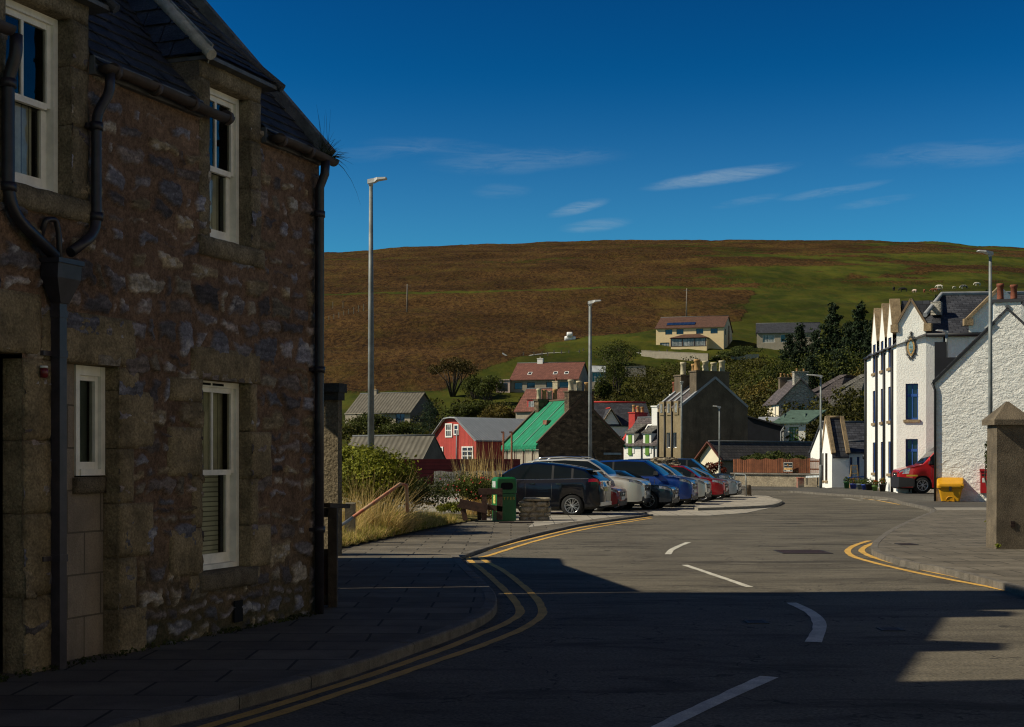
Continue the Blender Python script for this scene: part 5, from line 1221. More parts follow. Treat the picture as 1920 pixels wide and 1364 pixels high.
# --- grey bungalow on the left of the slope
a = R(-25); O, L = span(652, 769, 226, a); W = wdepth(O, L, a, 818); O.z = terz(O.x, O.y)-.4; b = O.z; e = zat(774, 226)-b; r = zat(739, 228)-b
h = House('bungalow', 'grey roofed bungalow with dark side gable, standing left on the slope', O, a, L, W, e, r, m_buffh, m_asb, over=.5, base=-3, gablewall=('right', m_greyh),  # right gable takes a darker roughcast, its shade put into the colour
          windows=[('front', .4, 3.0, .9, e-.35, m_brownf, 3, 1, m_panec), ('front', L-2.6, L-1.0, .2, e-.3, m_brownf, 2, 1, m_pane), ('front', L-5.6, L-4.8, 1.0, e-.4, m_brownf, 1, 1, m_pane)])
h.chimney(2.2, 2.9, W/2-.3, W/2+.3, r-.3, r+.6, m_buffh, 1)
h.gutter('front', -.3, L+.3, e-.25, .08, .45)
mb = MB(h.T); mb.box(0, 3.2, -.75, -.02, .0, e-.35); mb.box(-.1, 3.3, -.85, .0, e-.3, e-.15); mb.build('bay', m_buffh, h.root)
# --- red roofed bungalow
a = R(-14); O, L = span(958, 1083, 277, a); W = wdepth(O, L, a, 1106); O.z = terz(O.x, O.y)-.3; b = O.z; e = zat(712, 277)-b; r = zat(680, 279)-b
h = House('bungalow', 'pale bungalow with red tiled roof and three skylights above the village', O, a, L, W, e, r, m_buffh, m_tiler, over=.4, base=-3,
          windows=[('front', .7, 2.3, e-1.9, e-.6, m_brownf, 1, 1), ('front', 3.2, 4.8, e-1.9, e-.6, m_brownf, 1, 1), ('front', L-6.2, L-4.6, e-1.9, e-.6, m_brownf, 1, 1), ('front', L-3.7, L-1.2, e-1.9, e-.6, m_brownf, 1, 1)])
for x in (2.9, 8.0, 10.2): h.skylight(x, x+.85, 1.5, 2.5)
h.chimney(3.9, 5.0, W/2-.4, W/2+.4, r-.7, r+.9, m_wwhite, 1, m_potw, .3)
mb = MB(h.T); mb.box(-2.7, -.01, -1.0, 3, -2, e-.2); mb.box(-2.85, -.01, -1.2, 3, e-.19, e); o = mb.build('porch', m_pinkh, h.root)
mb = MB(h.T); mb.box(-2.3, -.5, -1.06, -1.0, .9, e-.7); mb.build('window', m_pane, o)
# --- garden shed beside it
a = R(-8); O, L = span(1108, 1134, 272, a); O.z = terz(O.x, O.y)-.2; b = O.z; e = zat(697, 272)-b
h = House('garden_room', 'small glazed garden room right of the red roofed bungalow', O, a, L, 3, e, zat(687, 272)-b, m_buffh, m_corr, cat='garden room', base=-3, windows=[('front', .2, L-.2, max(.3, e-2.0), e-.1, m_whitef, 4, 2)])
# --- small red tiled cottage with red dormer, in front of it
a = R(-30); O, L = span(967, 1045, 205, a); O.z = terz(O.x, O.y)-.2; b = O.z; e = zat(770, 205)-b; r = zat(731, 208)-b
h = House('cottage', 'red tiled cottage roof peeping up behind the green netted roof', O, a, L, 7, e, r, m_buffh, m_tiler, base=-3, over=.3)
mb = MB(h.T); mb.box(1.7, 3.3, .4, 2.2, e, e+1.5); o = mb.build('dormer', m_redp, h.root); mb = MB(h.T); mb.box(1.9, 3.1, .36, .4, e+.35, e+1.3); mb.build('pane', m_panec, o)
mb = MB(h.T); mb.box(1.5, 3.5, .3, 2.6, e+1.5, e+1.62); mb.build('dormer_roof', m_tiler, o)
h.chimney(L-2.5, L-1.7, 3.2, 3.9, r-.5, r+1.0, m_potw, 1, m_potr, .5)
# --- red gambrel shed
a = R(-46); Yc = 150; O, L = span(813, 893, Yc, a); O.z = .6; b = O.z; T = frame(O, a)
root = thing('red_shed', 'red boarded shed with rounded grey corrugated roof and white windows', 'shed', O)
zl, zr, zt = zat(818, Yc)-b, zat(827, Yc)-b, zat(786, Yc)-b
gp = [(0,-1),(L,-1),(L,zr),(L*.56,zt-.05),(L*.42,zt),(L*.28,zt-.08),(0,zl)]
mb = MB(T); mb.add([(x,0,z) for x,z in gp], [tuple(range(7))]); D = 14; mb.add([(L,0,-1),(L,D,-1),(L,D,zr),(L,0,zr)], [(0,1,2,3)]); mb.add([(0,0,-1),(0,0,zl),(0,D,zl),(0,D,-1)], [(0,1,2,3)]); mb.build('wall', m_redb, root)
rf = [(-.3,zl-.28),(0,zl+.02),(L*.28,zt-.05),(L*.42,zt+.05),(L*.56,zt),(L,zr+.04),(L+.2,zr-.12)]
mb = MB(T); V = []
for y in (-.25, D): V += [(x,y,z) for x,z in rf]+[(x,y,z+.12) for x,z in rf]
n = len(rf); mb.add(V, [(n+i, n+i+1, 3*n+i+1, 3*n+i) for i in range(n-1)]+[(i, 2*n+i, 2*n+i+1, i+1) for i in range(n-1)]+[(i, i+1, n+i+1, n+i) for i in range(n-1)]); mb.build('roof', m_corr, root)
mb = MB(T)
for i in range(n-1): mb.beam((rf[i][0],-.27,rf[i][1]+.02), (rf[i+1][0],-.27,rf[i+1][1]+.02), .06, .22, up=(0,1,0))
mb.build('verge_trim', m_leadp, root)
def flatwin(T, x0, x1, z0, z1, fm, parent, nx=1, nz=1, y=-.0, pane=None):
    mb = MB(T); f = .13; mb.box(x0,x0+f,y-.08,y-.002,z0,z1); mb.box(x1-f,x1,y-.08,y-.002,z0,z1); mb.box(x0+f,x1-f,y-.08,y-.002,z0,z0+f); mb.box(x0+f,x1-f,y-.08,y-.002,z1-f,z1)
    for k in range(1, nx): x = x0+(x1-x0)*k/nx; mb.box(x-.05,x+.05,y-.07,y-.004,z0+f,z1-f)
    for k in range(1, nz): z = z0+(z1-z0)*k/nz; mb.box(x0+f,x1-f,y-.066,y-.006,z-.04,z+.04)
    o = mb.build('window', fm, parent); g = MB(T); g.box(x0+f*.8, x1-f*.8, y-.03, y-.012, z0+f*.8, z1-f*.8); g.build('pane', pane or m_pane, o); return o
sx_ = L/80.0
for (p0, p1, y0, y1, nx, nz) in [(836, 849, 795, 821, 1, 2), (852, 861, 797, 817, 1, 2), (867, 888, 838, 864, 2, 3), (822, 832, 838, 855, 1, 2)]:
    flatwin(T, (p0-813)*sx_, (p1-813)*sx_, zat(y1, Yc)-b, zat(y0, Yc)-b, m_whitef, root, nx, nz, pane=m_panec if p0 < 840 else m_pane)
mb = MB(); mb.tube([T(L*.56, -.12, -.5), T(L*.57, -.12, zt-1.2)], .07, 8); mb.build('downpipe', m_leadp, root)
# --- long low grey shed
a = R(-30); Yc = 125; O, L = corner(793, Yc, a, 640); W = wdepth(O, L, a, 835); b = -.1; O.z = b
h = House('low_shed', 'long low shed with weathered grey sheet roof beside the red shed', O, a, L, W, zat(862, Yc)-b, zat(819, Yc)-b, m_greyh, m_asb, cat='shed', over=.1)
# --- maroon boundary boards and picket fence
t = thing('boarded_fence', 'maroon painted board fence below the red shed', 'fence', (at(850, 880, 95)[0], 95, 0)); mb = MB(); p, q = at(700, 863, 92), at(975, 863, 97); mb.beam((p.x,p.y,.82), (q.x,q.y,.82), .06, 1.66); mb.build('board_panel', m_maroon, t)
mb = MB(); mb.beam((p.x,p.y,1.68), (q.x,q.y,1.68), .14, .06); mb.build('coping', m_maroon, t)
t = thing('picket_fence', 'grey white picket fence above the rose bush', 'fence', (at(880, 900, 78)[0], 78, 0)); mb = MB(); p, q = at(815, 890, 76), at(948, 890, 79); n = 46
for k in range(n):
    c = p.lerp(q, k/(n-1)); mb.box(c.x-.035, c.x+.035, c.y-.012, c.y+.012, .0, 1.06+.03*math.sin(k*.5)); 
m_pick = mat('weathered white pickets', (.40, .38, .33), rough=.9, var=.3, vs=4); mb.build('picket', m_pick, t)['kind'] = 'stuff'
for z in (.3, .8): mb = MB(); mb.beam((p.x,p.y+.04,z), (q.x,q.y+.04,z), .04, .09); mb.build('rail', m_pick, t)
mb = MB(); c = at(868, 890, 77); mb.box(c.x-.12, c.x+.12, 76.9, 77.2, 0, 1.45); mb.build('post', mat('dark fence post', (.05,.05,.05)), t)
# --- two rusty posts in front of the netted roof
m_rust = mat('rusty iron post', (.17, .058, .026), rough=.85, var=.4, vs=5)
for px, lab, Y in ((944, 'rusty iron post left of its twin before the grey and green roofs', 82), (959.5, 'rusty iron post right of its twin before the green roof', 80)):
    t = thing('iron_post', lab, 'post', (at(px, 900, Y)[0], Y, 0)); p = at(px, 811, Y); mb = MB(); mb.tube([(p.x,Y,-.1),(p.x,Y,p.z)], .055, 8); mb.build('post', m_rust, t); mb = MB(); mb.box(p.x-.14, p.x+.03, Y-.05, Y+.05, p.z-.03, p.z+.05); mb.build('bracket', m_rust, t)
# --- green netted cottage
a = R(-65); Yc = 100; O, L = corner(1010, Yc, a, 944); L = max(L, 5.5); W = wdepth(O, L, a, 1169); O.z = -.1; b = O.z
m_net = mat('green roof netting', (.008, .225, .105), rough=.8, var=.3, vs=1.5, kind='corrugate', pw=.62, pdepth=.035, grain=.25, gs=18)
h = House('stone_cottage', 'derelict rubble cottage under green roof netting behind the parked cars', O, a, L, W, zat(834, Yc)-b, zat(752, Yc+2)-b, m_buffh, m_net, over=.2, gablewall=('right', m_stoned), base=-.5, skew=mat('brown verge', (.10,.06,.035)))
e, r = h.eave, h.ridge
mb = MB(); 
for k in range(44):
    x = (k+.5)/44*L; p = h.T(x, -.24, e-.18); mb.add([p, p+h.T(.16,0,0)-h.T(0,0,0), p+h.T(.1,-.03,-.22-.12*random.random())-h.T(0,0,0)], [(0,1,2)])
mb.build('netting_fringe', m_net, h.root)
for f in (.28, .62):
    mb = MB(); mb.tube([h.roofpt(L*f, -.15, .05), h.roofpt(L*f, W*.24, .03), h.roofpt(L*f, W*.48, .05)], .03, 6); mb.build('rope', mat('pale rope', (.25,.45,.35)), h.root)
mb = MB(); c = h.roofpt(L*.72, W*.22, .1); mb.rbox(c, (.5,.4,.3), Matrix.Rotation(.7, 3, 'Z')); mb.build('roof_box', mat('red white box', (.30,.12,.08), var=.6, vs=6), h.root)
h.chimney(L-.75, L-.02, W/2-1.0, W/2+1.0, r-1.4, zat(737, Yc+2)-b, m_stoned, 3, [m_potw, m_potw, m_pot], .8, potr=.2, along='y')
h.chimney(.0, .75, W/2-.9, W/2+.9, r-1.4, zat(752, Yc+6)-b, m_stoned, 4, [m_potw, m_pot], .8, potr=.17, along='y')
for k in range(4): mb = MB(); x = .7+k*L/4; mb.tube([h.T(x, -.12, -.2), h.T(x, -.12, e-.2)], .06, 6); mb.build('downpipe', m_brownf, h.root)
mb = MB(); mb.tube([h.T(L+.06, W*.62, e-.4), h.T(L+.06, W*.78, -.2)], .03, 6); mb.build('cable', m_blackg, h.root)
mb = MB(h.T); mb.box(L+.02, L+.06, W*.76, W*.97, zat(853, Yc)-b, zat(849, Yc)-b); o = mb.build('street_sign', mat('pale blue sign', (.25,.33,.38)), h.root)
# --- dark slated house with red ridge and two gablets
a = R(8); Yc = 160; O, L = span(1108, 1222, Yc, a); O.z = 0; e = zat(797, Yc); r = zat(757, Yc+3.5)
h = House('slated_house', 'dark slated house with red ridge and two small gabled dormers', O, a, L, 7, e, r, m_wwhite, m_slate, base=-1, skew=None)
mb = MB(); mb.tube([h.T(-.1,3.5,r+.16), h.T(L+.1,3.5,r+.16)], .12, 8); mb.build('ridge_tile', m_redp, h.root)
for pc in (1145, 1197):
    x = solve_along(O, (math.cos(a), math.sin(a)), pc); z0, z1, wd = e-.3, zat(769, Yc), 1.05; T = h.T
    mb = MB(T); mb.add([(x-wd,-.06,e-1),(x+wd,-.06,e-1),(x+wd,-.06,z0+.3),(x,-.06,z1),(x-wd,-.06,z0+.3)], [(0,1,2,3,4)]); o = mb.build('dormer', m_wwhite, h.root)
    mb = MB(T); mb.extr([(x-wd-.2,-.25,z0+.15),(x,-.25,z1+.1),(x,-.25,z1+.2),(x-wd-.2,-.25,z0+.28)], (0,2.5,0)); mb.extr([(x+wd+.2,-.25,z0+.15),(x,-.25,z1+.1),(x,-.25,z1+.2),(x+wd+.2,-.25,z0+.28)], (0,2.5,0)); mb.build('dormer_roof', m_slate, o)
    mb = MB(T); mb.beam((x-wd-.2,-.3,z0+.2),(x,-.3,z1+.15),.06,.2,up=(0,1,0)); mb.beam((x+wd+.2,-.3,z0+.2),(x,-.3,z1+.15),.06,.2,up=(0,1,0))
    for k in range(7):
        f = (k+.5)/7; mb.add([(x-wd-.2+(wd+.2)*f-.1,-.31,z0+.12+(z1-z0)*f),(x-wd-.2+(wd+.2)*f+.1,-.31,z0+.12+(z1-z0)*f+.1),(x-wd-.2+(wd+.2)*f+.06,-.31,z0-.1+(z1-z0)*f)], [(0,1,2)])
    mb.build('bargeboard', mat('ochre bargeboard', (.40,.29,.17)), o)
    mb = MB(T); mb.tube([Vector((x,0,z1+.25)), Vector((x,2.4,z1+.25))], .09, 6); mb.build('ridge_tile', m_redp, o)
# --- red trimmed house with red chimney, then the white cottage with green dormers
a = R(-38); Yc = 146; O, L = span(1166, 1222, Yc, a); O.z = 0; e = zat(832, Yc); r = zat(789, Yc+2)
h = House('red_trim_house', 'grey roofed house with bright red chimney and skews', O, a, L, 5, e, r, m_wwhite, m_slateg, base=-1, skew=m_redp, over=.1)
h.chimney(.05, .8, 1.2, 3.6, r-1.3, zat(776, Yc+2), m_redp, 3, m_pot, .75, potr=.17, along='y', cope=m_redp)
mb = MB(h.T); mb.box(-.06, .25, -.12, -.01, -1, e); mb.box(-.02, .02, .0, 5, -1, e); mb.build('red_margin', m_redp, h.root)
a = R(-38); Yc = 138; O, L = span(1169.5, 1231, Yc, a); O.z = 0; e = zat(833, Yc); r = zat(786, Yc+2)
h = House('white_cottage', 'white cottage with two small green shuttered dormers and white chimney', O, a, L, 5.4, e, r, m_wwhite, m_slatep, base=-1, over=.25, skew=None)
for pc in (1182, 1214):
    x = solve_along(O, (math.cos(a), math.sin(a)), pc); T = h.T; z1 = e+1.0
    mb = MB(T); mb.box(x-.45, x+.45, -.05, 1.3, e-.9, z1); o = mb.build('dormer', m_whitef, h.root)
    mb = MB(T); mb.box(x-.2, x+.2, -.10, -.05, e-1.1, z1-.1); mb.build('shutter', m_greenf, o)
    mb = MB(T); mb.extr([(x-.6,-.2,z1),(x+.6,-.2,z1),(x+.6,2.6,z1+1.1),(x-.6,2.6,z1+1.1)], (0,0,.12)); mb.build('dormer_roof', m_slateg, o)
h.skylight(L*.42, L*.62, .8, 1.9)
h.chimney(L-1.5, L-.2, 1.5, 3.9, r-1.5, zat(765, Yc+2), m_wwhite, 1, m_potr, .5, potr=.12, along='y')
h.chimney(L-.9, L-.3, 3.9, 4.6, r-1.0, zat(744, Yc+4), m_wwhite, 1, m_potr, 1.2, potr=.2)
h.pipe('front', L*.55, -1, e); h.pipe('front', L*.93, -1, e)
# --- dark tall house
a = R(-58); Yc = 118; O, L = corner(1278, Yc, a, 1233); W = wdepth(O, L, a, 1402); O.z = 0; e = zat(764, Yc); r = zat(712, Yc+2)
m_lit = mat('sunlit brown roughcast', (.24, .185, .105), rough=.95, var=.2, vs=1, grain=.2, gs=20, bump=1, bs=16, bd=.03, stain=.5)  # lit copy of the roughcast; the shaded gable gets the darker one
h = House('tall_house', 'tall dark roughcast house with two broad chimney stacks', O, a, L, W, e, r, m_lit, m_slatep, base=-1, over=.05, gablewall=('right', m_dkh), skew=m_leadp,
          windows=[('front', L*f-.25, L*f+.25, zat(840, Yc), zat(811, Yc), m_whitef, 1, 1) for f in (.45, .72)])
h.chimney(L-.9, L-.02, W*.22, W*.72, r-2.4, zat(699, Yc+2), m_dkh, 4, [m_pot, m_potw, m_potw, m_potw], .95, potr=.26, along='y')
h.chimney(.0, .9, W*.25, W*.75, r-2.2, zat(708, Yc+5), m_dkh, 3, [m_potw, m_pot, m_potw], 1.1, potr=.24, along='y')
for f in (.2, .5, .8):
    mb = MB(h.T); x = L*f; mb.box(x-.3, x+.3, -.08, .8, e-.6, e+.55); o = mb.build('dormer', m_lit, h.root); mb = MB(h.T); mb.box(x-.13, x+.13, -.11, -.08, e-.4, e+.35); mb.build('pane', m_panec, o)
for f in (.32, .62, .04): h.pipe('front', L*f, -1, e-.3, .07)
for f in (.25, .5): mb = MB(h.T); x = L*f; mb.beam((x, 0, e+.2), (x, W*.45, r-.1), .25, .1); mb.build('lead_valley', m_leadp, h.root)
# --- black annex
a = R(-8); Yc = 146; O, L = span(1398, 1466, Yc, a); O.z = 0; T = frame(O, a); t = thing('black_annex', 'black clad lean-to annex right of the tall dark house', 'annex', O)
mb = MB(T); z0, z1 = zat(781, Yc), zat(801, Yc); mb.add([(0,0,-1),(L,0,-1),(L,0,z1),(0,0,z0),(0,5,-1),(L,5,-1),(L,5,z1),(0,5,z0)], [(0,1,2,3),(1,5,6,2),(4,0,3,7)]); mb.build('wall', m_annex, t)
mb = MB(T); mb.extr([(-.1,-.25,z0+.02),(L+.25,-.25,z1-.05),(L+.25,5.2,z1-.05),(-.1,5.2,z0+.02)], (0,0,.15)); mb.build('roof', m_annex, t)
mb = MB(); mb.tube([T(L+.2,-.25,z1), T(L-.1,-.1,z1-.5), T(L-.1,-.1,-1)], .06, 8); mb.build('downpipe', m_leadp, t)
# --- cream gabled bungalow behind the fence
a = R(-52); Yc = 112; O, L = corner(1351, Yc, a, 1313); O.z = -.4; b = O.z; C = O+Vector((math.cos(a), math.sin(a), 0))*L; Wd = solve_along(C, (-math.sin(a), math.cos(a)), 1545)
h = House('cream_bungalow', 'low cream gabled bungalow with long dark tiled roof behind the brown fence', O, a, L, Wd, zat(858, Yc)-b, zat(831, Yc)-b, m_creaml, m_slateg and mat('dark roof tiles', (.070,.062,.055), rough=.8, var=.25, vs=2, kind='slate', pw=.35, ph=.3, joint=.02, jvar=.2, stain=.3), axis='v', over=.3, gablewall=('right', m_greyh))  # right wall greyed down, shade put into its colour
mb = MB(h.T); mb.beam((-.35,-.28,h.eave-.2),(L/2,-.28,h.ridge+.1),.08,.22,up=(0,1,0)); mb.beam((L+.35,-.28,h.eave-.2),(L/2,-.28,h.ridge+.1),.08,.22,up=(0,1,0)); mb.build('bargeboard', mat('brown bargeboard', (.14,.045,.03)), h.root)
# --- white cottage with green roof
a = R(-12); Yc = 150; O, L = span(1470, 1486, Yc, a); L = 1.9; O.z = 0; e = zat(796, Yc)
h = House('white_outbuilding', 'small white building with green sheet roof and green window', O, a, 2.2, 5.5, e, e+1.4, m_wwhite, None, base=-1, windows=[('front', .55, 1.5, zat(827, Yc), zat(801, Yc), m_greenf, 3, 4, m_panec)], cat='outbuilding')
mb = MB(h.T); mb.extr([(-1.3,-.3,e-.0),(2.5,-.3,e+.05),(4.4,4.2,e+1.5),(.6,4.2,e+1.5)], (0,0,.14)); mb.build('roof', mat('green roof sheet', (.075,.125,.095), var=.25, stain=.3), h.root)
mb = MB(h.T); mb.box(-2.5, -.05, 1.5, 4, -1, e+.3); mb.extr([(-2.8,1.2,e+.25),(.0,1.2,e+.3),(.0,4.2,e+.8),(-2.8,4.2,e+.8)], (0,0,.12)); mb.build('side_shed', m_leadp, h.root)
# --- grey rubble house with chimneys
a = R(-86); Yc = 172; O, L = corner(1460, Yc, a, 1434); W = wdepth(O, L, a, 1542); O.z = terz(O.x, O.y)-.5; b = O.z; e = zat(754, Yc)-b; r = zat(714, Yc+2)-b
h = House('rubble_house', 'grey rubble gabled house with square chimneys among the trees', O, a, L, W, e, r, m_creaml, m_slatep, base=-3, over=.3, gablewall=('right', m_stoneg), windows=[('right', W*.42, W*.62, zat(781, Yc)-b, zat(760, Yc)-b, m_whitef, 1, 1)])
h.chimney(L-.9, L-.02, W*.36, W*.68, r-1.2, zat(700, Yc+2)-b, m_stoneg, 2, m_pot, .35, along='y')
h.chimney(.0, .9, W*.32, W*.66, r-1.2, zat(711, Yc+8)-b, m_dkh, 4, m_pot, .5, along='y')
h.pipe('front', L*.3, -1, e, mt=m_leadp); h.pipe('front', L*.8, -1, e, mt=m_leadp)
a = R(-30); O, L = span(1520, 1546, 186, a); O.z = terz(O.x, O.y); b = O.z
t = thing('slate_roof_house', 'pair of brown slate roofs showing behind the grey rubble house', 'house', O); T = frame(O, R(-35))
for k in (0, 1):
    x = 2.9*k; mb = MB(T); z0, z1 = zat(733+k*2, 186)-b, zat(702, 186)-b; mb.extr([(x,0,z0),(x+.6,0,z0-.2),(x+3.6,3.5,z1),(x+2.6,3.5,z1)], (.0,5,.0)); mb.extr([(x-.2,-.1,z0-2),(x+3.4,0,z0-2),(x+3.4,3,z1-.4),(x,.1,z0-.1)], (0,5,0)); mb.build('roof', m_slatep if k == 0 else m_slateg, t)
# --- cream house high on the hill
a = R(-16); Yc = 345; O, L = span(1230, 1357, Yc, a); W = wdepth(O, L, a, 1408); W = min(W, 16); O.z = terz(O.x, O.y)+.2; b = O.z; e = zat(616, Yc)-b; r = zat(594, Yc+4)-b
ws = [('front', solve_along(O, (math.cos(a), math.sin(a)), p)-.85, solve_along(O, (math.cos(a), math.sin(a)), p)+.85, e-1.6, e-.35, m_brownf, 2, 1) for p in (1254, 1275, 1312, 1339)]
ws += [('front', 1.0, 3.3, -.1, 1.6, m_brownf, 3, 1, m_panec), ('right', 2.5, 4.0, e-1.7, e-.3, m_brownf, 1, 1)]
h = House('cream_house', 'big cream house with brown roof and solar panels on the hillside', O, a, L, W, e, r, m_cream, m_tileb, base=-4, over=.4, windows=ws, gablewall=('right', mat('cream side wall', (.62,.52,.33), var=.06)))
mb = MB(); q = [h.roofpt(2.3,1.4,.12), h.roofpt(9.2,1.4,.12), h.roofpt(9.2,3.2,.12), h.roofpt(2.3,3.2,.12)]; n = (q[1]-q[0]).cross(q[3]-q[0]).normalized(); mb.extr([p-n*.05 for p in q], n*.08); mb.build('solar_panel', m_panel, h.root)
mb = MB(h.T); x0 = 4.2; x1 = L-3.6; D = 3.2; zt = 2.15; mb.box(x0, x1, -D, 0, -3, .35); mb.box(x1-.25, x1, -D+.01, 0, .35, zt); o = mb.build('sun_room', m_cream, h.root)
mb = MB(h.T)
for k in range(4): x = x0+(x1-.25-x0)*k/3; mb.box(x-.1, x+.1, -D-.02, -D+.15, .35, zt)
mb.box(x0, x1, -D-.04, -D+.1, zt, zt+.25); mb.box(x0, x1, -D-.04, -D+.1, .3, .42); mb.build('window_frame', m_brownf, o)
mb = MB(h.T); mb.box(x0+.1, x1-.3, -D+.05, -D+.1, .42, zt); mb.build('pane', m_panec, o)
mb = MB(h.T); mb.add([(x0-.4,-D-.4,zt+.2),(x1+.4,-D-.4,zt+.2),(x1+.4,-.01,zt+.2),(x1-2.2,-.01,zt+1.35),(x0+2.6,-.01,zt+1.35),(x0-.4,-.01,zt+.2)], [(0,1,3,4),(1,2,3),(0,4,5)]); mb.build('sun_room_roof', m_tileb, o)
h.pipe('right', W*.55, 0, e+1, .18, mt=m_brownf)
def wallthing(name, label, p, q, h_, th, mt, cat='wall', base=-1.5):
    t = thing(name, label, cat, ((p[0]+q[0])/2, (p[1]+q[1])/2, min(p[2], q[2])-h_)); mb = MB(); d = Vector((q[0]-p[0], q[1]-p[1], 0)).normalized(); s = Vector((-d.y, d.x, 0))*th/2
    V = [Vector(p)+s, Vector(p)-s, Vector(q)-s, Vector(q)+s]; mb.add([v-Vector((0,0,h_-base*0)) for v in V]+V, [(3,2,1,0),(4,5,6,7),(0,1,5,4),(1,2,6,5),(2,3,7,6),(3,0,4,7)]); mb.build('wall', mt, t)
    mb = MB(); mb.beam(Vector(p)+Vector((0,0,.05)), Vector(q)+Vector((0,0,.05)), th+.1, .1); mb.build('coping', mt, t); return t
wallthing('retaining_wall', 'long grey retaining wall below the cream hill house', at(1203, 658, 330), at(1328, 664, 322), 4, .4, m_buffh)
wallthing('retaining_wall', 'pale garden wall right of the cream hill house', at(1344, 668, 324), at(1422, 665, 330), 4, .4, mat('pale concrete wall', (.46,.42,.34), var=.2, stain=.4))
wallthing('retaining_wall', 'short grey wall on the grass behind the dark rounded tree', at(1172, 688, 300), at(1211, 687, 300), 3, .3, m_buffh)
# --- grey house right of it
a = R(-10); Yc = 345; O, L = span(1419, 1474, Yc, a); L = 15; O.z = terz(O.x, O.y)-.2; b = O.z; e = zat(624, Yc)-b; r = zat(608, Yc+4)-b
h = House('grey_house', 'grey bungalow with dark roof half hidden by conifers on the hill', O, a, L, 8, e, r, m_buffh, m_slate, base=-4, over=.4, windows=[('front', 1.4, 4.2, e-2.4, e-.6, m_whitef, 2, 1, m_panec), ('front', 5.7, 7.2, e-2.4, e-.6, m_whitef, 1, 1)])
mb = MB(h.T); mb.extr([(-.3,-.4,e-.02),(.2,-.4,e-.02),(1.6,4,r),(-.3,4,e)], (0,.02,0)); mb.build('hip', m_slate, h.root)

# ================================================================== white lodge, white gabled building, white rubble house
Yc = 86; a = R(-84); O, L = corner(1560, Yc, a, 1540.5); O.z = 0; C = O+Vector((math.cos(a), math.sin(a), 0))*L; W = solve_along(C, (-math.sin(a), math.cos(a)), 1592); e = zat(853, Yc); r = zat(786, Yc)
ux = lambda px: solve_along(O, (math.cos(a), math.sin(a)), px)
h = House('white_lodge', 'small white lodge with steep coped gable left of the white building', O, a, L, W, e, r, m_wwhite, m_slate, axis='v', base=-.3, over=.12, skew=m_sandc, rmid=.42,
          windows=[('front', ux(1541.7), ux(1544.4), zat(902, Yc), zat(850, Yc), m_blue, 1, 1, None, .2, m_sandc), ('front', ux(1547.2), ux(1551.6), zat(902, Yc), zat(850, Yc), m_blue, 1, 1, None, .2, m_sandc)])
O2 = Vector((kx(1562)*88.5, 88.5, 0)); a2 = R(4); L2 = solve_along(O2, (math.cos(a2), math.sin(a2)), 1640)
h2 = House('lodge_wing', 'low slated wing joining the lodge to the white building', O2, a2, L2, 5, zat(848, 88.5), zat(796, 91), m_wwhite, m_slate, base=-.3, over=.15, cat='house wing')
O3 = Vector((kx(1589)*87.6, 87.6, 0)); L3 = solve_along(O3, (math.cos(a2), math.sin(a2)), 1632); T3_ = lambda px: solve_along(O3, (math.cos(a2), math.sin(a2)), px)
h3 = House('porch_wing', 'white lean-to with two narrow blue windows behind the ladder', O3, a2, L3, 1.2, zat(849, 87.6), zat(832, 88), m_wwhite, m_slate, base=-.3, over=.15, cat='house wing', rmid=.95,
           windows=[('front', T3_(1594), T3_(1598), zat(897, 87.6), zat(858, 87.6), m_blue, 1, 1, None, .15), ('front', T3_(1607), T3_(1611.5), zat(897, 87.6), zat(857, 87.6), m_blue, 1, 1, None, .15)])
h3.pipe('front', .0, 0, h3.eave)
# white building: left street face, gabled front, right return with eaves
wb = thing('white_building', 'tall white building with steep gabled front, crest and blue windows', 'building', (20.5, 76, 0))
P1 = Vector((kx(1681)*73.5, 73.5, 0)); P0 = Vector((kx(1625)*82.5, 82.5, 0)); fd = Vector((.90, -.43, 0)).normalized(); wl = solve_along(P1, (fd.x, fd.y), 1736.5); P2 = P1+fd*wl
rd = Vector((1, -.10, 0)).normalized(); P3 = P2+rd*8.5
ld = (P1-P0).normalized(); LL = (P1-P0).length
ze_l = zat(636, 73.5)
def plane(Pa, d): 
    n = Vector((d.y, -d.x, 0)); return lambda x, o, z: Pa+d*x+n*o+Vector((0,0,z))
TL, TF, TR = plane(P0, ld), plane(P1, fd), plane(P2, rd)
def holed(T, x0, x1, z0, z1, holes, mb):
    xs_ = sorted({x0, x1, *[v for h in holes for v in h[:2]]})
    for a_, b_ in zip(xs_[:-1], xs_[1:]):
        z = z0
        for hh in sorted([h for h in holes if h[0] <= a_+1e-6 and h[1] >= b_-1e-6], key=lambda h: h[2]):
            mb.add([T(a_,0,z),T(b_,0,z),T(b_,0,hh[2]),T(a_,0,hh[2])], [(0,1,2,3)]); z = hh[3]
        mb.add([T(a_,0,z),T(b_,0,z),T(b_,0,z1),T(a_,0,z1)], [(0,1,2,3)])
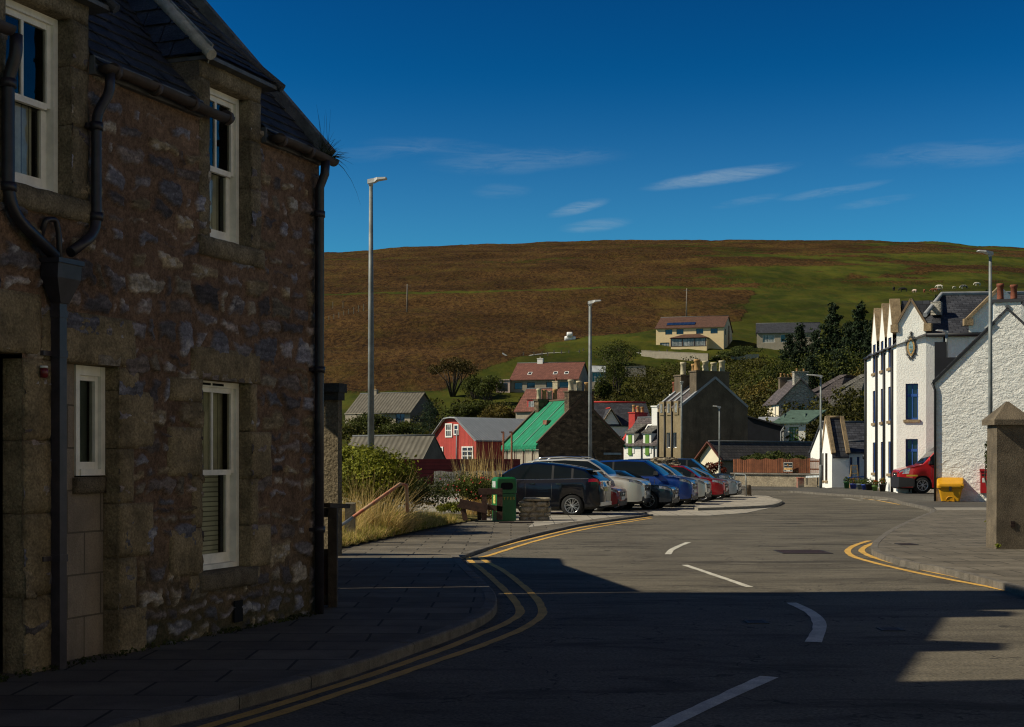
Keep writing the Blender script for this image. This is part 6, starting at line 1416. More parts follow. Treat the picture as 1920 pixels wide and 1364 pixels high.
def bwin(T, x0, x1, z0, z1, inset=.18, sillm=m_sandc, transom=None, mull=True, parent=wb, fw=.07, pane=None):
    mb = MB(T); i = -inset; mb.box(x0,x0+fw,i-.06,i,z0,z1); mb.box(x1-fw,x1,i-.06,i,z0,z1); mb.box(x0+fw,x1-fw,i-.06,i,z0,z0+fw*1.4); mb.box(x0+fw,x1-fw,i-.06,i,z1-fw,z1)
    if mull: c = (x0+x1)/2; mb.box(c-fw*.4,c+fw*.4,i-.05,i-.003,z0+fw*1.4,z1-fw)
    if transom: z = z0+(z1-z0)*transom; mb.box(x0+fw,x1-fw,i-.05,i+.012,z-.07,z+.07)
    o = mb.build('window', m_blue, parent); g = MB(T); g.add([(x0,i-.03,z0),(x1,i-.03,z0),(x1,i-.03,z1),(x0,i-.03,z1)], [(0,1,2,3)]); g.build('pane', pane or m_pane, o)
    r_ = MB(T); r_.add([(x0,0,z0),(x1,0,z0),(x1,0,z1),(x0,0,z1),(x0,i-.07,z0),(x1,i-.07,z0),(x1,i-.07,z1),(x0,i-.07,z1)], [(0,1,5,4),(1,2,6,5),(2,3,7,6),(3,0,4,7)]); r_.build('reveal', m_sandc, o)
    g = MB(T); g.box(x0-.1, x1+.1, -.02, .09, z0-.15, z0-.003); g.build('sill', sillm, o)
lx = lambda px: solve_along(P0, (ld.x, ld.y), px)
cols_ = [(1636.5, 1642.0), (1651.5, 1656.5), (1665.5, 1671.5)]
YL = [P0.y+ld.y*lx((p+q)/2) for p, q in cols_]
lh = []
for (p, q), Y in zip(cols_, YL):
    x0, x1 = lx(p), lx(q)
    for k, (yt, yb) in enumerate([((640, 630, 630)[0], 693), (727, 793), (829, 890)]):
        # heights follow the perspective of the nearest bay so that storeys stay level
        lh.append((x0, x1, zat([695, 727, 829][k] if k else 690, 76)-(0 if k else 0), zat([630, 727, 829][k], 76), k))
lh = []
for (p, q) in cols_:
    x0, x1 = lx(p), lx(q)
    for (zb, zt_) in ((.95, 2.65), (3.75, 5.55), (6.55, 8.15)): lh.append((x0, x1, zb, zt_))
lh[1*3+0] = (lh[3][0], lh[3][1], .15, 2.65)
mb = MB(); ze_l = 7.55
holed(TL, 0, LL, -.3, ze_l, [(a_, b_, c_, min(d_, ze_l)) for a_, b_, c_, d_ in lh], mb)
fx = lambda px: solve_along(P1, (fd.x, fd.y), px)
fh = [(fx(1698), fx(1721.5), 3.75, 5.6), (fx(1698), fx(1721), .95, 2.75)]
zsh = zat(606, 72.8); zap = zat(562, 73)
holed(TF, 0, wl, -.3, zsh, fh, mb); mb.add([TF(0,0,zsh),TF(wl,0,zsh),TF(wl/2,0,zap)], [(0,1,2)])
holed(TR, 0, 8.5, -.3, zat(632, 72.8), [], mb)
mb.add([TL(0,0,-.3),TL(0,0,ze_l),TL(0,-8,ze_l),TL(0,-8,-.3)], [(0,1,2,3)])
# wallhead gablets on the left face
for i, (p, q) in enumerate(cols_):
    x0, x1 = lx(p), lx(q); xc = (x0+x1)/2; w2 = .78; top_ = ze_l+2.55; T = TL; xh0, xh1 = x0, x1
    mb.add([T(xc-w2,0,ze_l),T(xh0,0,ze_l),T(xh0,0,8.15),T(xc-w2,0,8.35)], [(0,1,2,3)]); mb.add([T(xh1,0,ze_l),T(xc+w2,0,ze_l),T(xc+w2,0,8.35),T(xh1,0,8.15)], [(0,1,2,3)])
    mb.add([T(xc-w2,0,8.35),T(xh0,0,8.15),T(xh1,0,8.15),T(xc+w2,0,8.35),T(xc,0,top_)], [(0,1,2,3,4)])
mb.build('wall', m_wwhite, wb)
for i, (p, q) in enumerate(cols_):
    x0, x1 = lx(p), lx(q); xc = (x0+x1)/2; w2 = .78; top_ = ze_l+2.55; T = TL; g = MB(T)
    mb = MB()
    for s_ in (-1, 1):
        a_, b_ = T(xc+s_*w2*1.12,-.25,8.28), T(xc,-.25,top_+.08); mb.beam(a_, b_, .52, .13, up=ld)
    mb.build('gablet_coping', m_sandc, wb)
    mb = MB(T); 
    for s_ in (-1, 1): mb.extr([(xc+s_*w2,-.6,8.2),(xc,-.6,top_-.1),(xc,-2.4,top_-.1),(xc+s_*w2,-1.2,8.2)], (0,0,.1))
    mb.build('gablet_roof', m_slate, wb)
for hh in lh: bwin(TL, *hh, mull=False, transom=None, inset=.06)
for hh in fh: bwin(TF, *hh, transom=.68)
for px in (1641.8+4, 1657.5+2.5, 1674.5+.5): x = lx(px); mb = MB(); mb.tube([TL(x,.08,0), TL(x,.08,ze_l-.1)], .07, 8); mb.build('downpipe', m_blackg, wb)
mb = MB(); mb.tube([TL(0.05,.08,0), TL(.05,.08,ze_l)], .07, 8); mb.build('downpipe', m_blackg, wb)
for i in range(3): 
    x0 = 0 if i == 0 else lx(cols_[i-1][1])+.5; x1 = lx(cols_[i][0])-.5
    mb = MB(); mb.tube([TL(x0,.12,ze_l-.03), TL(x1,.12,ze_l-.03)], .075, 8); mb.build('gutter', m_blackg, wb)
mb = MB()          # gable coping with skewputs
for s_, x in ((0, 0), (1, wl)):
    mb.beam(TF(x,-.12,zsh-.02), TF(wl/2,-.12,zap+.05), .5, .11, up=fd)
mb.build('gable_coping', mat('brown coping', (.17,.115,.065), var=.3), wb)
for x in (0, wl): mb = MB(TF); mb.box(x-.28 if x == 0 else x-.1, x+.1 if x == 0 else x+.28, -.4, .14, zsh-.42, zsh-.02); mb.build('skewput', m_sandc, wb)
# roofs
zr_e = zat(628, 72.8); rg = zat(554, 77)
E0_, E1_ = TR(0, .25, zr_e), TR(8.5, .25, zr_e); R0, R1 = TR(1.6, -4.2, rg), TR(8.5, -4.2, rg); Lb = TL(0, .15, ze_l); Lf = TL(LL, .15, ze_l)
mb = MB(); mb.add([E0_, E1_, R1, R0], [(0,1,2,3)]); mb.add([Lb, Lf, R0, TL(0,-4.0,rg-.6)], [(0,1,2,3)]); mb.add([Lf, E0_, R0], [(0,1,2)]); mb.build('roof', m_slate, wb)
mb = MB(); mb.tube([E0_+Vector((-.1,0,1.0)), R0+Vector((0,0,.05)), R1+Vector((0,0,.05))], .12, 8); mb.build('lead_ridge', m_leadp, wb)
mb = MB(); mb.tube([TR(0,.2,zr_e-.02), TR(5.4,.2,zr_e-.02)], .1, 8); mb.build('gutter', m_blackg, wb)
mb = MB(TF); mb.box(wl*.98, wl*.98+.5, -2.2, -1.6, zat(590, 74), zat(565, 74)); mb.build('chimney', m_stoneg, wb)
g = MB(TF); g.extr([(wl-.02,-.1,zsh),(wl-.02,-1.4,zsh),(wl-.02,-1.4,zsh-1.9),(wl-.02,-.1,zsh-1.9)], fd*.04); g.build('gable_cheek', mat('blue grey lead cheek', (.10,.16,.24)), wb)
# second wallhead gable behind the rubble house
x = solve_along(P2, (rd.x, rd.y), 1850); mb = MB(TR); mb.add([(x-.9,.05,zr_e-2),(x+2.5,.05,zr_e-2),(x+2.5,.05,zr_e+.8),(x+.7,.05,zr_e+2.4),(x-.9,.05,zr_e+.8)], [(0,1,2,3,4)]); mb.build('wallhead_gable', m_wwhite, wb)
mb = MB(TR); mb.beam((x-1.0,-.05,zr_e+.75),(x+.7,-.05,zr_e+2.45),.5,.15,up=(1,0,0)); mb.box(x-1.15,x-.7,-.2,.2,zr_e+.45,zr_e+.8); mb.build('skew', m_sandc, wb)
mb = MB(); x = solve_along(P2, (rd.x, rd.y), 1770.5); mb.tube([TR(x,.08,3), TR(x,.08,zr_e-.1)], .06, 8); mb.build('downpipe', m_blackg, wb)
# crest: pointed oval plaque in gold and pale teal inside black scrollwork
cr0 = (fx(1708.5), zat(651, 73)); cwx, chz = .36, .62
def vesica(cx, cz, a_, b_, n=36):
    return [(cx+a_*math.copysign(abs(math.cos(t))**1.15, math.cos(t)), cz+b_*math.copysign(abs(math.sin(t))**1.0, math.sin(t))*(1+.12*abs(math.sin(t))**8)) for t in [2*math.pi*k/n for k in range(n)]]
cr = thing('crest', 'gold and teal pointed oval crest in black scrollwork on the white gable', 'crest', TF(cr0[0], 0, cr0[1]))
mb = MB(TF); pl_ = vesica(*cr0, .195, .42); mb.extr([(x, .02, z) for x, z in pl_], (TF(0,.06,0)-TF(0,0,0))*1.0) if False else mb.add([(x,.02,z) for x,z in pl_]+[(x,.09,z) for x,z in pl_], [tuple(range(36,72))]+[(i,(i+1)%36,36+(i+1)%36,36+i) for i in range(36)]); mb.build('gold_border', mat('gold paint', (.46,.29,.11), rough=.5, var=.5, vs=14), cr)
mb = MB(TF); pl_ = vesica(*cr0, .11, .29); mb.add([(x,.10,z) for x,z in pl_], [tuple(range(36))]); mb.build('centre_panel', mat('pale teal panel', (.24,.36,.36), rough=.6, var=.6, vs=9, col2=(.12,.22,.24)), cr)
for (dx, dz, s_, c_) in ((.01,.12,.025,(.40,.12,.10)), (-.02,-.13,.065,(.48,.36,.16)), (.03,-.11,.03,(.45,.42,.36)), (0,.0,.05,(.10,.17,.16)), (-.0,-.21,.03,(.05,.10,.12))):
    mb = MB(TF); mb.add([(cr0[0]+dx+s_*math.cos(t),.106,cr0[1]+dz+s_*.8*math.sin(t)) for t in [k*.785 for k in range(8)]], [tuple(range(8))]); mb.build('figure', mat('crest '+str(dz), c_), cr)
mb = MB()
def loop_tube(mb, pts, r): mb.tube([TF(x,.035,z) for x,z in pts], r, 5)
pl_ = vesica(*cr0, .265, .51); loop_tube(mb, pl_+pl_[:1], .014); pl_ = vesica(*cr0, .235, .465); loop_tube(mb, pl_+pl_[:1], .008)
for k in range(14):
    t = 2*math.pi*k/14+.2
    if abs(math.cos(t)) > .93: continue
    cx_, cz_ = cr0[0]+.30*math.cos(t), cr0[1]+.56*math.sin(t); loop_tube(mb, [(cx_+(.06-.0035*j)*math.cos(j*.6+t), cz_+(.06-.0035*j)*math.sin(j*.6+t)) for j in range(15)], .011)
for s_ in (-1, 1):
    loop_tube(mb, [(cr0[0]+s_*(.02+.09*math.sin(j*.5)), cr0[1]+.51+.026*j) for j in range(9)], .012); loop_tube(mb, [(cr0[0]+s_*.10*math.sin(j*.45), cr0[1]-.54-.018*j) for j in range(8)], .012)
loop_tube(mb, [(cr0[0]-.08, cr0[1]+.74), (cr0[0]+.08, cr0[1]+.74)], .024); loop_tube(mb, [(cr0[0], cr0[1]+.60), (cr0[0], cr0[1]+.82)], .024); mb.build('scrollwork', mat('black iron scroll', (.03,.03,.03), rough=.6), cr)

# white rubble house on the right
Yc = 58.3; O = Vector((kx(1752.5)*Yc, Yc, 0)); zE, zA = zat(716, Yc), zat(586, Yc); AR = R(-17.3); half = solve_along(O, (math.cos(AR), math.sin(AR)), 1889)
h = House('white_rubble_house', 'whitewashed rubble gable with chimney and two clay pots at the right edge', O, AR, half*2, 9, zE, zA, m_wrub, m_slate, axis='v', base=-.2, over=.08, skew=None)
h.chimney(half-.52, half+.52, .02, .8, zA-1.2, zat(571, Yc), m_wrub, 2, [m_potr, m_potr], .68, cope=mat('dark stone cope', (.05,.05,.055)), potr=.14)
mb = MB(h.T); mb.beam((-.1,-.04,zE-.1),(half-.5,-.04,zA-.50),.1,.09,up=(0,1,0)); mb.build('verge', m_blackg, h.root)
mb = MB(); mb.tube([h.T(-.1,-.1,zE-.05), h.T(.02,-.07,zE-.35), h.T(.02,-.07,0)], .05, 8); mb.build('downpipe', m_blackg, h.root)
mb = MB(h.T); mb.box(-.05, .45, 3.5, 5.5, zE-.2, zE+1.9); mb.box(.3, 1.3, 3.2, 6, zE, zE+1.2); mb.build('side_dormer', m_annex, h.root)
# ================================================================== vehicles
def paint(name, c, metal=.35): return mat(name, c, rough=.32, var=.06, vs=1.5, metal=metal, coat=.75, spec=.4)
m_tyre = mat('tyre rubber', (.012, .012, .012), rough=.85, var=.2)
m_rim = mat('alloy rim', (.55, .56, .57), rough=.28, var=.08, metal=.85)
m_trim = mat('black plastic trim', (.014, .014, .015), rough=.55, var=.2)
m_cglass = mat('tinted car glass', (.006, .010, .012), rough=.05, var=.15, spec=.24)
m_head = mat('headlamp glass', (.30, .33, .36), rough=.08, var=.6, vs=12, coat=1.0, metal=.3)
m_tail = mat('tail lamp red', (.30, .010, .012), rough=.12, var=.5, vs=10, coat=1.0)
m_chrome = mat('chrome', (.6, .6, .6), rough=.15, metal=1.0, var=.05)
m_plate = mat('white number plate', (.62, .60, .54), rough=.4, var=.15, vs=12)
m_platey = mat('yellow number plate', (.55, .45, .12), rough=.4, var=.15, vs=12)
def smoothpoly(pts, x):
    xs_ = [p[0] for p in pts]; ys_ = [p[1] for p in pts]; return float(np.interp(x, xs_, ys_))
def car(name, label, cat, centre, heading, L, W, H, col, style='suv', group=None, rails=False, zg=-.095, rimn=5, wr=.34, opaque_rear=False, plate=True, hoodh=None, dark_roof=False):
    """x runs from the nose (0) back to the tail (L), y across, z up; lofted from cross sections"""
    t = thing(name, label, cat, (centre[0], centre[1], zg), group)
    hd = Vector((heading[0], heading[1], 0)).normalized(); lf = Vector((-hd.y, hd.x, 0)); C = Vector((centre[0], centre[1], zg))
    T = lambda x, y, z: C+hd*(L/2-x)+lf*y+Vector((0,0,z))
    hh = hoodh or (.62*H if style != 'van' else .60*H); hb = {'crossover': .655, 'suv': .635, 'hatch': .62, 'estate': .60, 'van': .56}[style]
    belt0, belt1 = H*hb, H*(hb+.05)
    if style == 'suv':   cow, rf, rr, tl = .235*L, .40*L, .80*L, .965*L
    elif style == 'crossover': cow, rf, rr, tl = .24*L, .43*L, .885*L, .975*L
    elif style == 'hatch': cow, rf, rr, tl = .24*L, .44*L, .78*L, .965*L
    elif style == 'estate': cow, rf, rr, tl = .25*L, .42*L, .90*L, .98*L
    else: cow, rf, rr, tl = .20*L, .37*L, .965*L, .99*L
    top = [(0, hh*.80), (.012*L, hh*.90), (.05*L, hh*.965), (cow*.6, hh*1.03), (cow, belt0*1.05), ((cow+rf)/2, (belt0*1.05+H)/2+.035), (rf, H-.035), ((rf+rr)/2*.95, H), (rr, H-.05)]
    if style == 'crossover': top = top[:-2]+[(.55*L, H), (.68*L, H-.05), (.80*L, H-.13), (rr, H-.215)]
    top += [(tl-.02*L, belt1+.06), (tl+.012*L, belt1-.02), (L-.01, belt1-.12), (L, belt1*.78)] if style in ('hatch', 'suv', 'crossover') else [(tl-.005*L, H*.90 if style == 'van' else belt1+.12), (L-.012, belt1-.02), (L, belt1*.75)]
    def zt(x): return smoothpoly(top, x)
    low = .24 if style in ('suv', 'crossover') else .20
    wx = (.195*L, .805*L if style != 'van' else .80*L)
    def zl(x):
        z = low+.05*max(0, 1-x/.25)**2+.10*max(0, 1-(L-x)/.3)**2
        for w_ in wx:
            d = abs(x-w_); r = wr*1.16
            if d < r: z = max(z, wr*.96+math.sqrt(r*r-d*d)-.03)
        return z
    def hw(x):
        f = 1.0
        if x < .16*L: f = 1-.20*(1-x/(.16*L))**2.4
        if x > .88*L: f = 1-.11*((x-.88*L)/(.12*L))**2.2
        return W/2*f
    xs_ = sorted(set([0, .008*L, .02*L, .035*L]+[L*i/64 for i in range(1, 64)]+[L*.985, L*.995, L]+[cow, rf, rr, tl]+[w_+s_*wr*1.16*math.cos(a_) for w_ in wx for s_ in (-1, 1) for a_ in (0.0, .25, .6)]))
    # ring: sill, lower door, mid door, shoulder, belt, [glass], roof edge, roof, centre
    def ring(x):
        z0, z1, w_ = zl(x), zt(x), hw(x); bl = belt0+(belt1-belt0)*x/L; b = min(bl, z1-.012); cab = max(0.0, z1-bl)/(H-belt0)
        zm = max(z0+.02, min(b-.06, H*.36)); zs = max(zm+.015, b-.10)
        tw = w_*(.975-.17*min(1, cab)); ze = z1-.045*min(1, cab*2)-.012
        ze = max(ze, b+.004)
        P_ = [(w_*.93, z0), (w_*.985, min(z0+.08, zm-.01)), (w_*1.0, zm), (w_*.995, zs), (w_*.965, b)]
        P_ += [(w_*.965+(tw-w_*.965)*.5+.012*cab, b+(ze-b)*.5), (tw, ze), (tw*.86, z1-.006*(1+cab)), (tw*.5, z1+.008*cab), (0, z1+.012*cab)]
        return P_
    rings = [ring(x) for x in xs_]; n = len(rings[0]); bodyF, wind, rear, side, headL, tailL, lowF, rfF = [], [], [], {}, {1: [], -1: []}, {1: [], -1: []}, [], []
    V = []
    for x, r in zip(xs_, rings): V += [(x, y, z) for y, z in r]+[(x, -y, z) for y, z in r]
    nn = 2*n
    pil = ([.47, .66, .80] if style in ('suv', 'estate', 'crossover') else [.50, .69] if style == 'hatch' else [.40])
    pil = [p*L for p in pil]; pil = [p for p in pil if p < rr+.04*L]
    for i in range(len(xs_)-1):
        xm = (xs_[i]+xs_[i+1])/2
        for s_, o in ((1, 0), (-1, n)):
            for j in range(n-1):
                f = (i*nn+o+j, (i+1)*nn+o+j, (i+1)*nn+o+j+1, i*nn+o+j+1)
                if s_ < 0: f = f[::-1]
                dst = bodyF
                glassy = zt(xm)-(belt0+(belt1-belt0)*xm/L)
                if j in (4, 5) and glassy > .10 and cow+.06*L < xm < (rr+.055*L if style != 'van' else .50*L):
                    nearp = min([abs(xm-p) for p in pil] or [9]); 
                    if style == 'van' and xm < cow+.05*L: pass
                    elif nearp > .022: k = (s_, sum(1 for p in pil if xm > p)); side.setdefault(k, []).append(f); continue
                    else: lowF.append(f); continue
                if j >= 7 and cow+.01*L < xm < rf-.01*L: wind.append(f); continue
                if j >= 7 and rr+.02*L < xm < tl-.025*L and style in ('suv', 'hatch', 'crossover'): rear.append(f); continue
                zc = sum(V[q][2] for q in f)/4
                if .006*L < xm < .10*L and j in (3, 4) : 
                    if j == 3 or (j == 4 and xm < .05*L): headL[s_].append(f); continue
                if L*.925 < xm < L*.997 and j in (3,): tailL[s_].append(f); continue
                if j == 0 or (j == 1 and zc < H*.22): lowF.append(f); continue
                if dark_roof and j >= 6 and rf < xm < rr: rfF.append(f); continue
                bodyF.append(f)
    # nose and tail caps
    def cap(i, flip):
        out = []; o = i*nn
        for j in range(n-1):
            f = (o+j, o+j+1, o+n+j+1, o+n+j); out.append(f[::-1] if flip else f)
        return out
    bodyF += cap(0, False)+cap(len(xs_)-1, True)
    # floor pan
    lowF += [(i*nn, i*nn+n, (i+1)*nn+n, (i+1)*nn) for i in range(len(xs_)-1)]
    def part(nm, F, m_, parent=t, inset=0.0, smooth=True):
        if not F: return None
        ids = sorted({q for f in F for q in f}); mp = {q: k for k, q in enumerate(ids)}; mb = MB(T)
        mb.add([V[q] for q in ids], [tuple(mp[q] for q in f) for f in F], smooth); return mb.build(nm, m_, parent, uv=False)
    pm = paint('car paint '+name+str(col), col)
    body = part('body', bodyF, pm)
    part('lower_trim', lowF, m_trim); part('windscreen', wind, m_cglass); part('rear_window', rear, m_cglass); part('roof', rfF, m_trim)
    for k in sorted(side): part('side_window', side[k], m_cglass)
    for s_ in (1, -1): part('headlight', headL[s_], m_head); part('tail_light', tailL[s_], m_tail)
    # window line chrome strip, door handles, mirrors
    for s_ in (1, -1):
        mb = MB(T); x = cow+.055*L; zz = belt0+(belt1-belt0)*x/L; mb.add([(x-.09, s_*(hw(x)*.97), zz+.03), (x+.1, s_*(hw(x)*.97), zz+.03), (x+.08, s_*(hw(x)+.19), zz+.05), (x-.07, s_*(hw(x)+.19), zz+.05), (x-.06, s_*(hw(x)*.97), zz+.16), (x+.07, s_*(hw(x)*.97), zz+.16), (x+.06, s_*(hw(x)+.17), zz+.20), (x-.05, s_*(hw(x)+.17), zz+.20)],
                   [(0,1,2,3),(4,7,6,5),(0,4,5,1),(1,5,6,2),(2,6,7,3),(3,7,4,0)]); mb.build('wing_mirror', m_trim if style != 'van' else m_trim, t)
        mb = MB(T)
        for x in (.52*L, .71*L):
            zz = belt0-.09; mb = MB(T); mb.box(x-.09, x+.09, *(sorted((s_*(hw(x)*.995), s_*(hw(x)*.995+.03)))), zz-.015, zz+.02); mb.build('door_handle', m_chrome if style in ('suv', 'crossover') else m_trim, t)
        if style != 'van':
            mb = MB(T); q = [x for x in xs_ if cow+.07*L < x < rr+.05*L]
            mb.tube([Vector((x, s_*(hw(x)*.968), belt0+(belt1-belt0)*x/L+.004)) for x in q], .011, 5); mb.build('window_strip', m_chrome, t)
        # door shut lines
        mb = MB(T)
        for x in [p for p in pil[:2]]+[cow+.07*L]:
            mb.tube([Vector((x, s_*hw(x)*.992, H*.27)), Vector((x, s_*hw(x)*1.001, H*.36)), Vector((x, s_*hw(x)*.997, belt0-.08))], .006, 4)
        o = mb.build('door_seam', m_trim, t); o['kind'] = 'stuff'
        if rails:
            mb = MB(T); mb.tube([Vector((rf+.02*L, s_*W*.34, H-.03)), Vector((rf+.06*L, s_*W*.345, H+.055)), Vector(((rf+rr)/2, s_*W*.35, H+.075)), Vector((rr-.05*L, s_*W*.345, H+.03)), Vector((rr, s_*W*.34, H-.06))], .024, 6); mb.build('roof_rail', m_chrome, t)
    # front: grille, lower intake, plate, fog lamps
    fw_ = hw(0); mb = MB(T); mb.add([(-.012, -fw_*.52, hh*.62), (-.012, fw_*.52, hh*.62), (-.012, fw_*.62, hh*.80), (-.012, -fw_*.62, hh*.80), (.03, -fw_*.52, hh*.62), (.03, fw_*.52, hh*.62), (.03, fw_*.62, hh*.80), (.03, -fw_*.62, hh*.80)], [(0,3,2,1),(0,1,5,4),(1,2,6,5),(2,3,7,6),(3,0,4,7)]); g = mb.build('grille', m_trim, t)
    mb = MB(T); mb.box(-.02, -.012, -fw_*.56, fw_*.56, hh*.705, hh*.725); mb.lathe(Vector((-.028,0,hh*.715)), [(0,0),(.055,0),(.055,.014),(0,.016)], 12, axis='x'); mb.build('badge', m_chrome, g)
    mb = MB(T); mb.box(-.014, .02, -fw_*.72, fw_*.72, low+.04, low+.19); mb.build('air_intake', m_trim, t)
    for s_ in (1, -1): mb = MB(T); mb.box(-.012, .1, *sorted((s_*fw_*.74, s_*fw_*1.005)), low+.10, low+.26); o = mb.build('fog_lamp', m_trim, t); mb = MB(T); mb.box(-.018, -.011, *sorted((s_*fw_*.80, s_*fw_*.92)), low+.15, low+.20); mb.build('lamp', m_head, o)
    if plate:
        mb = MB(T); mb.box(-.03, -.016, -.26, .26, hh*.49, hh*.49+.11); mb.build('number_plate', m_plate, t)
    # rear: plate, bumper strip, spoiler, tail lamps wrap, wiper
    bw = hw(L); mb = MB(T); mb.box(L+.004, L+.02, -.26, .26, belt1*.66, belt1*.66+.12); mb.build('number_plate', m_platey, t)
    mb = MB(T); mb.box(L-.12, L+.03, -bw*.96, bw*.96, low+.10, low+.22); mb.build('rear_bumper', m_trim if style not in ('suv', 'crossover') else m_rim, t)
    for s_ in (1, -1): mb = MB(T); mb.box(L-.02, L+.012, *sorted((s_*bw*.52, s_*bw*.985)), belt1*.80, belt1*.92); mb.build('tail_lens', m_tail, t)
    if style != 'van':
        H_ = H; H = H-.16 if style == 'crossover' else H
        mb = MB(T); mb.add([(rr-.02*L, -W*.36, H-.05), (rr-.02*L, W*.36, H-.05), (rr+.055*L, W*.33, H-.10), (rr+.055*L, -W*.33, H-.10), (rr-.02*L, -W*.36, H-.085), (rr-.02*L, W*.36, H-.085), (rr+.055*L, W*.33, H-.135), (rr+.055*L, -W*.33, H-.135)], [(0,1,2,3),(7,6,5,4),(1,5,6,2),(2,6,7,3),(3,7,4,0)]); mb.build('spoiler', pm, t); H = H_
    # wheels with tyre and spoked rim
    for x in wx:
        for s_ in (1, -1):
            y = s_*(W/2-.115); mb = MB(T); y0 = y
            prof = [(wr*.66, -.10), (wr*.93, -.105), (wr, -.07), (wr, .07), (wr*.93, .105), (wr*.66, .10)]
            mb.lathe(Vector((x, y0, wr)), prof, 28, axis='y'); w_ = mb.build('wheel', m_tyre, t, uv=False)
            yo = s_*.075; mb = MB(T); mb.lathe(Vector((x, y0+yo, wr)), [(wr*.68, s_*.028), (wr*.63, s_*.032), (wr*.60, -s_*.02), (wr*.62, -s_*.05)], 28, axis='y')
            for k in range(rimn):
                for dk in (-.14, .14):
                    a_ = 2*math.pi*k/rimn+.3; c_ = Vector((x+math.cos(a_+dk*.5)*wr*.12, y0+yo+s_*.012, wr+math.sin(a_+dk*.5)*wr*.12)); d_ = Vector((x+math.cos(a_+dk*1.3)*wr*.63, y0+yo+s_*.026, wr+math.sin(a_+dk*1.3)*wr*.63))
                    mb.beam(c_, d_, .022, .045, up=(0,1,0))
            mb.lathe(Vector((x, y0+yo, wr)), [(0, s_*.03), (wr*.17, s_*.028), (wr*.18, 0)], 12, axis='y'); mb.build('rim', m_rim, w_, uv=False)
            mb = MB(T); mb.lathe(Vector((x, y0+yo*.2, wr)), [(0, 0), (wr*.62, 0)], 24, axis='y'); mb.build('brake_disc', m_trim, w_, uv=False)
            mb = MB(T); mb.lathe(Vector((x, y0-s_*.03, wr*1.02)), [(0, 0), (wr*1.12, 0)], 20, axis='y'); mb.build('wheel_arch', m_trim, t, uv=False)
    return t
HD = Vector((.956, -.292, 0)); GRP = 'cars parked in a slanting row along the road'
def parked(px, Y, L, W, **k):
    """nose-first car whose far front corner shows at column px"""
    far = Vector((kx(px)*(Y+1.5), Y+1.5, 0)); lf = Vector((.292, .956, 0)); return far-HD*(L/2)-lf*(W*.42)
# dark hatchback, tail towards the road
back = Vector((.962, -.272, 0)); near = Vector((-.272, -.962, 0)); wheel = Vector((kx(1074)*45.0, 45.0, 0)); cc = wheel-back*(4.55*.305)-near*.80
car('parked_car', 'shiny black five door hatchback nearest the bin, its tail towards the road', 'car', cc, -back, 4.55, 1.86, 1.72, (.003, .004, .010), 'crossover', GRP, rimn=7, wr=.355)
car('parked_car', 'low dark red hatchback squeezed between black hatchback and white roof rail car', 'car', parked(1176, 47.6, 4.0, 1.75), HD, 4.0, 1.75, 1.42, (.20, .008, .016), 'hatch', GRP, zg=-.085)
car('parked_car', 'white estate car with silver roof rails behind the black hatchback', 'car', parked(1222, 49.7, 4.95, 1.9), HD, 4.95, 1.9, 1.83, (.70, .67, .58), 'suv', GRP, rails=True, zg=-.085)
car('parked_car', 'low dark teal blue hatchback between the white estate and bright blue car', 'car', parked(1274, 50.9, 4.3, 1.82), HD, 4.3, 1.82, 1.42, (.012, .032, .060), 'hatch', GRP)
car('parked_car', 'tall bright blue car with sloping windscreen in the middle of the row', 'car', parked(1309, 53.4, 4.5, 1.85), HD, 4.5, 1.85, 1.80, (.008, .045, .24), 'suv', GRP)
car('parked_car', 'white off roader with dark square headlamps between blue and red cars', 'car', parked(1334, 56.5, 4.5, 1.9), HD, 4.5, 1.9, 1.66, (.62, .60, .54), 'suv', GRP)
car('parked_car', 'bright red car with angled headlamps near the far end of the row', 'car', parked(1367, 60, 4.4, 1.84), HD, 4.4, 1.84, 1.56, (.34, .008, .016), 'suv', GRP)
car('parked_van', 'dark grey van with long roof behind the red car', 'van', parked(1378, 66.5, 5.1, 1.95), HD, 5.1, 1.95, 1.86, (.022, .030, .040), 'van', GRP)
car('parked_car', 'silver hatchback last in the row beside the tubular barrier', 'car', parked(1391, 62.8, 4.3, 1.8), HD, 4.3, 1.8, 1.45, (.30, .33, .37), 'hatch', GRP)
# red delivery van nosing out from behind the white rubble house
VX = kx(1690)*70.5; vt = car('delivery_van', 'red delivery van nosing out from behind the white rubble house', 'van', (VX+2.95, 71.5), Vector((-1, .06, 0)), 5.9, 2.0, 2.45, (.52, .012, .014), 'van', None, zg=.02, rimn=6, wr=.40, hoodh=1.28)
mb = MB(lambda x, y, z: Vector((VX, 71.5, 0))+Vector((1,-.06,0))*x+Vector((.06,1,0))*y+Vector((0,0,z)))
mb.box(.32, .85, -1.012, -.99, .86, .94); mb.box(1.75, 3.2, -1.03, -1.0, .86, .94); mb.build('yellow_stripe', mat('yellow reflective stripe', (.6,.4,.04)), vt)

VB = lambda x, y, z: Vector((VX, 71.5, 0))+Vector((1,-.06,0))*x+Vector((.06,1,0))*y+Vector((0,0,z))
mb = MB(VB); mb.add([(-.07,-.95,.32),(.70,-1.03,.36),(.70,-1.03,.76),(-.03,-.93,.84),(-.07,.95,.32),(.70,1.03,.36),(.70,1.03,.76),(-.03,.93,.84)], [(0,1,2,3),(7,6,5,4),(0,3,7,4),(3,2,6,7),(0,4,5,1)]); mb.build('front_bumper', m_trim, vt)
mb = MB(VB); mb.add([(.10,-.985,.98),(.42,-1.02,1.0),(.50,-.99,1.26),(.22,-.95,1.20)], [(0,1,2,3)]); mb.build('headlight', m_head, vt)
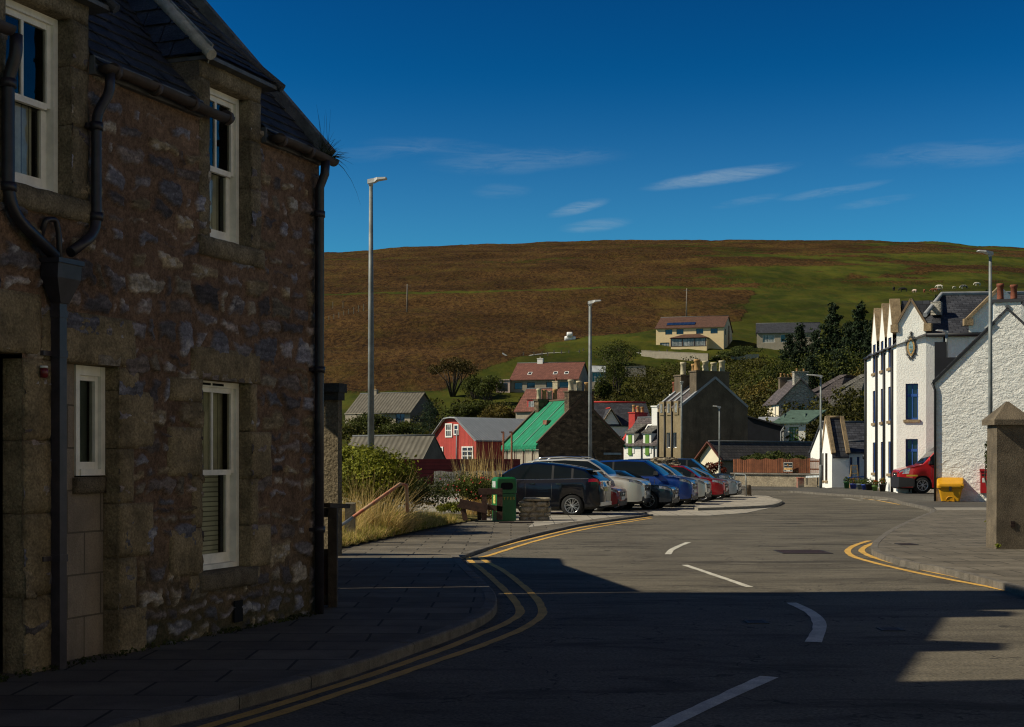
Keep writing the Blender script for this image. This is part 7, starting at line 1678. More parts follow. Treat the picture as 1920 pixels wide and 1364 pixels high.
# ------------------------------------------------------------------ small things along the street
m_yb = mat('yellow grit bin plastic', (.62, .30, .008), rough=.45, var=.1, vs=3, stain=.1)
gb = thing('grit_bin', 'yellow plastic grit bin with hinged lid against the white rubble wall', 'grit bin', gnd(1782, 940)); G0 = gnd(1782, 941); GX = Vector((.954,-.30,0))
T = lambda x, y, z: G0+GX*x+Vector((.30,.954,0))*y+Vector((0,0,z))
mb = MB(T); loop(mb, [[(x,y,.02) for x,y in rrect(-.36,.36,.0,.55,.07)], [(x,y,.50) for x,y in rrect(-.46,.46,-.06,.6,.08)], [(x,y,.55) for x,y in rrect(-.50,.50,-.09,.62,.08)]]); mb.build('body', m_yb, gb)
mb = MB(T); loop(mb, [[(x,y,.56+(y+.1)*.12) for x,y in rrect(-.53,.53,-.13,.66,.09)], [(x,y,.66+(y+.1)*.42) for x,y in rrect(-.53,.53,-.14,.66,.09)], [(x*.9,y*.9+.03,.74+(y+.1)*.36) for x,y in rrect(-.53,.53,-.12,.66,.09)]]); mb.build('lid', m_yb, gb)
mb = MB(T); mb.extr([(p[0], -.145, p[1]) for p in rrect(-.42,.42,.615,.70,.03)], (GX*0+T(0,-.02,0)-T(0,0,0))); mb.build('lid_panel', m_yb, gb)
mb = MB(T); mb.box(-.05,.05,-.17,-.12,.44,.62); mb.build('hasp', m_trim, gb)
mb = MB(T); mb.tube([Vector((.16*math.cos(k*.35), -.03, .05+.16*math.sin(k*.35))) for k in range(10)], .018, 6); mb.box(-.16,-.06,-.03,.02,.01,.05); mb.box(.06,.16,-.03,.02,.01,.05); mb.build('hatch', m_yb, gb)
# red post box on the wall
m_prd = mat('post box red', (.36, .010, .012), rough=.4, var=.1)
pb = thing('post_box', 'narrow red wall post box on the white rubble gable behind the lamp', 'post box', gnd(1844, 926)); T = h.T
xp = solve_along(O, (math.cos(AR), math.sin(AR)), 1838); z0, z1 = zat(925, Yc-.9), zat(884, Yc-.9)
mb = MB(T); mb.box(xp, xp+.26, -.30, -.005, z0, z1); mb.build('body', m_prd, pb)
mb = MB(T); mb.box(xp-.03, xp+.29, -.34, -.005, z1, z1+.09); mb.build('hood', m_prd, pb); mb = MB(T); mb.box(xp+.05, xp+.21, -.31, -.302, z1-.18, z1-.12); mb.build('slot', m_blk, pb); mb = MB(T); mb.box(xp+.07, xp+.19, -.306, -.301, z1-.45, z1-.27); mb.build('notice_plate', m_plate, pb)
# ladder and blue rail in front of the lodge wing
m_wood = mat('pale ladder wood', (.42, .27, .12), rough=.8, var=.2); Yl = 84.5
ld_ = thing('step_ladder', 'wooden step ladder standing before the narrow lodge windows', 'ladder', (at(1601, 920, Yl)[0], Yl, 0)); q = lambda px, py, Y=Yl: at(px, py, Y)
for a_, b_ in (((1596.5, 872), (1593, 920)), ((1607, 872), (1611, 920))): mb = MB(); mb.beam(q(*a_), q(*b_), .06, .06, up=(0,1,0)); mb.build('stile', m_wood, ld_)
for py in (873, 880, 888, 897, 906): mb = MB(); mb.beam(q(1596, py), q(1608, py), .05, .04); mb.build('rung', m_wood, ld_)
for a_, b_ in (((1597, 873), (1590, 918)), ((1607, 873), (1613, 918))): mb = MB(); mb.beam(q(*a_, Yl+.1), q(*b_, Yl+1.0), .05, .05, up=(0,1,0)); mb.build('back_leg', m_wood, ld_)
br = thing('blue_railing', 'blue tubular railing by the lodge wing steps', 'railing', q(1588, 922, 83.5)); mb = MB(); mb.tube(bend([q(1584.5,923,83.5), q(1584.5,899,83.5), q(1591,896,83.5), q(1623,894,84.5)]), .035, 8); mb.build('rail', m_blue, br); mb = MB(); mb.tube([q(1591,923,83.5), q(1591,896,83.5)], .035, 8); mb.build('post', m_blue, br)
# plant pots
def pot(px, py, Y, r, h_, c, label, flower=None, w=None):
    b = Vector((kx(px)*Y, Y, 0)); t = thing('plant_pot', label, 'plant pot', b); mb = MB(); mb.lathe(b, [(0,0),(r*.75,0),(r,h_),(r*1.08,h_),(r*1.08,h_-.05),(r*.9,h_-.06),(0,h_-.07)], 16); mb.build('pot', mat('pot '+label[:14], c, rough=.5, var=.2), t)
    foliage('plant', [((b.x, b.y, h_+.10), (r*1.15, r*1.15, .2), 150)], .10, leafmat('pot leaves', (.07,.10,.02), (.04,.06,.015)), t, T1, seed=int(px))
    if flower: foliage('blossom', [((b.x, b.y, h_+.18), (r*.95, r*.95, .14), 60)], .08, leafmat('pot flower '+str(flower), flower, flower), t, ((.8,)*3, (1.3,)*3), seed=int(px)+1)
for a_ in [(1587.5, 920, 83, .17, .40, (.02,.10,.03), 'green bucket tied at the blue railing'), (1600, 921, 82, .20, .30, (.02,.04,.22), 'dark blue plant pot under the step ladder', (.35,.14,.05)),
           (1614, 921, 80.5, .22, .32, (.12,.16,.17), 'grey blue plant pot between ladder and bright blue pot'), (1622, 922, 79.5, .20, .30, (.02,.05,.30), 'bright blue plant pot beside a black tub'), (1630.5, 922, 78.5, .24, .36, (.012,.012,.012), 'wide black tub with grey foliage beside the white wall'),
           (1641, 923, 77, .16, .28, (.12,.22,.05), 'lime green plant pot with orange flowers', (.50,.12,.03)), (1655, 923, 75.5, .19, .40, (.018,.015,.012), 'tall black pot with bright orange flowers', (.60,.20,.02))]: pot(a_[0], a_[1], a_[2], a_[3], a_[4], a_[5], a_[6], a_[7] if len(a_) > 7 else None)
t = thing('planter', 'white trough planter with red flowers under the van bumper', 'planter', (kx(1692)*72.3, 72.3, 0)); b = Vector((kx(1692)*72.3, 72.3, 0)); mb = MB(); mb.box(b.x-.26, b.x+.26, 72.2, 72.5, .0, .24); mb.build('trough', m_wwhite, t); foliage('plant', [((b.x, 72.35, .34), (.32, .16, .14), 160)], .09, leafmat('pot leaves', (.07,.10,.02), (.04,.06,.015)), t, T1, seed=5); foliage('blossom', [((b.x-.1, 72.3, .38), (.22, .12, .12), 40)], .08, leafmat('red blossom', (.35,.06,.04), (.3,.05,.03)), t, seed=6)
t = thing('model_house', 'little white model house ornament at the foot of the gable', 'ornament', (kx(1704)*72.4, 72.4, 0)); b = Vector((kx(1704)*72.4, 72.4, 0)); mb = MB(); mb.box(b.x-.13, b.x+.13, 72.3, 72.5, 0, .3); mb.add([(b.x-.13,72.3,.3),(b.x+.13,72.3,.3),(b.x,72.3,.52),(b.x-.13,72.5,.3),(b.x+.13,72.5,.3),(b.x,72.5,.52)], [(0,1,2),(5,4,3),(1,4,5,2),(0,2,5,3)]); mb.build('wall', m_wwhite, t)
mb = MB(); mb.box(b.x-.03, b.x+.03, 72.292, 72.299, .05, .2); mb.build('door', m_trim, t)
t = thing('lantern', 'pair of black wall lanterns on the corner of the white building', 'lantern', (kx(1623)*84, 84, 2.2)); 
for px in (1620.5, 1626): mb = MB(); c = at(px, 862, 83.6); mb.lathe(c, [(0,.0),(.09,.03),(.13,.22),(.05,.3),(0,.32)], 8); mb.beam(c+Vector((0,0,.25)), c+Vector((.05,.3,.25)), .03, .03); mb.build('lamp_case', m_blackg, t)
# far wall with brown fence, sign, cabinet, bollard, barrier
m_rwall = mat('speckled rendered wall', (.33, .27, .185), rough=.95, var=.3, vs=1.4, grain=.3, gs=14, bump=1, bs=14, bd=.04, stain=.35)
m_fence = mat('red brown fence boards', (.20, .068, .028), rough=.85, var=.3, vs=2, kind='plank', pw=.14, joint=.02, jvar=.3)
bw_ = thing('boundary_wall', 'low speckled rendered wall carrying the red brown fence', 'wall', (at(1450, 912, 90)[0], 90, -.05))
A_, B_ = at(1372, 910, 92), at(1546, 910, 88.5); zt0, zt1 = zat(889, 92), zat(891, 88.5)
mb = MB(); d = (B_-A_); d.z = 0; d.normalize(); s_ = Vector((-d.y, d.x, 0))*.3; V = [Vector((A_.x,A_.y,-.15)), Vector((B_.x,B_.y,-.15)), Vector((B_.x,B_.y,zt1)), Vector((A_.x,A_.y,zt0))]; mb.add(V+[v+s_ for v in V], [(0,1,2,3),(7,6,5,4),(3,2,6,7),(1,5,6,2),(0,3,7,4)]); mb.build('wall', m_rwall, bw_)
mb = MB(); mb.beam(Vector((A_.x,A_.y+.12,zt0+.04)), Vector((B_.x,B_.y+.12,zt1+.04)), .42, .09); mb.build('coping', m_greyh, bw_)
fn = thing('brown_fence', 'red brown vertical board fence standing on the rendered wall', 'fence', (at(1450, 880, 90)[0], 90.2, zt0)); 
def fpt(f, z): p = A_.lerp(B_, f); return Vector((p.x, p.y+.2, z))
mb = MB(); a0 = solve_along(A_, (d.x, d.y), 1376)/(B_-A_).length; n_ = 96
for k in range(n_):
    f0 = a0+(1-a0)*k/n_; f1 = a0+(1-a0)*(k+(.93 if k < 50 else .62))/n_; zb = zt0+(zt1-zt0)*f0+.1; zt_ = zat(862-2*f0, 90)+.04*math.sin(k*.4)+(.03 if k % 7 == 0 else 0)
    p, q2 = fpt(f0, 0), fpt(f1, 0); yy = .012*(k % 2); mb.add([(p.x,p.y-yy,zb),(q2.x,q2.y-yy,zb),(q2.x,q2.y-yy,zt_),(p.x,p.y-yy,zt_),(p.x,p.y+.03,zb),(q2.x,q2.y+.03,zb),(q2.x,q2.y+.03,zt_),(p.x,p.y+.03,zt_)], [(0,1,2,3),(1,5,6,2),(4,0,3,7),(3,2,6,7)])
o = mb.build('board_panel', m_fence, fn)
for z in (.35, .85): mb = MB(); p, q2 = fpt(a0, zt0+z), fpt(1, zt1+z); mb.beam(p+Vector((0,.07,0)), q2+Vector((0,.07,0)), .05, .09); mb.build('rail', m_fence, fn)
sg = thing('sign', 'black and white notice with orange band on the brown fence', 'sign', at(1478, 875, 89.5)); S0 = at(1469.6, 884.5, 89.75); S1 = at(1487, 867.5, 89.55); wS, hS = (S1-S0).x, S1.z-S0.z; dx_ = Vector((S1.x-S0.x, S1.y-S0.y, 0)).normalized(); T = lambda x, y, z: S0+dx_*x*wS-Vector((0,1,0))*y+Vector((0,0,z*hS))
mb = MB(T); mb.box(0,1,-.02,.0,0,1); mb.build('panel', m_plate, sg); mb = MB(T); mb.box(.04,.96,.003,.006,.45,.94); mb.build('dark_field', mat('dark sign field', (.02,.03,.035)), sg)
mb = MB(T); mb.box(.02,.98,.003,.006,.19,.41); mb.build('orange_band', mat('pale orange band', (.70,.42,.16), var=.5, vs=9), sg)
for x0 in (.05, .72): mb = MB(T); mb.box(x0, x0+.22, .003, .006, .09, .155); mb.build('dark_mark', m_trim, sg)
mb = MB(T); mb.add([(.38,.008,.72),(.46,.008,.60),(.56,.008,.56),(.52,.008,.68),(.44,.008,.86),(.40,.008,.84)], [(0,1,2,3,4,5)]); mb.build('emblem', mat('orange emblem', (.5,.22,.06)), sg)
mb = MB(T); mb.box(.08,.36,.007,.009,.64,.69); mb.box(.58,.92,.007,.009,.64,.69); mb.build('pale_bar', m_plate, sg)
t = thing('street_sign', 'long white street name plate low on the rendered wall beside the lodge', 'sign', at(1524, 894, 86)); p, q2 = at(1511, 894.5, 88.6), at(1536, 893.5, 88.1); mb = MB(); mb.beam(p, q2, .03, .12); mb.build('plate', mat('white name plate', (.62,.66,.66), var=.35, vs=14), t)
for px in (1513.5, 1533.5): mb = MB(); p = at(px, 896, 88.6); mb.box(p.x-.03,p.x+.03,p.y+.03,p.y+.08,p.z-.45,p.z+.06); mb.build('leg', m_trim, t)
t = thing('utility_cabinet', 'rusty red patched utility cabinet in front of the rendered wall', 'cabinet', (at(1500, 914, 87)[0], 87, 0)); x0, x1 = at(1495, 0, 87).x, at(1506.5, 0, 87).x; mb = MB(); mb.box(x0,x1,86.8,87.25,-.03,zat(897,87)); mb.build('body', mat('patched red cabinet', (.22,.06,.04), var=.5, vs=4, col2=(.26,.20,.14)), t); mb = MB(); mb.box(x0-.02,x1+.02,86.77,87.27,zat(897,87),zat(896,87)); mb.build('lid', m_redp, t); mb = MB(); mb.box(x0+.02,x1-.02,86.76,86.8,-.03,.1); mb.build('plinth', m_greyh, t)
t = thing('bollard', 'squat dark stone bollard beside the tubular barrier', 'bollard', gnd(1402, 926)); g = gnd(1402.5, 927); mb = MB(); mb.lathe(g, [(0,-.1),(.17,-.1),(.16,.36),(.13,.45),(0,.47)], 12); mb.build('post', mat('dark bollard', (.09,.065,.04), var=.3), t); mb = MB(); mb.lathe(g+Vector((0,0,-.09)), [(.17,0),(.2,0),(.2,.05),(.17,.06)], 12); mb.build('base', m_greyh, t)
t = thing('barrier', 'tubular steel hoop barrier at the end of the parked cars', 'barrier', gnd(1388, 926)); p, q2 = gnd(1377, 925), gnd(1399, 928); u1 = Vector((0,0,.98)); mb = MB(); mb.tube(bend([p-Vector((0,0,.1)), p+u1, q2+u1, q2-Vector((0,0,.1))]), .03, 8); mb.build('hoop', m_galv, t); mb = MB(); mb.tube([p+u1*.45, q2+u1*.45], .02, 6); mb.build('cross_bar', m_galv, t)
# bundle on the roof of the red car
t = thing('net_bundle', 'bundle of pale netting and floats lying on the red car roof', 'net bundle', at(1243, 872, 60)); c = at(1246, 872, 61.2); mb = MB(); 
for k in range(60):
    pts = [c+Vector((random.uniform(-.65,.65), random.uniform(-.4,.4), random.uniform(-.10,.12)+(.22 if abs(k-20) < 10 else 0)))for _ in range(4)]; mb.tube(pts, .022, 4)
mb.build('netting', mat('pale netting', (.30,.25,.17), var=.5, vs=8), t)
# ================================================================== trees, scrub, hill details
def hit(px, py, y0=110, y1=1000):
    """ground point on the hillside seen at (px, py)"""
    Y = y0
    while Y < y1:
        X = kx(px)*Y
        if terz(X, Y) >= CAMZ-(py-CY)/FPX*Y: return Vector((X, Y, terz(X, Y)))
        Y += .5
    return Vector((kx(px)*y1, y1, terz(kx(px)*y1, y1)))
def conifer(name, label, base, h, rad, seed, n=10, group=None, mtl=None, tint=((.4,.45,.4),(2.1,2.0,1.5))):
    t = thing(name, label, 'tree', base, group); rng = np.random.default_rng(seed); b = Vector(base)
    mb = MB(); mb.tube([b-Vector((0,0,.5)), b+Vector((0,0,h*.5)), b+Vector((rng.uniform(-.2,.2),0,h*.97))], [h*.020, h*.012, .03], 7); mb.build('trunk', m_bark, t)
    cl = []; z = .08*h; mb = MB()
    while z < h*.985:
        f = 1-z/h; r = rad*(f**.8)*(1+.25*rng.normal()*.5)+.1; k = max(4, int(6+3*f)); a0 = rng.uniform(0, 6.28)
        for i in range(k):
            a_ = a0+6.283*i/k+rng.normal()*.25; rr = r*rng.uniform(.45, 1.3); tip = b+Vector((math.cos(a_)*rr, math.sin(a_)*rr, z+rr*rng.uniform(-.15, .35)))
            st = b+Vector((0, 0, z)); 
            for q in (.45, .75, 1.0):
                p = st.lerp(tip, q); p.z -= .10*rr*q*(1-q)*2; s_ = max(.28, rr*.36*(1.15-.5*q)*rng.uniform(.7, 1.35)); cl.append((p+Vector((rng.normal()*.25, rng.normal()*.25, rng.normal()*.35)), (s_*1.25, s_*1.25, s_*.75), max(10, int(n*s_*2.6))))
        z += h*.035*(.7+.6*f)+.12
    foliage('crown', cl, .40*h/14, mtl or m_conif, t, tint, aspect=2.6, shell=.2, droop=.25, seed=seed, up=.6)
    return t
def btree(name, label, base, h, rad, seed, mtl, tint, leaf=.3, n=4200, k=26, group=None, sub=.36, lean=0.0, trunk=.3, cat='tree', open_=1.0):
    t = thing(name, label, cat, base, group); b = Vector(base); rng = random.Random(seed); c = b+Vector((lean, 0, h*(trunk+1)/2)); r = (rad, rad, h*(1-trunk)/2)
    subs = bumpy(c, r, k, n, seed, sub*open_); limbs('trunk', b-Vector((0,0,.5)), [Vector(x[0]) for x in subs[::2]], h*.018+.05, m_bark, t, seed)
    foliage('crown', subs, leaf, mtl, t, tint, seed=seed, aspect=1.5); return t
TC = ((.45,.5,.5),(1.5,1.5,1.25)); TS = ((.30,.32,.25),(1.6,1.45,1.0))
# dark conifers on the right
for k, (px, pt, Y, rad, lab) in enumerate([(1561, 569, 236, 4.6, 'tallest pointed dark conifer left of the white building'), (1613, 570, 226, 4.6, 'broad dark conifer rising just behind the white gablets'), (1592, 600, 246, 4.2, 'dark conifer between the two tallest ones, set further back'),
        (1500, 606, 240, 4.2, 'dark conifer in front of the grey hill house roof'), (1480, 628, 232, 3.6, 'shorter dark conifer at the left end of the conifer group'), (1530, 622, 226, 4.0, 'dense dark conifer in the middle of the conifer group'),
        (1637, 600, 215, 4.2, 'dark conifer half hidden by the white building'), (1575, 660, 205, 3.6, 'lower conifer at the foot of the conifer group'), (1520, 668, 206, 3.6, 'low dark conifer above the grey rubble house chimneys')]):
    b = Vector((kx(px)*Y, Y, 0)); b.z = terz(b.x, b.y)-.3; top_ = zat(pt, Y); conifer('conifer', lab, b, max(5, top_-b.z), rad, 300+k, 15, 'dark conifers on the slope')
for k, (px, py, pt, lab) in enumerate([(1757, 590, 556, 'lone conifer tip behind the white roof hip'), (1736, 592, 572, 'small dark conifer left of the lone tip behind the white gable'), (1851, 560, 543, 'tiny dark conifer on the pasture behind the slate roof')]):
    Y = 330; b = Vector((kx(px)*Y, Y, 0)); b.z = terz(b.x, b.y); conifer('conifer', lab, b, max(3, zat(pt, Y)-b.z), 2.6, 340+k, 12)
b = hit(806, 806); conifer('conifer', 'spreading blue green conifer beside the grey bungalow gable', Vector((kx(806)*190, 190, terz(kx(806)*190, 190)-.2)), zat(752, 190)-terz(kx(806)*190, 190), 2.7, 360, 16, tint=((.6,.7,.7),(1.9,2.0,1.7)))
# single broadleaf trees and bushes on the left slope
def on(px, Y, dz=-.2): X = kx(px)*Y; return Vector((X, Y, terz(X, Y)+dz))
b = hit(848, 747); btree('hawthorn_tree', 'wind shaped dark tree with bare spreading limbs on the left slope', b, 9.0, 5.0, 401, m_leafbr, ((.30,.28,.28),(.95,.85,.75)), .34, 3000, 30, sub=.26, trunk=.22)
items = [(922, 260, 698, 728, 3.0, m_leafd, 'dark green bush left of the red roofed bungalow porch'), (1157, 262, 652, 700, 3.4, m_leafd, 'dark rounded tree on the grass left of the retaining wall'), (1160, 312, 632, 668, 5.2, m_leafd, 'broad dark bush on the bank left of the cream hill house'),
         (700, 214, 768, 812, 3.0, m_leafd, 'rounded dark bush right of the tall lamp before the grey bungalow'), (752, 205, 790, 822, 3.4, m_leafd, 'low dark shrub under the grey bungalow gable'), (672, 205, 785, 822, 2.6, m_leafd, 'dark shrub left of the tall lamp before the grey bungalow'),
         (868, 232, 752, 790, 2.6, m_leafd, 'bush behind the red shed ridge on the left'), (905, 232, 742, 785, 2.8, m_leafd, 'green bush below the red bungalow porch'), (940, 225, 752, 790, 3.0, m_leafbr, 'brownish bush above the grey corrugated roof'), (985, 225, 760, 795, 2.4, m_leafbr, 'small brown bush beside the red tiled cottage'),
         (1095, 240, 735, 765, 3.0, m_leafbr, 'brown shrub behind the netted cottage chimney'), (1128, 255, 700, 735, 2.0, m_leafd, 'dark bush beside the garden room'), (890, 268, 700, 726, 2.2, m_leafd, 'small bush beside the wind shaped tree')]
for k, (px, Y, pt, pb, rad, ml, lab) in enumerate(items):
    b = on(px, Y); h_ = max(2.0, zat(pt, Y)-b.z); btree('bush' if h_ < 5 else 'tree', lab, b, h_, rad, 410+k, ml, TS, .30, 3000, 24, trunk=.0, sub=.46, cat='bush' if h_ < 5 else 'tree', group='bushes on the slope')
for k, (px, Y, pt, rad, lab) in enumerate([(1420, 104, 838, 1.6, 'clipped dark hedge clump left above the brown fence'), (1452, 103, 834, 1.9, 'tallest rounded dark bush above the brown fence'), (1488, 103, 843, 1.4, 'loose bush right of the tallest one above the brown fence'), (1405, 104, 846, 1.0, 'small dark bush at the left end of the fence hedge')]):
    b = Vector((kx(px)*Y, Y, -.3)); btree('bush', lab, b, zat(pt, Y)+.3, rad, 440+k, m_leafd, T2, .16, 2600, 18, trunk=.05, cat='bush', group='bushes above the brown fence')
b = Vector((kx(1341)*100, 100, -.1)); btree('red_bush', 'bush with reddish leaves at the cream gable', b, 2.0, .8, 450, leafmat('reddish leaves', (.20,.035,.02), (.1,.02,.02)), T1, .13, 900, 8, trunk=.1, cat='bush')
for k, (px, Y, rad, hh, lab) in enumerate([(1372, 326, 4.2, 3.2, 'clipped hedge right of the sun room on the hill'), (1398, 330, 4.2, 3.8, 'rounded hedge clump below the cream house gable'), (1350, 322, 2.4, 2.4, 'small bush at the corner of the retaining wall')]):
    b = on(px, Y); btree('hedge', lab, b, hh, rad, 460+k, m_leafd, T2, .32, 1600, 14, trunk=.05, cat='hedge')
for k, (px, Y, pt, rad, lab) in enumerate([(1462, 222, 655, 5.0, 'broad dark tree filling the left end of the conifer group'), (1545, 214, 640, 5.2, 'broad dark tree below the tallest conifers'), (1600, 206, 632, 5.0, 'broad dark tree between conifers and white building'), (1505, 212, 672, 4.6, 'round dark tree above the square rubble chimneys'), (1440, 215, 700, 4.4, 'round olive tree left of the grey rubble house chimneys'), (1625, 196, 668, 4.4, 'dark tree close behind the left edge of the white building')]):
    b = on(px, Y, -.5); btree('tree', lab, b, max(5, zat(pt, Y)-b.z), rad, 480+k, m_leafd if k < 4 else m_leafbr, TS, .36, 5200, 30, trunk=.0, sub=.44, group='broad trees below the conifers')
# scrub that covers the lower slope as one mass
cl = []; rng = np.random.default_rng(77)
def scrub(px0, px1, yt, yb, Y0, Y1, n, s0, s1):
    for _ in range(n):
        px = rng.uniform(px0, px1); Y = rng.uniform(Y0, Y1); X = kx(px)*Y; z = terz(X, Y); py = CY-(z-CAMZ)/Y*FPX
        f = (px-px0)/(px1-px0)
        if py < np.interp(f, np.linspace(0, 1, len(yt)), yt): continue
        s_ = rng.uniform(s0, s1); cl.append(((X, Y, z+s_*.6), (s_*1.25, s_*1.25, s_), int(90*s_)))
scrub(1105, 1480, [752, 735, 700, 690, 690, 672, 650], 800, 150, 320, 620, .9, 2.2)
scrub(1380, 1640, [668, 650, 640, 640], 830, 150, 275, 520, 1.3, 3.0)
scrub(640, 1060, [790, 775, 760, 742, 735], 830, 165, 262, 130, .7, 1.7)
for px, Y, hh in ((1560, 165, 6.5), (1590, 168, 7.5), (1612, 160, 7), (1540, 176, 6), (1430, 178, 6.5), (1410, 172, 5), (1395, 182, 6)):
    b = on(px, Y)
    for q in range(16): cl.append(((b.x+rng.normal()*2.0, b.y+rng.normal()*1.5, b.z+rng.uniform(.3, 1)*hh), (1.5, 1.5, 1.1), 110))
sc_ = foliage('scrub', cl, .42, leafmat('scrub leaves', (.090,.090,.020), (.06,.062,.014)), None, ((.25,.27,.2),(1.6,1.45,1.0)), seed=7, aspect=1.5); tag(sc_, kind='stuff')
# pasture tufts and heather clumps in relief near the village
# hill fence posts, road barrier, telegraph poles
m_pole = mat('telegraph pole', (.20,.17,.14), rough=.9, var=.2)
for k, (px, pt, pb, lab) in enumerate([(763, 533, 585, 'telegraph pole alone on the heather left of the middle lamp'), (1287, 541, 598, 'telegraph pole behind the cream hill house'), (1897, 534, 556, 'telegraph pole behind the clay pots on the right'), ]):
    b = hit(px, pb); Y = b.y; mb = MB(); mb.tube([b-Vector((0,0,.5)), Vector((b.x+.1, Y, zat(pt, Y)))], [.22, .15], 7)
    t = thing('telegraph_pole', lab, 'telegraph pole', b); mb.build('pole', m_pole, t); mb = MB(); zt_ = zat(pt, Y); mb.beam((b.x-.9, Y, zt_-.6), (b.x+1.1, Y, zt_-.6), .14, .14); mb.build('cross_arm', m_pole, t)
proto = None
fpts = [(598+9.3*k, 611-3.3*k) for k in range(11)]+[(604, 578), (624, 577), (643, 576)]
for k, (px, py) in enumerate(fpts):
    b = hit(px, py)
    if proto is None:
        mb = MB(); mb.box(-.10, .10, -.10, .10, -.4, 1.8); proto = mb.build('fence_post', mat('bleached fence post', (.30,.24,.16), var=.3), None); o = proto
    else: o = proto.copy(); COL.objects.link(o)
    o.location = b; tag(o, 'bleached fence post in the line climbing the heather on the far left', 'fence post', 'fence posts climbing the heather')
p2_ = None
for k in range(20):
    px = 985+k*14+random.uniform(-4, 4); py = 676-8*math.sin(min(1, k/12)*1.57)+(2 if k > 12 else 0)+random.uniform(-2, 2); b = hit(px, py)
    if p2_ is None: mb = MB(); mb.box(-.13, .13, -.13, .13, -.3, 1.7); p2_ = mb.build('fence_post', mat('grey fence post', (.16,.13,.10), var=.3), None); o = p2_
    else: o = p2_.copy(); COL.objects.link(o)
    o.location = b; tag(o, 'grey fence post beside the white road barrier above the red roofed bungalow', 'fence post', 'fence posts along the road barrier')
t = thing('road_barrier', 'long white crash barrier curving along the hill road above the bungalow', 'crash barrier', hit(1120, 668)); mb = MB(); L_ = [hit(px, py) for px, py in ((975, 679), (1000, 673), (1030, 670), (1070, 668), (1110, 667), (1140, 667))]
mb.tube([p+Vector((0,0,.7)) for p in L_], .32, 6); mb.build('rail', mat('pale barrier steel', (.50,.49,.44), var=.15), t)
t = thing('road_barrier', 'pale crash barrier piece left below the cream house retaining wall', 'crash barrier', hit(1220, 675)); mb = MB(); L_ = [hit(px, py) for px, py in ((1178, 668), (1210, 671), (1250, 675))]; mb.tube([p+Vector((0,0,.7)) for p in L_], .3, 6); mb.build('rail', MATS['pale barrier steel'], t)
t = thing('gate_rail', 'broken white fence rail left of the red roofed bungalow chimney', 'fence rail', hit(950, 674)); b = hit(950, 676); mb = MB(); mb.beam(b+Vector((-1,0,1.6)), b+Vector((1.2,0,.2)), .3, .3); mb.build('rail', m_whitef, t)
# wrapped bales
for k, (px, py, lab) in enumerate([(1064, 637, 'white wrapped bale on the left of the little heap'), (1074, 638, 'white wrapped bale on the right of the little heap'), (1068, 633, 'white wrapped bale on top of the little heap')]):
    b = hit(1069, 640); c = Vector((b.x+(px-1069)/FPX*b.y, b.y-.5*(k == 2), b.z+.55+(1.0 if k == 2 else 0))); mb = MB(); mb.lathe(c, [(0,-.75),(.62,-.72),(.72,-.5),(.72,.5),(.62,.72),(0,.75)], 12, axis='x'); o = mb.build('wrapped_bale', mat('white bale wrap', (.80,.80,.78), rough=.4, var=.1), None, base=c); tag(o, lab, 'bale')
# cattle
def cow_mesh(name, m_):
    pts = [(-1.0,0,1.02),(-.55,0,1.05),(0,0,1.0),(.55,0,1.05),(.95,0,1.15),(1.25,0,1.0),(1.5,0,.62),(1.68,0,.42),(-1.12,0,1.0),(-1.22,0,.55),
           (-.85,.2,.75),(-.95,.22,.38),(-.88,.22,.0),(-.85,-.2,.75),(-.98,-.22,.38),(-.90,-.22,.0),(.62,.18,.70),(.60,.2,.36),(.60,.2,0),(.62,-.18,.70),(.66,-.2,.36),(.64,-.2,0),(1.45,.22,.80),(1.45,-.22,.80)]
    rad = [.30,.36,.40,.38,.30,.19,.15,.10,.06,.035,.19,.10,.07,.19,.10,.07,.16,.09,.065,.16,.09,.065,.05,.05]
    ed = [(0,1),(1,2),(2,3),(3,4),(4,5),(5,6),(6,7),(0,8),(8,9),(0,10),(10,11),(11,12),(0,13),(13,14),(14,15),(3,16),(16,17),(17,18),(3,19),(19,20),(20,21),(6,22),(6,23)]
    me = bpy.data.meshes.new(name); me.from_pydata(pts, ed, []); o = bpy.data.objects.new(name, me); COL.objects.link(o)
    md = o.modifiers.new('skin', 'SKIN'); md2 = o.modifiers.new('sub', 'SUBSURF'); md2.levels = 1; md2.render_levels = 1
    for v, r in zip(me.skin_vertices[0].data, rad): v.radius = (r, r)
    me.skin_vertices[0].data[2].use_root = True
    dg = bpy.context.evaluated_depsgraph_get(); m2 = bpy.data.meshes.new_from_object(o.evaluated_get(dg)); bpy.data.objects.remove(o); m2.materials.clear(); m2.materials.append(m_)
    m2.polygons.foreach_set('use_smooth', [True]*len(m2.polygons)); return m2
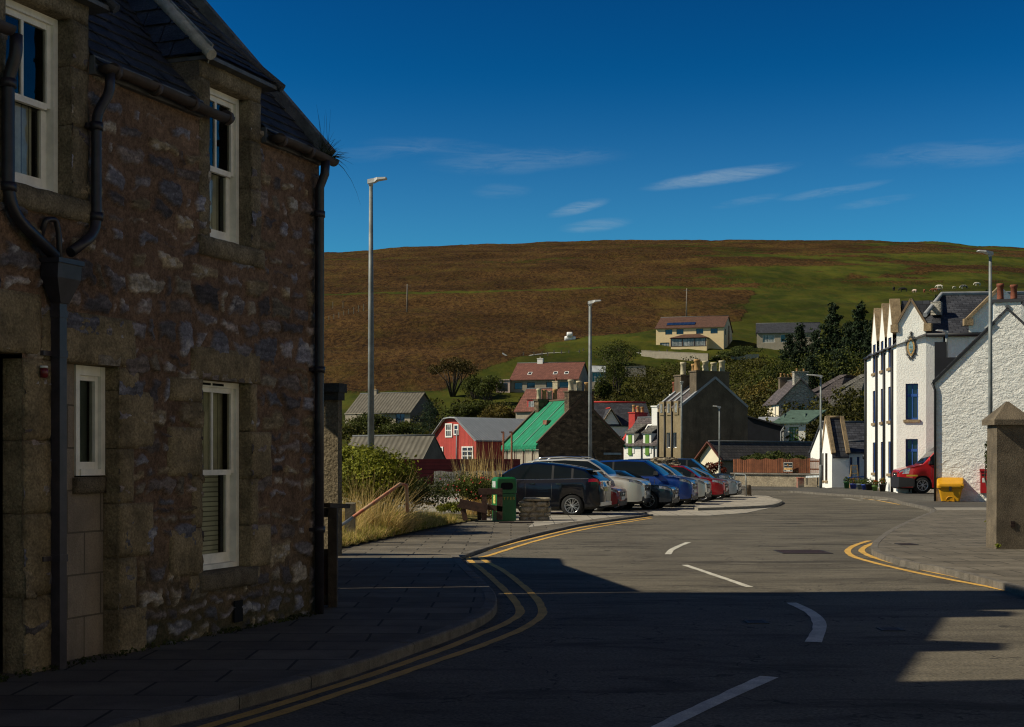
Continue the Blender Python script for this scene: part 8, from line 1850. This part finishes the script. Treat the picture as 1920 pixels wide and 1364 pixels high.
hide = {'black': ((.010,.010,.010), (.012,.012,.012)), 'brown': ((.22,.075,.035), (.55,.45,.38)), 'red': ((.20,.065,.03), (.16,.05,.025)), 'white': ((.62,.58,.50), (.50,.44,.36)), 'pied': ((.55,.52,.48), (.012,.012,.012))}
cm = {}
for k_, (a_, b_) in hide.items(): cm[k_] = cow_mesh('cow', mat('cow hide '+k_, a_, col2=b_, rough=.9, vs=1.3))
for px, py, c_, rz_, s_, lab in [(1676, 546, 'black', 1.2, 1, 'black cow grazing at the left end of the herd'), (1694, 548, 'black', 3.0, 1.1, 'black cow standing side on, second from the left in the herd'), (1715, 550, 'brown', 1.9, .95, 'brown and white cow seen end on, left of the darker brown one'), (1733, 550, 'red', 1.4, .9, 'red brown cow seen end on in the middle of the herd'),
        (1752, 549, 'red', 2.9, 1.0, 'red brown cow below the white one'), (1758, 548, 'brown', .1, 1.0, 'brown and white cow partly behind the red brown one'), (1762, 542, 'white', 2.7, 1, 'white cow just above the brown ones'), (1789, 542, 'white', .3, .6, 'small pale calf in the gap of the herd'), (1808, 543, 'pied', 3.3, 1.1, 'black and white cow left of the street lamp pole'), (1833, 537, 'white', 3.3, 1.0, 'white cow at the right end, highest on the slope')]:
    o = bpy.data.objects.new('cow', cm[c_]); COL.objects.link(o); o.location = hit(px, py)+Vector((0,0,.05)); o.rotation_euler = (0, 0, rz_); o.scale = (1.0*s_,)*3; tag(o, lab, 'cow', 'cattle grazing on the hill')
# cairn on the skyline
b = Vector((kx(1515)*985, 985, terz(kx(1515)*985, 985))); mb = MB(); 
for k in range(16): c = b+Vector((random.uniform(-2.2,2.2), random.uniform(-1,1), random.uniform(.3,1.6))); mb.rbox(c, (1.2,1,.8), Matrix.Rotation(random.random()*3, 3, 'Z'))
tag(mb.build('cairn', m_stoneg, None), 'tiny stone cairn on the skyline of the hill', 'cairn')
# rubble heap and low stones by the netted cottage gable, weeds along walls
foliage_w = []
for k in range(60):
    t_ = random.uniform(-5.8, -.1); p = SH(t_, .05+random.random()*.06, .02); foliage_w.append((tuple(p), (.05, .05, .03), 12))
wd_ = foliage('weeds', foliage_w, .03, m_leafd, None, T2, seed=71); tag(wd_, kind='stuff')
